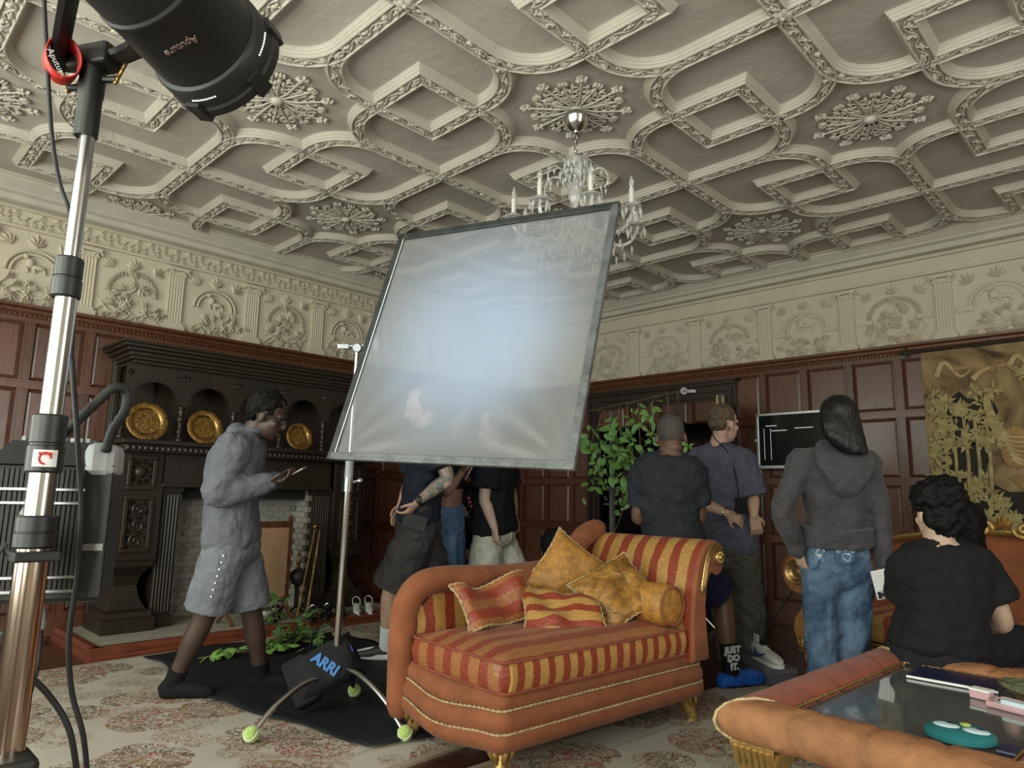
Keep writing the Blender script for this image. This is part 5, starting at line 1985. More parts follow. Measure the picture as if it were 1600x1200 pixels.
# facet drops
def drop(m, p, l=.035, r=.009):
    x, y, z = p
    m.add([(x, y, z)] + [(x + r * cos(k * pi / 2), y + r * sin(k * pi / 2), z - l * .35) for k in range(4)] + [(x, y, z - l)],
          [(0, 2, 1), (0, 3, 2), (0, 4, 3), (0, 1, 4), (5, 1, 2), (5, 2, 3), (5, 3, 4), (5, 4, 1)])
random.seed(12)
for z, r, n, l in ((-.345, .065, 12, .05), (-.40, .09, 16, .05), (-.66, .10, 16, .05), (-.74, .09, 14, .06), (-.80, .05, 8, .06)):
    mm = MB()
    for q in range(n):
        a = 2 * pi * q / n
        drop(mm, (r * cos(a), r * sin(a), z), l, .010)
        drop(mm, (r * .8 * cos(a + .2), r * .8 * sin(a + .2), z - .03), l, .009)
    o = mm.build('crystal_ring', M_['crystal'], chd, smooth=False)
    o['kind'] = 'stuff'
MB().lathe([(.06, -.338), (.075, -.33), (.10, -.345), (.08, -.352)], 18).build('crown', M_['crystal'], chd)
# upper curls and lower candle arms
for q in range(6):
    a = 2 * pi * q / 6 + .3
    e = Vector((cos(a), sin(a), 0))
    U_ = lambda r, z: e * r + Vector((0, 0, z))
    cu_ = MB().tube(spline([U_(.02, -.50), U_(.08, -.42), U_(.15, -.40), U_(.19, -.46), U_(.17, -.52)], 5), .006, 6)
    co_ = cu_.build('upper_arm', M_['crystal'], chd)
    mm = MB()
    for k, (r, z) in enumerate(((.19, -.47), (.175, -.52), (.15, -.41), (.11, -.42))):
        drop(mm, tuple(U_(r, z)), .045, .010)
    o = mm.build('drops', M_['crystal'], co_, smooth=False)
    o['kind'] = 'stuff'
for q in range(8):
    a = 2 * pi * q / 8 + .12
    e = Vector((cos(a), sin(a), 0))
    U_ = lambda r, z: e * r + Vector((0, 0, z))
    ar = MB().tube(spline([U_(.03, -.68), U_(.10, -.74), U_(.20, -.80), U_(.30, -.79), U_(.345, -.73), U_(.345, -.69)], 5), .008, 7).build('arm', M_['crystal'], chd)
    MB().lathe([(.012, -.70), (.05, -.692), (.055, -.685), (.02, -.68), (.02, -.665)], 14, Matrix.Translation(U_(.345, 0))).build('drip_pan', M_['crystal'], ar)
    MB().lathe([(.013, -.672), (.013, -.585), (.010, -.58)], 10, Matrix.Translation(U_(.345, 0))).build('candle', M_['candle'], ar)
    MB().lathe([(.006, -.582), (.013, -.565), (.012, -.545), (.004, -.515), (0, -.51)], 8, Matrix.Translation(U_(.345, 0))).build('bulb', M_['crystal'], ar)
    mm = MB()
    for k in range(8):
        a2 = 2 * pi * k / 8
        drop(mm, tuple(U_(.345, -.695) + Vector((.05 * cos(a2), .05 * sin(a2), 0))), .055, .010)
    for k in range(6):
        t = k / 5
        drop(mm, tuple(U_(.06 + .26 * t, -.735 - .09 * sin(pi * t))), .05, .009)
        drop(mm, tuple(U_(.10 + .22 * t, -.80 - .07 * sin(pi * t))), .06, .010)
    o = mm.build('drops', M_['crystal'], ar, smooth=False)
    o['kind'] = 'stuff'

# ------------------------------------------------------------------ television, tapestry
tv = thing('television', 'silver framed flat screen on the panelled wall beside the open door', 'television', (3.52, -.15, 1.60))
MB().box(-.40, .40, -.02, .06, -.25, .25).build('case', M_['grey_plastic'], tv, smooth=False, bevel=.008)
for a in ((-.40, .40, .225, .25), (-.40, .40, -.25, -.22), (-.40, -.375, -.22, .225), (.375, .40, -.22, .225)):
    MB().box(a[0], a[1], -.035, -.02, a[2], a[3]).build('bezel', M_['steel'], tv, smooth=False, bevel=.003)
m, nt, b = nodes('screen_glass')
b.inputs['Base Color'].default_value = (.006, .008, .010, 1)
b.inputs['Roughness'].default_value = .12
MB().box(-.375, .375, -.026, -.021, -.22, .225).build('screen', m, tv, smooth=False)
m, nt, b = nodes('screen_text')
b.inputs['Emission Color'].default_value = (.75, .85, 1, 1)
b.inputs['Emission Strength'].default_value = .12
for x, z, w in ((-.31, .13, .10), (-.26, .085, .14), (-.05, .10, .16)):
    MB().box(x, x + w, -.028, -.026, z, z + .008).build('screen_line', m, tv, smooth=False)
for x in (-.33, -.27):
    MB().box(x, x + .004, -.028, -.026, -.17, .11).build('screen_line', m, tv, smooth=False)
MB().box(-.42, -.40, -.02, .01, -.0, .02).build('side_button', M_['white_plastic'], tv, smooth=False)
MB().box(-.1, .1, .06, .10, -.08, .08).build('wall_bracket', M_['black_metal'], tv, smooth=False)

tp = thing('tapestry', 'brown and gold woven tapestry with bamboo leaves and a bird on the right wall', 'tapestry', (4.46, -.05, 0))
m, nt, b = nodes('tapestry_ground')
co = coords(nt)
nz = N(nt, 'ShaderNodeTexNoise', Scale=2.4, Detail=7.0, Distortion=2.2)
nt.links.new(co, nz.inputs['Vector'])
c = ramp(nt, nz.outputs['Fac'], [(.32, (.06, .04, .022)), (.42, (.19, .125, .06)), (.52, (.28, .19, .09)), (.62, (.34, .24, .12)), (.72, (.17, .10, .045))])
nt.links.new(c, b.inputs['Base Color'])
b.inputs['Roughness'].default_value = .95
wv = N(nt, 'ShaderNodeTexNoise', Scale=260.0)
nt.links.new(co, wv.inputs['Vector'])
bump(nt, b, wv.outputs['Fac'], .5, .006)
sheet(40, 40, lambda u, v: (u * 2.6, .004 * sin(u * 40), .55 + v * 1.72)).build('cloth_ground', m, tp, auto=0)
M_['tap_dark'] = solid('tap_dark', (.022, .02, .014), .95, var=.3)
M_['tap_leaf'] = solid('tap_leaf', (.33, .27, .12), .95, var=.35, scale=14)
M_['tap_tan'] = solid('tap_tan', (.30, .18, .075), .95, var=.25, scale=9)
M_['tap_pale'] = solid('tap_pale', (.42, .31, .16), .95, var=.2, scale=9)
def ribbon(P, w0, w1):
    L_, R__ = [], []
    for i, p in enumerate(P):
        t = (P[min(i + 1, len(P) - 1)] - P[max(i - 1, 0)]).normalized()
        n_ = V(-t.y, t.x, 0)
        w = lerp(w0, w1, i / (len(P) - 1))
        L_.append((p.x + n_.x * w, p.y + n_.y * w))
        R__.append((p.x - n_.x * w, p.y - n_.y * w))
    return L_ + R__[::-1]
def flat(poly, y, name, mat, th=.003):
    m = MB().prism(poly, 0, th)
    return m.build(name, M_[mat], tp, smooth=False, M=Matrix(((1, 0, 0, 0), (0, 0, -1, y), (0, 1, 0, 0), (0, 0, 0, 1))))
def blobpoly(cx, cz, rx, rz, seed, n=26, k=.18):
    return [(cx + rx * cos(a) * (1 + k * noise.noise(Vector((cos(a) * 2, sin(a) * 2, seed)))), cz + rz * sin(a) * (1 + k * noise.noise(Vector((cos(a) * 2, sin(a) * 2, seed + 5))))) for a in [2 * pi * q / n for q in range(n)]]
flat(blobpoly(.46, 1.00, .34, .20, 3, k=.5), -.006, 'dark_thicket', 'tap_dark')
flat(blobpoly(.27, 1.72, .20, .20, 9, k=.5), -.006, 'dark_thicket', 'tap_dark')
flat(blobpoly(.25, 1.42, .17, .16, 5, k=.5), -.006, 'dark_thicket', 'tap_dark')
for q in range(9):
    P = spline([V(.10 + .12 * q, 2.06 + .05 * sin(q * 2.1), 0), V(.16 + .12 * q, 2.12 + .05 * cos(q * 1.7), 0), V(.26 + .12 * q, 2.05 + .06 * sin(q), 0), V(.34 + .12 * q, 2.10, 0)], 6)
    flat(ribbon(P, .020, .004), -.007 - .0006 * q, 'cloud_scroll', 'tap_tan' if q % 2 else 'tap_pale')
# bird: body, neck, tail plumes
flat(blobpoly(.56, 1.50, .09, .15, 1, k=.3), -.010, 'bird_body', 'tap_tan')
for q in range(7):
    P = spline([V(.47 + .012 * q, 1.62 - .035 * q, 0), V(.54 + .012 * q, 1.57 - .035 * q, 0), V(.63 + .012 * q, 1.56 - .035 * q, 0)], 5)
    flat(ribbon(P, .012, .004), -.0135 - .0006 * q, 'wing_feather', 'tap_pale')
for q in range(6):
    P = spline([V(.66, 1.52, 0), V(.72, 1.66 + .03 * q, 0), V(.86, 1.72 + .04 * q, 0), V(1.02, 1.62 + .05 * q, 0), V(1.05, 1.45 + .05 * q, 0)], 6)
    flat(ribbon(P, .016, .020), -.0085 - .0007 * q, 'plume', 'tap_pale' if q % 2 else 'tap_tan')
body = spline([V(.50, 1.55, 0), V(.44, 1.72, 0), V(.42, 1.86, 0), V(.47, 1.92, 0)], 6)
flat(ribbon(body, .04, .012), -.011, 'bird_neck', 'tap_pale')
for q in range(5):
    P = spline([V(.55, 1.38, 0), V(.70 + .05 * q, 1.42 + .03 * q, 0), V(.95 + .06 * q, 1.30 + .10 * q, 0)], 8)
    flat(ribbon(P, .028, .03), -.012 - .001 * q, 'tail_plume', 'tap_pale' if q % 2 else 'tap_tan')
for q in range(4):
    P = spline([V(.60 - .02 * q, 1.28, 0), V(.64 + .01 * q, 1.12, 0), V(.66 + .05 * q, .92 - .03 * q, 0)], 6)
    flat(ribbon(P, .022, .014), -.013 - .001 * q, 'leg_feather', 'tap_tan')
for x in (.12, .18, .26, .33, .40):
    flat(ribbon([V(x, 1.10, 0), V(x + .01, 1.40, 0), V(x, 1.72, 0)], .012, .010), -.010, 'bamboo_stem', 'tap_leaf')
random.seed(77)
lf_ = MB()
def spray_(cx, cz, n, L):
    for q in range(n):
        a = random.uniform(0, 6.28)
        l = L * random.uniform(.6, 1.1)
        c_, s_ = cos(a), sin(a)
        w = l * .16
        lf_.prism([(cx, cz), (cx + c_ * l * .5 - s_ * w, cz + s_ * l * .5 + c_ * w), (cx + c_ * l, cz + s_ * l), (cx + c_ * l * .5 + s_ * w, cz + s_ * l * .5 - c_ * w)], 0, .003 + .003 * random.random())
for q in range(62):
    spray_(random.uniform(.06, .48), random.uniform(1.5, 1.95), 7, .07)
for q in range(60):
    u = random.random()
    spray_(.06 + u * .55 + random.uniform(-.06, .06), 1.40 - u * .55 + random.uniform(-.16, .12), 7, .075)
for q in range(14):
    spray_(random.uniform(.5, .72), random.uniform(.72, .98), 6, .05)
for q in range(14):
    spray_(random.uniform(.6, .85), random.uniform(2.0, 2.1), 6, .05)
o = lf_.build('woven_leaves', M_['tap_leaf'], tp, smooth=False, M=Matrix(((1, 0, 0, 0), (0, 0, -1, -.016), (0, 1, 0, 0), (0, 0, 0, 1))))
o['kind'] = 'stuff'
rd = MB().tube([Vector((-.1, -.02, 2.28)), Vector((2.7, -.02, 2.28))], .011, 8)
rd.build('hanging_rod', M_['black_metal'], tp)
fi = MB()
for a in range(4):
    fi.tube([Vector((-.10, -.02, 2.28)), Vector((-.10 + .07 * cos(a * pi / 2), -.02, 2.28 + .05 * sin(a * pi / 2)))], [.014, .003], 6)
fi.build('rod_finial', M_['black_metal'], tp)

# ------------------------------------------------------------------ hanging vines on a boom
DV = 6.0
vs_ = thing('grip_stand', 'thin silver boom on a stand hung with vines in front of the doorway', 'stand', W(1059, 960, DV))
vs_.location.z = 0
def vp(m, n, mat, **k):
    return m.build(n, M_[mat], vs_, M=Matrix.Translation(-vs_.location), **k)
ptop = W(1059, 614, DV)
vp(MB().tube([Vector((vs_.location.x, vs_.location.y, .1)), Vector((vs_.location.x, vs_.location.y, 1.1)), ptop], .011, 10), 'pole', 'chrome')
for a in (0, 120, 240):
    vp(MB().tube([Vector((vs_.location.x, vs_.location.y, .3)), Vector((vs_.location.x + .35 * cos(radians(a)), vs_.location.y + .35 * sin(radians(a)), .01))], .009, 8), 'leg', 'chrome')
vp(MB().tube([W(919, 643, DV - .15), W(1068, 611, DV + .02)], .007, 8), 'boom', 'chrome')
vp(MB().lathe([(.03, -.02), (.034, 0), (.03, .02)], 14, TM(W(1068, 611, DV), -CF, CU)).box(-.02, .10, -.012, .012, -.015, .02, TM(W(1068, 611, DV), -CF, CR)), 'grip_head', 'dull_steel')
M_['stem'] = solid('stem', (.16, .11, .06), .8, var=.3)
m, nt, b = nodes('leaf_green')
oi = N(nt, 'ShaderNodeTexNoise', Scale=6.0)
nt.links.new(coords(nt), oi.inputs['Vector'])
nt.links.new(ramp(nt, oi.outputs['Fac'], [(.35, (.10, .24, .05)), (.65, (.26, .46, .11))]), b.inputs['Base Color'])
b.inputs['Roughness'].default_value = .5
b.inputs['Subsurface Weight'].default_value = .0
M_['leaf_green'] = m
def real_leaf(L, w, seed=0, curl=.15):
    m = MB()
    n = 6
    vs = []
    for i in range(n + 1):
        t = i / n
        ww = w * sin(pi * min(1, t * .97 + .02)) ** .8 * (1 - .35 * t)
        z = -curl * L * t * t
        vs += [(t * L, -ww, z - .25 * ww), (t * L, 0, z), (t * L, ww, z - .25 * ww)]
    fs = []
    for i in range(n):
        a = i * 3
        fs += [(a, a + 3, a + 4, a + 1), (a + 1, a + 4, a + 5, a + 2)]
    m.add(vs, fs)
    return m
LEAF = [real_leaf(.075, .026, curl=.3).mesh('leaf', M_['leaf_green']), real_leaf(.06, .022, curl=.5).mesh('leaf', M_['leaf_green']), real_leaf(.045, .014, curl=.2).mesh('leaf', M_['leaf_green'])]
random.seed(21)
def vine_thing(label, pts, leafat, n, spread, d, group='vines hanging from the boom', scale=1.0):
    t = thing('vine', label, 'vine', W(*pts[0]), 0, group)
    P = spline([W(*p) for p in pts], 6)
    MB().tube([p - t.location for p in P], .0045, 6).build('stem', M_['stem'], t)
    for q in range(n):
        u = random.uniform(leafat[0], leafat[1])
        p = P[min(len(P) - 1, int(u * (len(P) - 1)))] - t.location
        p = p + Vector((random.gauss(0, spread), random.gauss(0, spread), random.gauss(0, spread * .9)))
        dr_ = Vector((random.uniform(-1, 1), random.uniform(-1, 1), random.uniform(-.9, .2)))
        nz_ = (-CF * random.uniform(.3, 1) + Vector((random.uniform(-.6, .6), random.uniform(-.6, .6), random.uniform(.2, 1)))).normalized()
        s = random.uniform(.8, 1.25) * scale
        link('leaf', LEAF[q % 3], t, TM(p, nz_, dr_) @ Matrix.Diagonal((s, s, s, 1)))
    return t
vine_thing('leftmost hanging vine with a heavy bunch of green leaves over the dark post', [(942, 640, DV), (935, 665, DV), (925, 690, DV), (938, 712, DV), (942, 740, DV), (940, 768, DV)], (.35, 1), 85, .085, DV, scale=1.25)
vine_thing('second hanging vine full of bright leaves nearest the grey post', [(968, 632, DV), (966, 660, DV), (972, 690, DV), (976, 730, DV), (970, 790, DV)], (.25, 1), 95, .075, DV, scale=1.2)
vine_thing('sparse vine with a long bare tail looping down to the chaise', [(980, 630, DV), (982, 670, DV), (984, 720, DV), (975, 770, DV), (972, 800, DV), (958, 835, DV), (940, 870, DV)], (.3, .5), 14, .06, DV)
vine_thing('hanging vine with few leaves in the middle of the boom', [(997, 625, DV), (998, 650, DV), (1000, 690, DV), (1002, 730, DV)], (.2, .8), 24, .07, DV)
vine_thing('vine with a leafy green end beside the bald man', [(1022, 618, DV), (1018, 640, DV), (1015, 670, DV), (1016, 695, DV)], (.3, 1), 30, .04, DV)
vine_thing('short bare vine tied at the right end of the boom', [(1042, 612, DV), (1044, 630, DV), (1046, 650, DV), (1060, 690, DV), (1075, 698, DV)], (.8, 1), 5, .02, DV)
# grey weathered post with a cross peg
po = thing('post', 'weathered grey wooden post with a cross peg beside the doorway', 'post', W(957, 905, 6.05))
po.location.z = 0
zt_ = W(957, 640, 6.05).z
M_['grey_wood'] = wood('grey_wood', (.09, .08, .07), (.18, .16, .14), .8, coat=0)
MB().box(-.02, .02, -.02, .02, 0, zt_).build('shaft', M_['grey_wood'], po, smooth=False, bevel=.004)
zq = W(957, 788, 6.05).z
MB().tube([Vector((-.06, -.05, zq)), Vector((.06, .05, zq))], .008, 8).build('peg', M_['grey_wood'], po)
MB().box(-.15, .15, -.15, .15, 0, .02).build('base_plate', M_['grey_wood'], po, smooth=False)

# black rounded cap on a wooden stand behind the chaise
hs = thing('hat_stand', 'black rounded cap with a white tag on a turned wooden stand behind the chaise', 'stand', W(868, 985, 5.4))
hs.location.z = 0
zc = W(868, 850, 5.4).z
MB().lathe([(.14, 0), (.14, .02), (.03, .05), (.018, .1), (.026, .3), (.016, .4), (.016, zc - .12), (.03, zc - .10)], 14).build('stand_post', M_['screen_wood'], hs)
MB().lathe([(.04, zc - .11), (.09, zc - .10), (.12, zc - .05), (.13, zc), (.12, zc + .05), (.08, zc + .10), (.03, zc + .12), (0, zc + .122)], 24).build('cap', M_['bag_black'], hs)
zl = Vector((0, 0, zc + .075)) - CF * .085 - Vector((0, 0, 0))
MB().box(-.016, .016, -.018, .018, -.002, .002, TM(zl, -CF + CU * .5, CR)).build('white_tag', M_['white_plastic'], hs, smooth=False)
# clear tennis-ball stick leg behind the sofa
rk = thing('stand_leg', 'thin grey stand leg with a green tennis ball foot beside the gilt sofa', 'stand', W(1187, 998, 4.6))
m = MB().tube([Vector((0, 0, .0)), W(1240, 920, 4.75) - rk.location], .008, 8)
m.build('rod', M_['steel'], rk)
MB().ball((0, 0, 0), .033, 16, 10).build('tennis_ball', M_['tennis'], rk)

# ------------------------------------------------------------------ people
def oval(c, X, Y, n=18, p=2.3):
    out = []
    for k in range(n):
        a = 2 * pi * k / n
        ca, sa = cos(a), sin(a)
        out.append(c + X * (abs(ca) ** (2 / p) * (1 if ca > 0 else -1)) + Y * (abs(sa) ** (2 / p) * (1 if sa > 0 else -1)))
    return out


def ell(m, c, X, Y, Z):
    M = Matrix((X, Y, Z)).transposed().to_4x4()
    M.translation = c
    m.ball((0, 0, 0), 1.0, 16, 12, M)


def limb(m, pts, rad, n=14):
    P = spline(pts, 5)
    R = []
    k = len(pts) - 1
    for i in range(len(P)):
        t = i / 5
        j = min(int(t), k - 1)
        f = t - j
        f = f * f * (3 - 2 * f)
        R.append(lerp(rad[j], rad[j + 1], f))
    m.tube(P, R, n, dome=True)


def hand(m, w, d, n, side, curl=.35, k=1.0, curls=None):
    d = d.normalized()
    n = (n - d * n.dot(d)).normalized()
    y = n.cross(d) * side
    m.loft([oval(w - d * .01, y * .024 * k, n * .019 * k, 12, 2), oval(w + d * .03 * k, y * .037 * k, n * .017 * k, 12, 2), oval(w + d * .085 * k, y * .041 * k, n * .013 * k, 12, 2), oval(w + d * .093 * k, y * .036 * k, n * .009 * k, 12, 2)])
    for i, L in enumerate((.072, .080, .074, .058)):
        b = w + d * (.082 * k) + y * ((.030 - .0200 * i) * k)
        a = .15
        c = curls[i] if curls else curl
        pts = [b]
        dd = (d + y * (.10 - .07 * i)).normalized()
        for fr in (.45, .32, .23):
            a += c
            b = b + (dd * cos(a) + n * sin(a)) * (L * fr * k)
            pts.append(b)
        m.tube(pts, [.0092 * k, .0086 * k, .0078 * k, .0068 * k], 8, dome=True)
    b = w + d * (.022 * k) + y * (.028 * k)
    t1 = b + (d * .65 + y * .62 + n * .35).normalized() * (.042 * k)
    t2 = t1 + (d * .85 + y * .2 + n * .45).normalized() * (.032 * k)
    m.tube([b, t1, t2], [.0135 * k, .0108 * k, .0085 * k], 8, dome=True)


def head_mesh(m, c, f, u, k=1.0):
    f = f.normalized()
    u = (u - f * u.dot(f)).normalized()
    r = f.cross(u)
    E = lambda a, b, w, x, y, z: ell(m, c + r * (a * k) + f * (b * k) + u * (w * k), r * (x * k), f * (y * k), u * (z * k))
    E(0, -.012, .032, .076, .096, .094)
    E(0, .036, -.045, .060, .062, .076)
    E(0, .060, -.095, .030, .030, .024)
    E(0, .076, .022, .052, .022, .014)
    for s in (-1, 1):
        E(s * .043, .062, -.022, .020, .022, .020)
        E(s * .079, -.004, -.012, .008, .019, .032)
    E(0, .092, -.066, .024, .010, .007)
    E(0, .090, -.077, .021, .010, .007)
    m.tube([c + f * (.088 * k) + u * (.018 * k), c + f * (.104 * k) - u * (.012 * k), c + f * (.110 * k) - u * (.028 * k)], [.009 * k, .012 * k, .015 * k], 8, dome=True)
    E(0, .098, -.034, .019, .012, .010)
    return r, f, u


TEX = {}


def vox(o, size, smooth=2, wr=0, wscale=.12, factor=.6):
    r = o.modifiers.new('skin', 'REMESH')
    r.mode, r.voxel_size, r.use_smooth_shade = 'VOXEL', size, True
    if wr:
        if wscale not in TEX:
            t = bpy.data.textures.new('folds', 'CLOUDS')
            t.noise_scale, t.noise_depth = wscale, 2
            if wscale > .1:
                t.noise_type = 'HARD_NOISE'
            TEX[wscale] = t
        s = o.modifiers.new('soften', 'SMOOTH')
        s.iterations, s.factor = smooth, factor
        d = o.modifiers.new('folds', 'DISPLACE')
        d.texture, d.strength, d.mid_level, d.texture_coords = TEX[wscale], wr * 1.5, .5, 'GLOBAL'
        s = o.modifiers.new('soften_folds', 'SMOOTH')
        s.iterations, s.factor = 1, .5
    else:
        s = o.modifiers.new('soften', 'SMOOTH')
        s.iterations, s.factor = smooth, factor
    return o


def torso_secs(J, ease, lo=-.10, hi=1.0, fat=1.0, k=1.0, belly=0):
    """ovals up the spine; parameter 0 = pelvis centre, 1 = neck base"""
    pel, ch_, nk = J['pel'], J['chest'], J['nk']
    hx = (J['hR'] - J['hL']).normalized()
    sx = (J['sR'] - J['sL']).normalized()
    prof = [(-.22, .115, .085), (-.12, .160, .110), (0, .168, .118), (.18, .150, .108), (.36, .140, .103), (.55, .158, .112), (.72, .172, .115), (.86, .168, .098), (.95, .115, .075), (1.0, .066, .062)]
    spine = spline([pel - (ch_ - pel) * .35, pel, ch_, nk], 10)
    def at_(t):
        # t=0 -> index 10, t=.62 -> index 20, t=1 -> 30
        i = 10 + (t / .62) * 10 if t < .62 else 20 + (t - .62) / .38 * 10
        i = min(max(i, 0), 29.999)
        a = int(i)
        return lerp(spine[a], spine[a + 1], i - a), (spine[a + 1] - spine[a]).normalized()
    out = []
    for t, w, d in prof:
        if t < lo or t > hi:
            continue
        c, z = at_(t)
        X = lerp(hx, sx, min(max(t, 0), 1))
        X = (X - z * X.dot(z)).normalized()
        Y = z.cross(X)
        bl = belly * max(0, 1 - abs(t - .25) / .35)
        # the front is -Y of the right-handed lateral axis
        out.append(oval(c - Y * 0, X * ((w * fat * k) + ease), Y * (d * fat * k + ease + bl)))
    return out


def person(label, J, skin, k=1.0, fat=1.0, hands=None, group='film crew in the room', bald=False, arm=1.0, leg=1.0):
    p0 = (J['aR'] + J['aL']) / 2
    root = thing('person', label, 'person', (p0.x, p0.y, 0), 0, None)
    T = Matrix.Translation(-root.location)
    m = MB()
    m.loft(torso_secs(J, 0, fat=fat, k=k))
    for s in 'RL':
        S, E_, W_ = J['s' + s], J['e' + s], J['w' + s]
        limb(m, [S, lerp(S, E_, .45), E_, lerp(E_, W_, .3), W_], [v * k * arm for v in (.058, .047, .040, .041, .027)])
        H, K_, A = J['h' + s], J['k' + s], J['a' + s]
        cb = (K_ - A).normalized()
        limb(m, [H, lerp(H, K_, .5), K_, lerp(K_, A, .32), lerp(K_, A, .7), A], [v * k * leg for v in (.088, .078, .056, .057, .042, .036)])
        limb(m, [J['nk'] - Vector((0, 0, .035)), lerp(J['nk'] - Vector((0, 0, .035)), S, .55), S], [.045 * k, .050 * k, .052 * k], 10)
        t = J['t' + s]
        fd = Vector((t.x - A.x, t.y - A.y, 0)).normalized()
        hl = Vector((A.x, A.y, A.z - .045)) - fd * .035
        limb(m, [A, hl, hl + fd * .10 + Vector((0, 0, .008)), hl + fd * .20 - Vector((0, 0, .008))], [.036 * k, .033 * k, .036 * k, .026 * k], 10)
        hh = (hands or {}).get(s)
        dv = (W_ - E_).normalized()
        if hh:
            hand(m, W_, hh.get('d', dv), hh.get('n', CF), hh.get('side', 1), hh.get('curl', .35), k, hh.get('curls'))
        else:
            hand(m, W_, dv, (J['pel'] - W_), 1 if s == 'L' else -1, .35, k)
    limb(m, [J['nk'] - Vector((0, 0, .03)), lerp(J['nk'], J['hd'], .5), J['hd'] - J['hu'].normalized() * (.06 * k) - J['hf'].normalized() * (.02 * k)], [.062 * k, .054 * k, .052 * k], 12)
    head_mesh(m, J['hd'], J['hf'], J['hu'], k)
    b = m.build('body', skin, root, M=T, auto=0)
    vox(b, .0065, 2, factor=.5)
    root['_'] = 0
    del root['_']
    f = J['hf'].normalized()
    u = (J['hu'] - f * J['hu'].dot(f)).normalized()
    r = f.cross(u)
    for s in (-1, 1):
        e = MB()
        ell(e, J['hd'] + r * (s * .032 * k) + f * (.079 * k) + u * (.004 * k), r * .013, f * .008, u * .008)
        e.build('eye', M_['eye'], root, M=T, auto=0)
    return root, T


def garment(root, T, name, m, mat, size=.009, wr=.012, wscale=.12, smooth=3):
    o = m.build(name, mat, root, M=T, auto=0)
    return vox(o, size, smooth, wr, wscale)


def shirt(root, T, J, mat, ease=.022, lo=-.12, sleeve=.55, long=False, fat=1.0, k=1.0, wr=.014, name='shirt', belly=0, arm=1.0, flare=.0):
    m = MB()
    S = torso_secs(J, ease, lo=lo, hi=1.0, fat=fat, k=k, belly=belly)
    m.loft(S)
    nb0 = J['nk'] - Vector((0, 0, .025))
    for s in 'RL':
        limb(m, [nb0, lerp(nb0, J['s' + s], .55), J['s' + s]], [.052 * k + ease * .5, .054 * k + ease * .7, .058 * k + ease + .004], 12)
    for s in 'RL':
        S_, E_, W_ = J['s' + s], J['e' + s], J['w' + s]
        e = ease + .004
        if long:
            limb(m, [S_, lerp(S_, E_, .5), E_, lerp(E_, W_, .5), lerp(E_, W_, .97)], [v * k * arm + e for v in (.060, .050, .044, .040, .026)])
        else:
            a = lerp(S_, E_, sleeve)
            z = (E_ - S_).normalized()
            x, y, z = frame(z)
            r0, r1 = .060 * k * arm + e, .050 * k * arm + e + .006 + flare
            m.loft([oval(S_ - z * .03, x * r0 * .8, y * r0 * .8, 14, 2), oval(S_, x * r0, y * r0, 14, 2), oval(lerp(S_, a, .5), x * (r0 + r1) / 2, y * (r0 + r1) / 2, 14, 2), oval(a, x * r1, y * r1, 14, 2)])
    return garment(root, T, name, m, mat, .009, wr)


def legs(root, T, J, mat, frac, ease=.02, flare=.0, name='trousers', top=.16, fat=1.0, k=1.0, wr=.012, knee=.0):
    """trousers or shorts: frac 1 = knee, 2 = ankle"""
    m = MB()
    m.loft(torso_secs(J, ease * .7, lo=-.23, hi=max(top, .19), fat=fat, k=k))
    hx_ = (J['hR'] - J['hL']).normalized()
    zz_ = (J['chest'] - J['pel']).normalized()
    ell(m, J['pel'] - zz_ * .05, hx_ * (.165 * fat * k + ease), zz_.cross(hx_) * (.128 * fat * k + ease), zz_ * .14)
    for s in 'RL':
        H, K_, A = J['h' + s], J['k' + s], J['a' + s]
        pts, rad = [H + (J['pel'] - H) * .25, H], [.085 * k + ease, .092 * k + ease]
        if frac <= 1:
            e = lerp(H, K_, frac)
            pts += [lerp(H, e, .5), e]
            rad += [.088 * k + ease + flare * .5, .082 * k + ease + flare]
        else:
            e = lerp(K_, A, frac - 1)
            pts += [lerp(H, K_, .5), K_, lerp(K_, e, .5), e]
            rad += [.084 * k + ease, .064 * k + ease + knee, .058 * k + ease + flare * .5, .044 * k + ease + flare]
        P = spline(pts, 4)
        R = []
        for i in range(len(P)):
            t = i / 4
            j = min(int(t), len(rad) - 2)
            R.append(lerp(rad[j], rad[j + 1], t - j))
        m.tube(P, R, 16)
    return garment(root, T, name, m, mat, .009, wr, .11)


def sock(root, T, J, s, mat, up=.16, name='sock', foot=True):
    A, K_ = J['a' + s], J['k' + s]
    t = J['t' + s]
    z = (K_ - A).normalized()
    fd = Vector((t.x - A.x, t.y - A.y, 0)).normalized()
    m = MB()
    m.tube([A + z * up, A + z * up * .5, A], [.051, .047, .046], 14)
    if foot:
        hl = Vector((A.x, A.y, A.z - .043)) - fd * .035
        limb(m, [A, hl, hl + fd * .10 + Vector((0, 0, .008)), hl + fd * .215 - Vector((0, 0, .006))], [.041, .039, .043, .032], 12)
    return garment(root, T, name, m, mat, .007, .0)


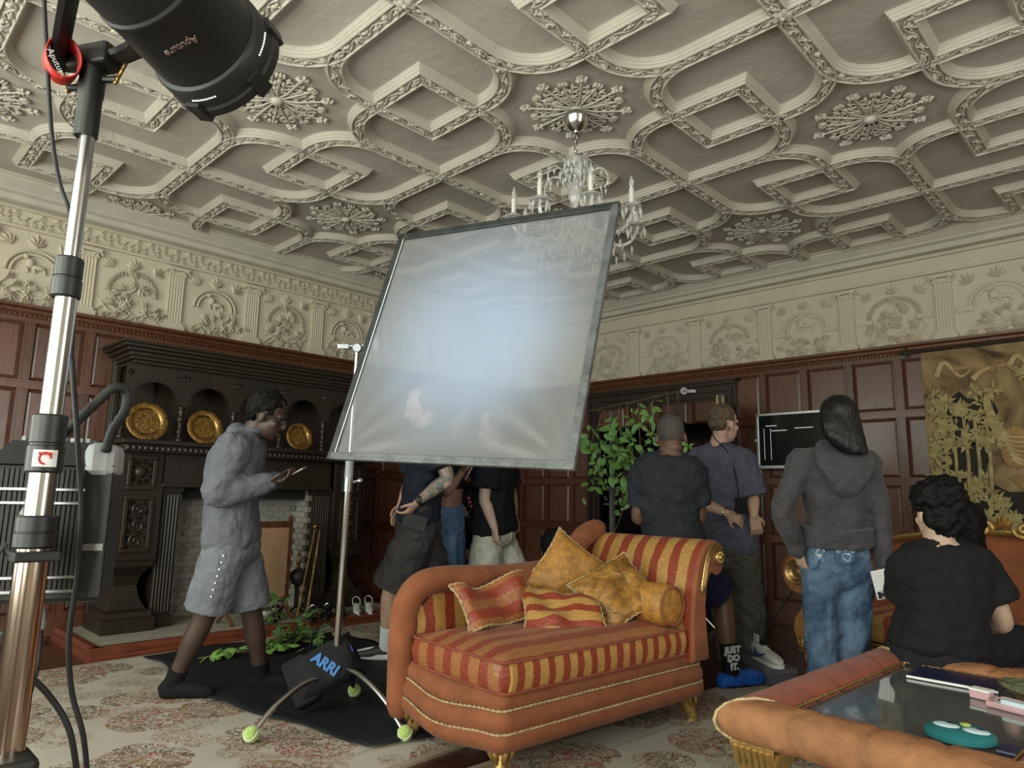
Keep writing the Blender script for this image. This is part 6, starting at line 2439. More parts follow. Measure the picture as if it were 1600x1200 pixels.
def shoe(root, T, J, s, mat, solemat, up=.0):
    A = J['a' + s]
    t = J['t' + s]
    fd = Vector((t.x - A.x, t.y - A.y, 0)).normalized()
    sd = Vector((0, 0, 1)).cross(fd)
    g = Vector((A.x, A.y, max(.0, A.z - .085)))
    m = MB()
    secs = []
    for x, w, h in ((-.075, .026, .055), (-.06, .036, .075), (-.02, .040, .085), (.05, .044, .075), (.11, .048, .055), (.17, .044, .042), (.205, .026, .030)):
        c = g + fd * x + Vector((0, 0, .022 + h / 2))
        secs.append(oval(c, sd * w, Vector((0, 0, h / 2)), 14, 2.6))
    m.loft(secs)
    o = garment(root, T, 'shoe', m, mat, .006, .0)
    m = MB()
    prof = [(-.085, .02), (-.06, .040), (0, .043), (.06, .048), (.12, .053), (.18, .046), (.222, .022)]
    poly = [(x, w) for x, w in prof] + [(x, -w) for x, w in reversed(prof)]
    m.prism(poly[::-1], 0, .026, TM(g, (0, 0, 1), fd))
    m.build('sole', solemat, o, auto=40)
    return o


def hair(root, T, m, mat, size=.007, wr=.016, name='hair', wscale=.03):
    return garment(root, T, name, m, mat, size, wr, wscale, 1)


def skin_mat(name, col):
    m, nt, b = nodes(name)
    nz = N(nt, 'ShaderNodeTexNoise', Scale=12.0, Detail=5.0)
    nt.links.new(coords(nt), nz.inputs['Vector'])
    nt.links.new(ramp(nt, nz.outputs['Fac'], [(.3, tuple(c * .88 for c in col)), (.7, tuple(min(1, c * 1.1) for c in col))]), b.inputs['Base Color'])
    b.inputs['Roughness'].default_value = .5
    b.inputs['Subsurface Weight'].default_value = .0
    return m


M_['eye'] = solid('eye', (.03, .02, .015), .2)
SK_DARK = skin_mat('skin_deep', (.060, .034, .026))
SK_BROWN = skin_mat('skin_brown', (.15, .080, .052))
SK_PALE = skin_mat('skin_pale', (.48, .30, .225))
SK_LIGHT = skin_mat('skin_light', (.46, .31, .23))
M_['hair_black'] = solid('hair_black', (.005, .0048, .005), .62, 0, .3, 40, .3, 90, spec=.14)
m, nt, b = nodes('hair_straight')
hz_ = N(nt, 'ShaderNodeTexNoise', Scale=9.0, Detail=6.0)
nt.links.new(coords(nt, (9, 9, .8)), hz_.inputs['Vector'])
nt.links.new(ramp(nt, hz_.outputs['Fac'], [(.35, (.003, .003, .0035)), (.7, (.012, .012, .013))]), b.inputs['Base Color'])
b.inputs['Roughness'].default_value = .42
b.inputs['Specular IOR Level'].default_value = .35
bump(nt, b, hz_.outputs['Fac'], .6, .012)
M_['hair_straight'] = m
M_['hair_brown'] = solid('hair_brown', (.10, .066, .040), .6, 0, .35, 40, .6, 120)
M_['tee_black'] = cloth('tee_black', (.013, .013, .015), fold=.4, fscale=6)
M_['tee_charcoal'] = cloth('tee_charcoal', (.030, .033, .040), fold=.5, fscale=6)
M_['tee_slate'] = cloth('tee_slate', (.085, .090, .125), fold=.5, fscale=6)
M_['jacket_grey'] = cloth('jacket_grey', (.125, .128, .155), fold=.5, fscale=7)
M_['shorts_grey'] = cloth('shorts_grey', (.155, .165, .19), fold=.5, fscale=7)
M_['velour'] = cloth('velour', (.062, .058, .064), fold=.6, fscale=7, sheen=.12, rough=.7)
M_['shorts_dark'] = cloth('shorts_dark', (.045, .042, .044), fold=.5, fscale=6)
M_['shorts_cream'] = cloth('shorts_cream', (.52, .50, .42), fold=.5, fscale=6)
M_['navy_cloth'] = cloth('navy_cloth', (.020, .022, .06), fold=.4)
M_['olive'] = cloth('olive', (.085, .083, .070), fold=.5, fscale=5)
M_['sock_black'] = cloth('sock_black', (.010, .010, .012), fold=.2)
M_['sock_white'] = cloth('sock_white', (.55, .58, .60), fold=.3)
M_['shoe_dark'] = solid('shoe_dark', (.02, .02, .022), .6, var=.4)
M_['sole_white'] = solid('sole_white', (.5, .48, .44), .6)


def denim(name, a, b_):
    m, nt, b = nodes(name)
    co = coords(nt)
    n1 = N(nt, 'ShaderNodeTexNoise', Scale=5.0, Detail=4.0, Distortion=.8)
    n2 = N(nt, 'ShaderNodeTexNoise', Scale=160.0, Detail=2.0)
    nt.links.new(co, n1.inputs['Vector'])
    nt.links.new(co, n2.inputs['Vector'])
    c = ramp(nt, n1.outputs['Fac'], [(.38, a), (.62, b_)])
    c = mixc(nt, .25, c, ramp(nt, n2.outputs['Fac'], [(.4, tuple(v * .5 for v in a)), (.6, b_)]))
    nt.links.new(c, b.inputs['Base Color'])
    b.inputs['Roughness'].default_value = .85
    bump(nt, b, n1.outputs['Fac'], .5, .05)
    return m


M_['denim'] = denim('denim', (.022, .052, .115), (.115, .185, .285))
M_['denim_mid'] = denim('denim_mid', (.04, .09, .18), (.12, .21, .34))


def phone(label, c, n, up, mat, hw=.036, hh=.074, lens=False, screen=True):
    t = thing('phone', label, 'phone', c)
    Mx = TM((0, 0, 0), n, up)
    MB().box(-hh, hh, -hw, hw, -.004, .004).build('phone_case', mat, t, M=Mx, smooth=False, bevel=.003)
    if screen:
        MB().box(-hh + .004, hh - .004, -hw + .003, hw - .003, -.0048, -.004).build('phone_screen', M_['navy'], t, M=Mx, smooth=False)
    if lens:
        e = MB().box(.03, .066, -.030, .004, .004, .006).build('camera_island', M_['grey_plastic'], t, M=Mx, smooth=False, bevel=.003)
        for a, b_ in ((.04, -.022), (.057, -.022), (.048, -.006)):
            MB().lathe([(.0085, .006), (.0085, .009), (.006, .0092), (0, .0092)], 12, Mx @ Matrix.Translation((a, b_, 0))).build('camera_lens', M_['black_plastic'], t)
    return t


# --- 1 walking man in grey, reading his phone
D = 3.68
J = dict(pel=W(362, 838, D), chest=W(366, 738, D), nk=W(388, 676, D), hd=W(418, 648, D), hf=CR * .9 - CU * .42 + CF * .05, hu=CU * .9 + CR * .42,
         sR=W(366, 702, D - .17), sL=W(382, 702, D + .17), eR=W(337, 772, D - .22), eL=W(372, 775, D + .2), wR=W(418, 754, D - .12), wL=W(426, 750, D + .08),
         hR=W(352, 862, D - .09), hL=W(372, 862, D + .09), kR=W(318, 966, D - .10), kL=W(394, 962, D + .10), aR=W(270, 1066, D - .13), aL=W(408, 1054, D + .12), tR=W(325, 1095, D - .13), tL=W(455, 1075, D + .12))
r_, T = person('walking man in grey hooded jacket and grey shorts looking down at a phone', J, SK_DARK, hands={'R': dict(d=CR * .9 + CU * .05 + CF * .1, n=CU * .9 + CF * .3, side=-1, curl=.5), 'L': dict(d=CR * .95, n=CU * .8 - CF * .4, side=1, curl=.5)})
shirt(r_, T, J, M_['jacket_grey'], .030, -.24, long=True, name='jacket', wr=.014)
hm = MB()
nb_ = J['nk']
ell(hm, nb_ - CR * .055 + CU * .005, CR * .06, CF * .10, CU * .055)
ell(hm, nb_ + CU * .015 + CR * .02, CR * .07, CF * .085, CU * .030)
garment(r_, T, 'hood', hm, M_['jacket_grey'], .008, .012)
legs(r_, T, J, M_['shorts_grey'], .86, .026, .012, 'shorts', .05)
for q in range(7):
    p = lerp(W(349, 868, D - .215), W(330, 932, D - .212), q / 6)
    MB().box(-.004, .004, -.004, .004, -.004, .004, TM(p, -CF, CR)).build('reflective_dot', M_['white_plastic'], r_, M=T, smooth=False)
MB().tube([W(349, 712, D - .238), W(357, 714, D - .24)], .004, 6).build('reflective_tab', M_['white_plastic'], r_, M=T)
for s in 'RL':
    sock(r_, T, J, s, M_['sock_black'], .07)
f, u = J['hf'].normalized(), J['hu']
hm = MB()
u = (u - f * u.dot(f)).normalized()
rr = f.cross(u)
ell(hm, J['hd'] - f * .025 + u * .048, rr * .086, f * .098, u * .090)
ell(hm, J['hd'] - f * .06 + u * .0, rr * .076, f * .055, u * .07)
hair(r_, T, hm, M_['hair_black'], wr=.02)
gl = MB()
for s in (-1, 1):
    gl.tube([J['hd'] + rr * (s * .033 + .026 * cos(q)) + f * .098 + u * (.004 + .020 * sin(q)) for q in [k * pi / 8 for k in range(16)]], .0025, 5, closed=True)
    gl.tube([J['hd'] + rr * (s * .062) + f * .095 + u * .008, J['hd'] + rr * (s * .082) + u * .008], .0025, 5)
gl.tube([J['hd'] + rr * .008 + f * .10 + u * .006, J['hd'] - rr * .008 + f * .10 + u * .006], .0025, 5)
gl.build('glasses', M_['black_plastic'], r_, M=T)
phone('dark phone held by the walking man in grey', W(457, 741, D - .06), CU * .85 - CR * .45, CR * .85 + CU * .42, M_['grey_plastic'])

# --- 2 tattooed man in dark shorts, walking left
D = 4.5
J = dict(pel=W(655, 806, D), chest=W(668, 708, D), nk=W(668, 668, D), hd=W(658, 636, D), hf=-CR * .9 - CU * .3 + CF * .1, hu=CU * .95 - CR * .3,
         sL=W(685, 692, D - .17), sR=W(660, 692, D + .17), eL=W(699, 748, D - .24), eR=W(640, 755, D + .22), wL=W(652, 785, D - .22), wR=W(626, 790, D + .2),
         hL=W(652, 830, D - .09), hR=W(658, 830, D + .09), kL=W(611, 926, D - .09), kR=W(676, 924, D + .12), aL=W(603, 1012, D - .04), aR=W(712, 1000, D + .14), tL=W(560, 1030, D - .04), tR=W(670, 1020, D + .14))
r_, T = person('man in wide charcoal shorts with a tattooed forearm below the diffusion screen', J, SK_PALE, 1.02, hands={'L': dict(d=-CR * .75 - CU * .85, n=-CR * .6 + CU * .5 + CF * .4, side=1, curl=.45)})
shirt(r_, T, J, cloth('tee_navy', (.018, .022, .035), fold=.4), .03, -.12, sleeve=.75, flare=.02)
legs(r_, T, J, M_['shorts_dark'], .92, .034, .034, 'shorts', .12, wr=.018)
MB().box(-.075, .075, -.045, .045, -.006, .006, TM(W(648, 816, D - .225), -CF, CR - CU * .25)).build('pocket_flap', M_['shorts_dark'], r_, M=T, smooth=False, bevel=.005)
m, nt, b = nodes('tattoo')
v_ = N(nt, 'ShaderNodeTexVoronoi', Scale=42.0, feature='DISTANCE_TO_EDGE')
nt.links.new(coords(nt), v_.inputs['Vector'])
n2 = N(nt, 'ShaderNodeTexNoise', Scale=14.0, Detail=4.0)
nt.links.new(coords(nt), n2.inputs['Vector'])
ink = ramp(nt, n2.outputs['Fac'], [(.35, (.10, .15, .13)), (.5, (.30, .21, .16)), (.65, (.42, .29, .22))])
nt.links.new(mixc(nt, ramp(nt, v_.outputs['Distance'], [(0, (1, 1, 1)), (.10, (0, 0, 0))]), ink, (.07, .085, .08)), b.inputs['Base Color'])
b.inputs['Roughness'].default_value = .55
tm_ = MB()
limb(tm_, [lerp(J['sL'], J['eL'], .72), J['eL'], lerp(J['eL'], J['wL'], .3), lerp(J['eL'], J['wL'], .86)], [.048, .0425, .0438, .0315])
vox(tm_.build('tattooed_skin', m, r_, M=T, auto=0), .0065, 2)
wt = lerp(J['eL'], J['wL'], .93)
wd_ = (J['wL'] - J['eL']).normalized()
MB().tube([wt - wd_ * .012, wt + wd_ * .012], .034, 18).build('watch_strap', M_['rubber'], r_, M=T)
MB().lathe([(.021, 0), (.021, .010), (.017, .012), (0, .012)], 18, TM(wt + (-CF * .8 + CU * .5).normalized() * .030, -CF * .8 + CU * .5, CR)).build('watch_face', M_['black_plastic'], r_, M=T)
for s in 'RL':
    sock(r_, T, J, s, M_['sock_white'], .15)
    shoe(r_, T, J, s, M_['shoe_dark'], M_['sole_white'])
hm = MB()
ell(hm, J['hd'] + CR * .03 + CU * .045, CR * .10, CF * .085, CU * .085)
hair(r_, T, hm, M_['hair_brown'])

# --- 3 person in blue jeans with a raised phone
D = 5.0
J = dict(pel=W(697, 806, D), chest=W(706, 728, D), nk=W(708, 684, D), hd=W(712, 655, D), hf=CR * .85 - CU * .35, hu=CU * .95 + CR * .3,
         sR=W(700, 706, D - .15), sL=W(712, 706, D + .15), eR=W(698, 768, D - .16), eL=W(706, 766, D + .14), wR=W(722, 738, D - .1), wL=W(728, 740, D + .08),
         hR=W(690, 832, D - .08), hL=W(704, 832, D + .08), kR=W(695, 920, D - .08), kL=W(708, 920, D + .08), aR=W(690, 1005, D - .08), aL=W(715, 1003, D + .08), tR=W(720, 1020, D - .08), tL=W(745, 1018, D + .08))
r_, T = person('person in blue jeans and cropped top holding a phone behind the tattooed man', J, skin_mat('skin_tan', (.26, .155, .11)), .96, .92, hands={'R': dict(d=CR * .6 + CU * .75, n=CR * .5 - CU * .4 + CF * .3, side=-1, curl=.5)})
shirt(r_, T, J, M_['tee_black'], .014, .3, sleeve=.5, k=.96, fat=.92, name='crop_top')
legs(r_, T, J, M_['denim_mid'], 1.93, .022, .02, 'jeans', .1, .95)
for s in 'RL':
    shoe(r_, T, J, s, M_['shoe_dark'], M_['sole_white'])
hm = MB()
ell(hm, J['hd'] - CR * .025 + CU * .045, CR * .098, CF * .085, CU * .085)
ell(hm, J['hd'] - CR * .06 - CU * .06, CR * .05, CF * .075, CU * .12)
hair(r_, T, hm, M_['hair_black'])
phone('phone with a bright edge held up below the diffusion screen', W(733, 734, D - .09), CU * .4 - CR * .8 - CF * .3, CU * .7 + CR * .6, M_['pink'])

# --- 4 man in black tee and cream shorts
D = 5.1
J = dict(pel=W(773, 822, D), chest=W(770, 744, D), nk=W(770, 700, D), hd=W(768, 668, D), hf=-CR * .8 - CF * .4 - CU * .3, hu=CU * .95 - CR * .25,
         sL=W(762, 724, D - .16), sR=W(784, 724, D + .16), eL=W(757, 780, D - .2), eR=W(800, 775, D + .2), wL=W(773, 826, D - .22), wR=W(804, 806, D + .2),
         hL=W(762, 845, D - .08), hR=W(782, 845, D + .08), kL=W(756, 915, D - .1), kR=W(806, 908, D + .06), aL=W(738, 990, D - .04), aR=W(822, 985, D + .06), tL=W(712, 1005, D - .04), tR=W(790, 1005, D + .06))
r_, T = person('man in black tee and cream shorts walking behind the diffusion screen', J, SK_LIGHT, 1.0, hands={'L': dict(d=-CU * .95 + CR * .1, n=CR * .6 + CF * .4, side=1, curl=.35)})
shirt(r_, T, J, M_['tee_black'], .040, -.14, sleeve=.7, flare=.015)
legs(r_, T, J, M_['shorts_cream'], .86, .026, .03, 'shorts', .06)
for s in 'RL':
    sock(r_, T, J, s, M_['sock_white'], .12)
    shoe(r_, T, J, s, M_['shoe_dark'], M_['sole_white'])
hm = MB()
ell(hm, J['hd'] + CR * .03 + CU * .045, CR * .096, CF * .085, CU * .086)
hair(r_, T, hm, M_['hair_brown'])

# --- 5 crouching person in black
D = 5.55
J = dict(pel=W(741, 905, D), chest=W(732, 845, D), nk=W(727, 808, D), hd=W(725, 782, D), hf=-CR * .6 - CU * .7 - CF * .2, hu=CU * .7 - CR * .6,
         sL=W(716, 826, D - .14), sR=W(742, 826, D + .14), eL=W(722, 862, D - .2), eR=W(752, 866, D + .14), wL=W(742, 872, D - .24), wR=W(745, 880, D),
         hL=W(735, 912, D - .09), hR=W(747, 912, D + .09), kL=W(705, 905, D - .1), kR=W(712, 905, D + .1), aL=W(732, 962, D - .1), aR=W(740, 960, D + .1), tL=W(705, 972, D - .1), tR=W(715, 972, D + .1))
r_, T = person('crouching person in black clothes with a pink hair clip behind the cream shorts', J, skin_mat('skin_mid', (.30, .18, .13)), .95, .95)
shirt(r_, T, J, M_['tee_black'], .025, -.12, sleeve=.8)
legs(r_, T, J, M_['tee_black'], 1.95, .02, .01, 'trousers')
hm = MB()
ell(hm, J['hd'] + CU * .03 + CR * .02, CR * .10, CF * .10, CU * .10)
ell(hm, J['hd'] + CR * .07 - CU * .03, CR * .06, CF * .09, CU * .10)
hair(r_, T, hm, M_['hair_black'], wr=.05)
for q in range(3):
    MB().ball(W(733 + 2 * q, 779 + 6 * q, D - .14), .012, 8, 6).build('hair_clip', solid('hot_pink', (.6, .06, .16), .5) if q == 0 else bpy.data.materials['hot_pink'], r_, M=T)

# --- 6 bald man in black tee, half sitting on the head of the chaise
D = 4.0
J = dict(pel=W(1056, 872, D + .05), chest=W(1044, 768, D + .0), nk=W(1046, 706, D - .02), hd=W(1048, 683, D + .01), hf=CF * .9 + CR * .15 - CU * .35, hu=CU * .92 + CF * .35,
         sL=W(1008, 734, D), sR=W(1082, 734, D), eL=W(998, 806, D + .02), eR=W(1092, 806, D - .02), wL=W(1015, 812, D + .24), wR=W(1085, 804, D + .24),
         hL=W(1030, 888, D + .08), hR=W(1082, 888, D + .05), kL=W(1042, 945, D + .32), kR=W(1128, 935, D + .08), aL=W(1045, 1058, D + .32), aR=W(1143, 1058, D - .03), tL=W(1060, 1070, D + .6), tR=W(1200, 1072, D + .05))
r_, T = person('bald man in black tee seen from behind, half sitting on the head of the chaise', J, SK_BROWN, 1.05, 1.0, hands=None, arm=1.05)
shirt(r_, T, J, M_['tee_charcoal'], .024, -.14, sleeve=.78, fat=1.04, k=1.05, belly=.02, arm=1.05, wr=.018)
legs(r_, T, J, M_['navy_cloth'], .85, .028, .02, 'shorts', .1, 1.03)
sock(r_, T, J, 'R', M_['sock_black'], .19)
sock(r_, T, J, 'L', M_['sock_black'], .19)
z_ = (J['kR'] - J['aR']).normalized()
for q, tx in enumerate(('JUST', 'DO', 'IT.')):
    p = J['aR'] + z_ * (.165 - q * .045) - CF * .050 + CR * .012
    text_mesh('sock_lettering', tx, .050, M_['sock_white'], r_, T @ TM(p, -CF + CR * .3, CR + CF * .3), .004, .003)
m = MB()
A = J['aR']
fd = (J['tR'] - A)
fd.z = 0
fd.normalize()
sd = Vector((0, 0, 1)).cross(fd)
g = Vector((A.x, A.y, .012))
m.loft([oval(g + fd * x + Vector((0, 0, h / 2)), sd * w, Vector((0, 0, h / 2)), 16, 2.6) for x, w, h in ((-.09, .03, .05), (-.07, .048, .075), (0, .052, .075), (.08, .055, .085), (.15, .055, .085), (.20, .045, .075), (.225, .025, .05))])
M_['blue_cover'] = solid('blue_cover', (.01, .10, .48), .3, 0, .25, 14, .6, 30)
garment(r_, T, 'shoe_cover', m, M_['blue_cover'], .006, .012, .04)
hm = MB()
f = J['hf'].normalized()
u = (J['hu'] - f * J['hu'].dot(f)).normalized()
rr = f.cross(u)
ell(hm, J['hd'] - f * .016 + u * .036, rr * .0815, f * .1005, u * .098)
hair(r_, T, hm, solid('shaved_hair', (.075, .062, .055), .8, var=.25, scale=60), wr=.0)
m, nt, b = nodes('x')
bpy.data.materials.remove(m)

# --- 7 man in slate tee turned to the right
D = 4.65
J = dict(pel=W(1142, 850, D), chest=W(1128, 752, D), nk=W(1122, 694, D), hd=W(1131, 662, D), hf=CR * .88 + CF * .45 - CU * .08, hu=CU + CR * .05,
         sL=W(1093, 716, D + .06), sR=W(1160, 718, D - .06), eL=W(1092, 784, D - .04), eR=W(1176, 778, D - .1), wL=W(1136, 802, D - .17), wR=W(1178, 806, D - .17),
         hL=W(1124, 872, D + .05), hR=W(1160, 872, D - .05), kL=W(1138, 962, D + .02), kR=W(1172, 962, D - .04), aL=W(1148, 1035, D + .02), aR=W(1176, 1038, D - .02), tL=W(1190, 1040, D + .06), tR=W(1215, 1045, D))
r_, T = person('brown haired man in slate tee and olive trousers turned to the right', J, SK_PALE, 1.03, hands={'L': dict(d=CR * .9 - CU * .45, n=CF * .7 - CU * .4, side=1, curl=.25), 'R': dict(d=CR * .2 - CU * .95, n=CF, side=-1, curl=.3)})
shirt(r_, T, J, M_['tee_slate'], .032, -.14, sleeve=.95, flare=.012, wr=.018)
legs(r_, T, J, M_['olive'], 1.97, .032, .03, 'trousers', .06, wr=.02, knee=.02)
for s in 'RL':
    shoe(r_, T, J, s, M_['shoe_dark'], M_['shoe_dark'])
f = J['hf'].normalized()
u = (J['hu'] - f * J['hu'].dot(f)).normalized()
rr = f.cross(u)
hm = MB()
ell(hm, J['hd'] - f * .026 + u * .052, rr * .085, f * .096, u * .086)
ell(hm, J['hd'] - f * .055 + u * .0, rr * .074, f * .055, u * .055)
hair(r_, T, hm, M_['hair_brown'], wr=.016)
ln = MB()
ln.tube(spline([W(1112, 672, D - .06), W(1116, 684, D - .085), W(1128, 696, D - .10), W(1140, 712, D - .13), W(1150, 745, D - .17), W(1154, 778, D - .18)], 5), .004, 6)
ln.build('lanyard', M_['tee_black'], r_, M=T)
MB().box(-.035, .035, -.05, .05, -.02, .02, TM(W(1158, 790, D - .19), -CF, CR)).build('pouch', M_['bag_black'], r_, M=T, smooth=False, bevel=.008)
wt = lerp(J['eL'], J['wL'], .93)
wd_ = (J['wL'] - J['eL']).normalized()
MB().tube([wt - wd_ * .004, wt + wd_ * .004], .033, 16).build('bracelet', M_['chrome'], r_, M=T)

# --- 8 woman in grey velour hoodie and jeans
D = 3.5
J = dict(pel=W(1308, 868, D), chest=W(1303, 768, D), nk=W(1306, 700, D), hd=W(1312, 660, D), hf=CF * .75 + CR * .55 - CU * .35, hu=CU * .95 + CF * .25 + CR * .15,
         sL=W(1252, 722, D), sR=W(1354, 724, D), eL=W(1222, 796, D - .04), eR=W(1375, 800, D - .03), wL=W(1247, 862, D - .02), wR=W(1380, 884, D - .06),
         hL=W(1282, 892, D), hR=W(1336, 892, D), kL=W(1286, 995, D), kR=W(1332, 995, D), aL=W(1288, 1100, D), aR=W(1330, 1100, D), tL=W(1285, 1110, D + .3), tR=W(1330, 1110, D + .3))
r_, T = person('woman with long black hair in grey velour hoodie and faded blue jeans, hand on hip', J, SK_LIGHT, .95, .95, hands={'L': dict(d=-CU * .85 + CR * .3 + CF * .15, n=CR * .8 + CF * .3, side=1, curl=.3), 'R': dict(d=-CU * .9 + CR * .02, n=CF * .7 - CR * .4, side=-1, curl=.5)})
shirt(r_, T, J, M_['velour'], .020, .17, long=True, fat=.96, k=.92, name='hoodie', wr=.016, arm=.9)
hb = MB()
S = torso_secs(J, .026, lo=-.02, hi=.1, fat=.97, k=.95)
zc_ = (J['chest'] - J['pel']).normalized()
hb.loft([oval(J['pel'] + zc_ * h, (J['hR'] - J['hL']).normalized() * .182, zc_.cross((J['hR'] - J['hL']).normalized()) * .136) for h in (.055, .07, .13, .155)])
garment(r_, T, 'hem_band', hb, M_['velour'], .007, .006)
hm = MB()
hm.loft([oval(J['nk'] + CU * a - CF * b_ , CR * w, (CF * .5 + CU * .3) * d) for a, b_, w, d in ((.035, .02, .095, .07), (.0, .06, .145, .10), (-.06, .105, .150, .085), (-.13, .125, .115, .06), (-.19, .125, .07, .045), (-.225, .115, .03, .025))])
garment(r_, T, 'hood', hm, M_['velour'], .008, .014, .06)
for s in 'RL':
    lw = J['w' + s]
    dd = (lw - J['e' + s]).normalized()
    MB().tube([lw - dd * .055, lw - dd * .01], [.040, .036], 14).build('cuff', M_['velour'], r_, M=T)
jn = legs(r_, T, J, M_['denim'], 1.99, .014, .034, 'jeans', .1, .96, .95, wr=.018, knee=.014)
# embroidered back pockets
def pocket(px, py):
    p = W(px, py, D - .138)
    n_ = -CF
    Mp_ = TM(p, n_, CR)
    o = sheet(12, 12, lambda u, v: tuple(Mp_ @ Vector(((u - .5) * .11 * (.86 + .14 * v), (v - .52) * .115, 0)))).build('pocket', M_['denim_mid'], r_, M=T, auto=0)
    sw_ = o.modifiers.new('follow', 'SHRINKWRAP')
    sw_.target, sw_.offset = jn, .004
    solidify(o, .004, 1)
    e = MB()
    for s in (-1, 1):
        scroll(e, TM(p + CR * (s * .028) + CU * .008 - CF * .006, n_, CR * s), .016, 1.3, .0022)
        e.tube(spline([p - CF * .008, p - CF * .008 + CR * (s * .012) + CU * .022, p - CF * .008 + CR * (s * .045) + CU * .030, p - CF * .008 + CR * (s * .052) + CU * .005, p - CF * .008 + CR * (s * .040) - CU * .006], 4), .0025, 5)
        e.tube(spline([p - CF * .008 - CU * .012, p - CF * .008 + CR * (s * .014) - CU * .026, p - CF * .008 - CU * .045], 4), .0022, 5)
    eo = e.build('embroidery', M_['sock_white'], o)
    sw_ = eo.modifiers.new('follow', 'SHRINKWRAP')
    sw_.target, sw_.offset = jn, .0105
pocket(1325, 862)
pocket(1268, 862)
for s in 'RL':
    shoe(r_, T, J, s, M_['sole_white'], M_['sole_white'])
f = J['hf'].normalized()
u = (J['hu'] - f * J['hu'].dot(f)).normalized()
rr = f.cross(u)
hm = MB()
ell(hm, J['hd'] - f * .022 + u * .046, rr * .092, f * .104, u * .092)
hm.loft([oval(W(px, py, D - dd), CR * w, CF * .055) for px, py, w, dd in ((1311, 636, .088, .03), (1313, 660, .102, .06), (1319, 682, .100, .085), (1328, 698, .082, .095), (1336, 709, .060, .095))])
hair(r_, T, hm, M_['hair_straight'], .008, wr=.004)
phone('pale phone with dark camera lenses held low by the woman in the hoodie', W(1377, 913, D - .12), -CF * .9 - CR * .1, -CU + CR * .25, M_['white_plastic'], .036, .072, True, False)

# --- 9 seated man in black
D = 2.78
J = dict(pel=W(1468, 1008, D - .02), chest=W(1472, 918, D), nk=W(1467, 846, D), hd=W(1466, 802, D + .03), hf=CF * .95 - CU * .3, hu=CU * .95 + CF * .3,
         sL=W(1422, 884, D), sR=W(1528, 886, D), eL=W(1416, 962, D + .08), eR=W(1566, 970, D - .02), wL=W(1425, 985, D + .32), wR=W(1520, 985, D + .2),
         hL=W(1430, 1022, D + .05), hR=W(1500, 1022, D + .03), kL=W(1425, 1010, D + .46), kR=W(1598, 1010, D + .38), aL=W(1420, 1118, D + .50), aR=W(1590, 1118, D + .45), tL=W(1420, 1125, D + .75), tR=W(1600, 1125, D + .7))
r_, T = person('man in plain black tee sitting with his back turned behind the glass table', J, SK_LIGHT, .98, 1.0, hands=None)
shirt(r_, T, J, M_['tee_black'], .026, -.2, sleeve=.62, flare=.012, fat=1.0, belly=.03)
legs(r_, T, J, cloth('trousers_black', (.016, .016, .020), fold=.5), 1.97, .025, .01, 'trousers', .1)
for s in 'RL':
    shoe(r_, T, J, s, M_['shoe_dark'], M_['shoe_dark'])
f = J['hf'].normalized()
u = (J['hu'] - f * J['hu'].dot(f)).normalized()
rr = f.cross(u)
hm = MB()
ell(hm, J['hd'] - f * .022 + u * .058, rr * .098, f * .108, u * .090)
ell(hm, J['hd'] - f * .045 - u * .02, rr * .080, f * .062, u * .080)
ell(hm, J['hd'] - f * .02 + u * .05 - rr * .05, rr * .06, f * .07, u * .05)
ell(hm, J['hd'] - f * .02 + u * .05 + rr * .05, rr * .06, f * .07, u * .05)
hair(r_, T, hm, M_['hair_black'], .008, wr=.035)

# --- 10 long haired person just visible past his head
D = 3.25
J = dict(pel=W(1506, 985, D), chest=W(1504, 910, D), nk=W(1504, 858, D), hd=W(1503, 822, D), hf=CF * .6 + CR * .7 - CU * .2, hu=CU,
         sL=W(1465, 885, D + .04), sR=W(1540, 885, D - .04), eL=W(1458, 945, D + .06), eR=W(1548, 945, D), wL=W(1480, 975, D + .2), wR=W(1540, 980, D + .2),
         hL=W(1490, 995, D + .04), hR=W(1525, 995, D), kL=W(1500, 990, D + .4), kR=W(1560, 990, D + .3), aL=W(1500, 1075, D + .45), aR=W(1565, 1078, D + .35), tL=W(1505, 1085, D + .65), tR=W(1575, 1085, D + .6))
r_, T = person('person with long straight black hair mostly hidden behind the seated man', J, SK_LIGHT, .9, .9)
shirt(r_, T, J, M_['tee_black'], .02, -.12, sleeve=.7, fat=.9, k=.9)
legs(r_, T, J, M_['tee_black'], 1.97, .02, .01, 'trousers', .1, .9, .9)
hm = MB()
ell(hm, J['hd'] + CU * .035 - CF * .01, CR * .092, CF * .10, CU * .092)
hm.loft([oval(W(px, py, D - .05), CR * w, CF * .07) for px, py, w in ((1502, 810, .085), (1506, 840, .088), (1512, 870, .075), (1516, 905, .05), (1518, 930, .02))])
hair(r_, T, hm, M_['hair_black'], .008, wr=.012)

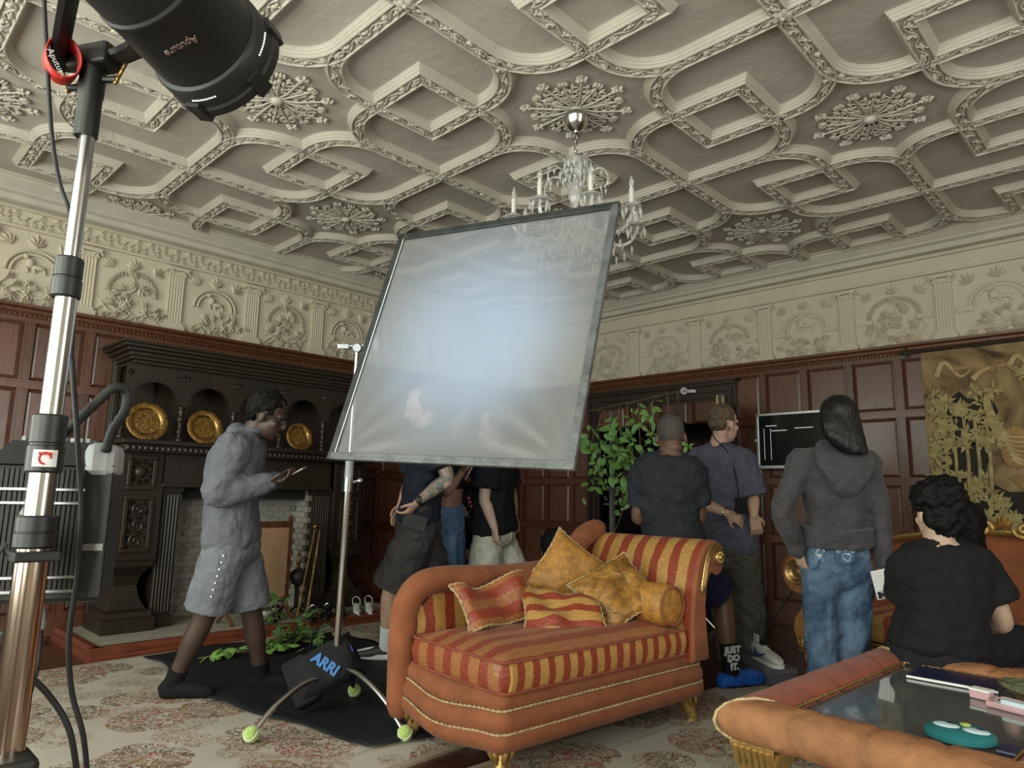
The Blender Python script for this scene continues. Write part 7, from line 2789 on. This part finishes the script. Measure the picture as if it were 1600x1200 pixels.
# ------------------------------------------------------------------ shoes, foliage and other small things
def low_shoe(label, c, rz, mat, L=.27, heel=False, group=None, extra=None, solemat=None):
    t = thing('shoe', label, 'shoe', c, rz, group)
    m = MB()
    secs = []
    for x, w, h in ((-.12, .024, .07), (-.105, .033, .085), (-.05, .036, .085), (.02, .040, .06), (.08, .045, .048), (.13, .036, .036), (.15, .016, .026)):
        secs.append(oval(Vector((x * L / .27, 0, .018 + h / 2)), Vector((0, w, 0)), Vector((0, 0, h / 2)), 14, 2.5))
    m.loft(secs)
    m.build('upper', mat, t, auto=50)
    prof = [(-.13, .02), (-.10, .036), (-.04, .038), (.03, .043), (.09, .047), (.14, .036), (.16, .014)]
    MB().prism([(x * L / .27, -w) for x, w in prof] + [(x * L / .27, w) for x, w in reversed(prof)], 0, .020).build('sole', solemat or M_['rubber'], t, auto=40)
    m = MB()
    m.loft([oval(Vector((-.06, 0, .105)), Vector((.045, 0, 0)), Vector((0, .028, 0)), 12, 2), oval(Vector((-.06, 0, .09)), Vector((.038, 0, 0)), Vector((0, .022, 0)), 12, 2)])
    m.build('opening', M_['rubber'], t, auto=40)
    for q in range(4):
        x = .0 + q * .022
        MB().tube(spline([(x, -.03, .07 - q * .006), (x, 0, .088 - q * .008), (x, .03, .07 - q * .006)], 4), .004, 5).build('lace', M_['white_plastic'] if extra == 'white' else M_['rubber'], t)
    return t


M_['white_leather'] = solid('white_leather', (.62, .62, .60), .45, 0, .06)
M_['navy_trim'] = solid('navy_trim', (.03, .06, .16), .5)
HZ = .075
low_shoe('white and grey trainer lying nearest the walking man on the hearth', (.78, -3.66, HZ), radians(-60), M_['white_leather'], extra='white', solemat=M_['white_plastic'])
low_shoe('dark trainer tucked beside the white one on the hearth', (.70, -3.52, HZ), radians(-40), M_['shoe_dark'], extra='white')
M_['black_gloss'] = solid('black_gloss', (.008, .008, .009), .2, coat=.5)
for k, (px, py, lab) in enumerate(((487, 968, 'left black buckled shoe of the row before the fluted column'), (512, 966, 'second black buckled shoe of the row before the fluted column'), (538, 962, 'black shoe right behind the chrome stand pole on the hearth'))):
    p = W(px, py, 5.45 + .05 * k)
    t = low_shoe(lab, (.80, -3.24 + .13 * k, HZ), radians(-35), M_['black_gloss'], group='black shoes on the hearth')
    if k < 2:
        MB().tube(spline([(-.03, -.036, .075), (-.02, 0, .10), (-.03, .036, .075)], 4), .006, 6).build('buckle', M_['chrome'], t)


def heel_shoe(label, c, rz):
    t = thing('heeled_shoe', label, 'shoe', c, rz, 'white slingback heels')
    m = MB()
    secs = []
    for x, z, w, h in ((-.02, .05, .026, .03), (.03, .028, .032, .036), (.08, .022, .034, .036), (.12, .018, .022, .026), (.145, .012, .008, .014)):
        secs.append(oval(Vector((x, 0, z)), Vector((0, w, 0)), Vector((0, 0, h / 2)), 12, 2.3))
    m.loft(secs)
    m.build('toe', M_['white_leather'], t, auto=50)
    MB().tube(spline([(-.10, 0, .062), (-.05, 0, .058), (.0, 0, .035), (.08, 0, .006), (.14, 0, .004)], 4), .022, 8, up=(0, 1, 0), flat=.18).build('insole', M_['white_leather'], t)
    MB().loft([oval(Vector((-.10, 0, .06)), Vector((.018, 0, 0)), Vector((0, .022, 0)), 10, 2), oval(Vector((-.10, 0, .02)), Vector((.012, 0, 0)), Vector((0, .014, 0)), 10, 2), oval(Vector((-.10, 0, .0)), Vector((.013, 0, 0)), Vector((0, .015, 0)), 10, 2)]).build('heel', M_['white_leather'], t)
    MB().tube(spline([(-.01, -.028, .06), (-.07, -.03, .10), (-.115, 0, .115), (-.07, .03, .10), (-.01, .028, .06)], 5), .004, 6).build('slingback_strap', M_['white_leather'], t)
    return t


heel_shoe('white slingback heel on the hearth nearest the chrome pole', (.80, -2.83, HZ), radians(-28))
heel_shoe('white slingback heel on the hearth nearest the tattooed man', (.82, -2.72, HZ), radians(-28))

# white trainer beside the sofa
t = low_shoe('white trainer with a navy curved mark beside the gilt sofa arm', (3.93, -1.93, 0), radians(-38), M_['white_leather'], .32, extra='white', solemat=M_['white_plastic'])
sw = spline([(-.06, -.046, .075), (-.02, -.050, .042), (.03, -.052, .045), (.09, -.048, .068)], 5)
MB().tube(sw, [.003, .005, .008, .010, .011, .012, .012, .011, .010, .008, .007, .006, .005, .004, .003, .001], 6, up=(0, -1, 0)).build('curved_mark', M_['navy_trim'], t)
MB().box(-.13, -.05, -.045, -.038, .015, .035).build('sole_window', M_['navy_trim'], t, smooth=False, bevel=.004)
MB().box(-.10, -.04, -.025, -.018, .09, .15).build('tongue_label', M_['pale_blue'], t, smooth=False, bevel=.003)
t.location.z = .09
bxs = thing('shoe_box', 'low grey box under the white trainer beside the sofa', 'box', (3.93, -1.93, 0), radians(-38))
MB().box(-.18, .18, -.10, .10, 0, .075).build('carton', solid('carton', (.10, .09, .11), .4), bxs, smooth=False, bevel=.004)
MB().box(-.184, .184, -.104, .104, .06, .09).build('lid', solid('carton_lid', (.13, .115, .14), .4), bxs, smooth=False, bevel=.004)

# ivy and cuttings on the black cloth
random.seed(50)
IVY = MB()
for q in range(5):
    a = (q - 2) * .75
    l = .045 * (1 - .12 * abs(q - 2))
    c_, s_ = cos(a), sin(a)
    IVY.add([(0, 0, 0), (c_ * l * .5 - s_ * .012, s_ * l * .5 + c_ * .012, .004), (c_ * l, s_ * l, -.004), (c_ * l * .5 + s_ * .012, s_ * l * .5 - c_ * .012, .004)], [(0, 3, 2, 1)])
M_['leaf_dark'] = solid('leaf_dark', (.075, .15, .04), .5, 0, .5, 9)
IVYM = IVY.mesh('leaf', M_['leaf_dark'], False)


def cutting(label, pts, n, spread, leafs, group='cuttings on the floor', up=.05, sc=1.0):
    P = spline([Vector(p) for p in pts], 6)
    t = thing('cutting', label, 'plant', P[0], 0, group)
    MB().tube([p - P[0] for p in P], .0042, 6).build('stem', M_['stem'], t)
    for q in range(n):
        i = random.randrange(2, len(P))
        p = P[i] - P[0] + Vector((random.gauss(0, spread), random.gauss(0, spread), abs(random.gauss(0, up))))
        dr_ = Vector((random.uniform(-1, 1), random.uniform(-1, 1), random.uniform(-.2, .5)))
        nz_ = Vector((random.uniform(-.7, .7), random.uniform(-.9, .3), 1))
        s = random.uniform(.8, 1.3) * sc
        link('leaf', leafs[q % len(leafs)], t, TM(p, nz_, dr_) @ Matrix.Diagonal((s, s, s, 1)))
    return t


cutting('leafy laurel sprig lying between the feet of the walking man', [(1.38, -4.36, .035), (1.42, -4.20, .045), (1.45, -4.02, .05), (1.50, -3.9, .04)], 34, .03, LEAF[:2], up=.02)
cutting('pile of ivy stems on the black cloth below the fire screen', [(1.55, -4.0, .04), (1.42, -3.82, .06), (1.36, -3.66, .05), (1.42, -3.55, .04)], 70, .075, [IVYM, IVYM, LEAF[2]], up=.035, sc=1.25)
cutting('ivy stem climbing up over the hearth kerb', [(1.42, -3.80, .05), (1.24, -3.74, .12), (1.08, -3.70, .20), (.98, -3.66, .28)], 20, .04, [IVYM], up=.03, sc=1.2)
cutting('loose trailing ivy by the black shoes', [(1.34, -3.55, .05), (1.14, -3.48, .12), (1.04, -3.42, .14), (1.0, -3.30, .12)], 22, .04, [IVYM, LEAF[2]], up=.03)

# dark bag at the right edge beside the seated man
bg = thing('bag', 'dark bag with a small pink charm beside the seated man at the right edge', 'bag', W(1592, 1050, 2.95))
m = MB()
ell(m, Vector((0, 0, 0)), CR * .10, CF * .08, CU * .045)
vox(m.build('bag_body', M_['bag_black'], bg, auto=0), .008, 2, .02, .05)
MB().ball(tuple(-CR * .055 + CU * .03 - CF * .05), .012, 8, 6).build('charm', solid('charm_pink', (.5, .05, .14), .5), bg)
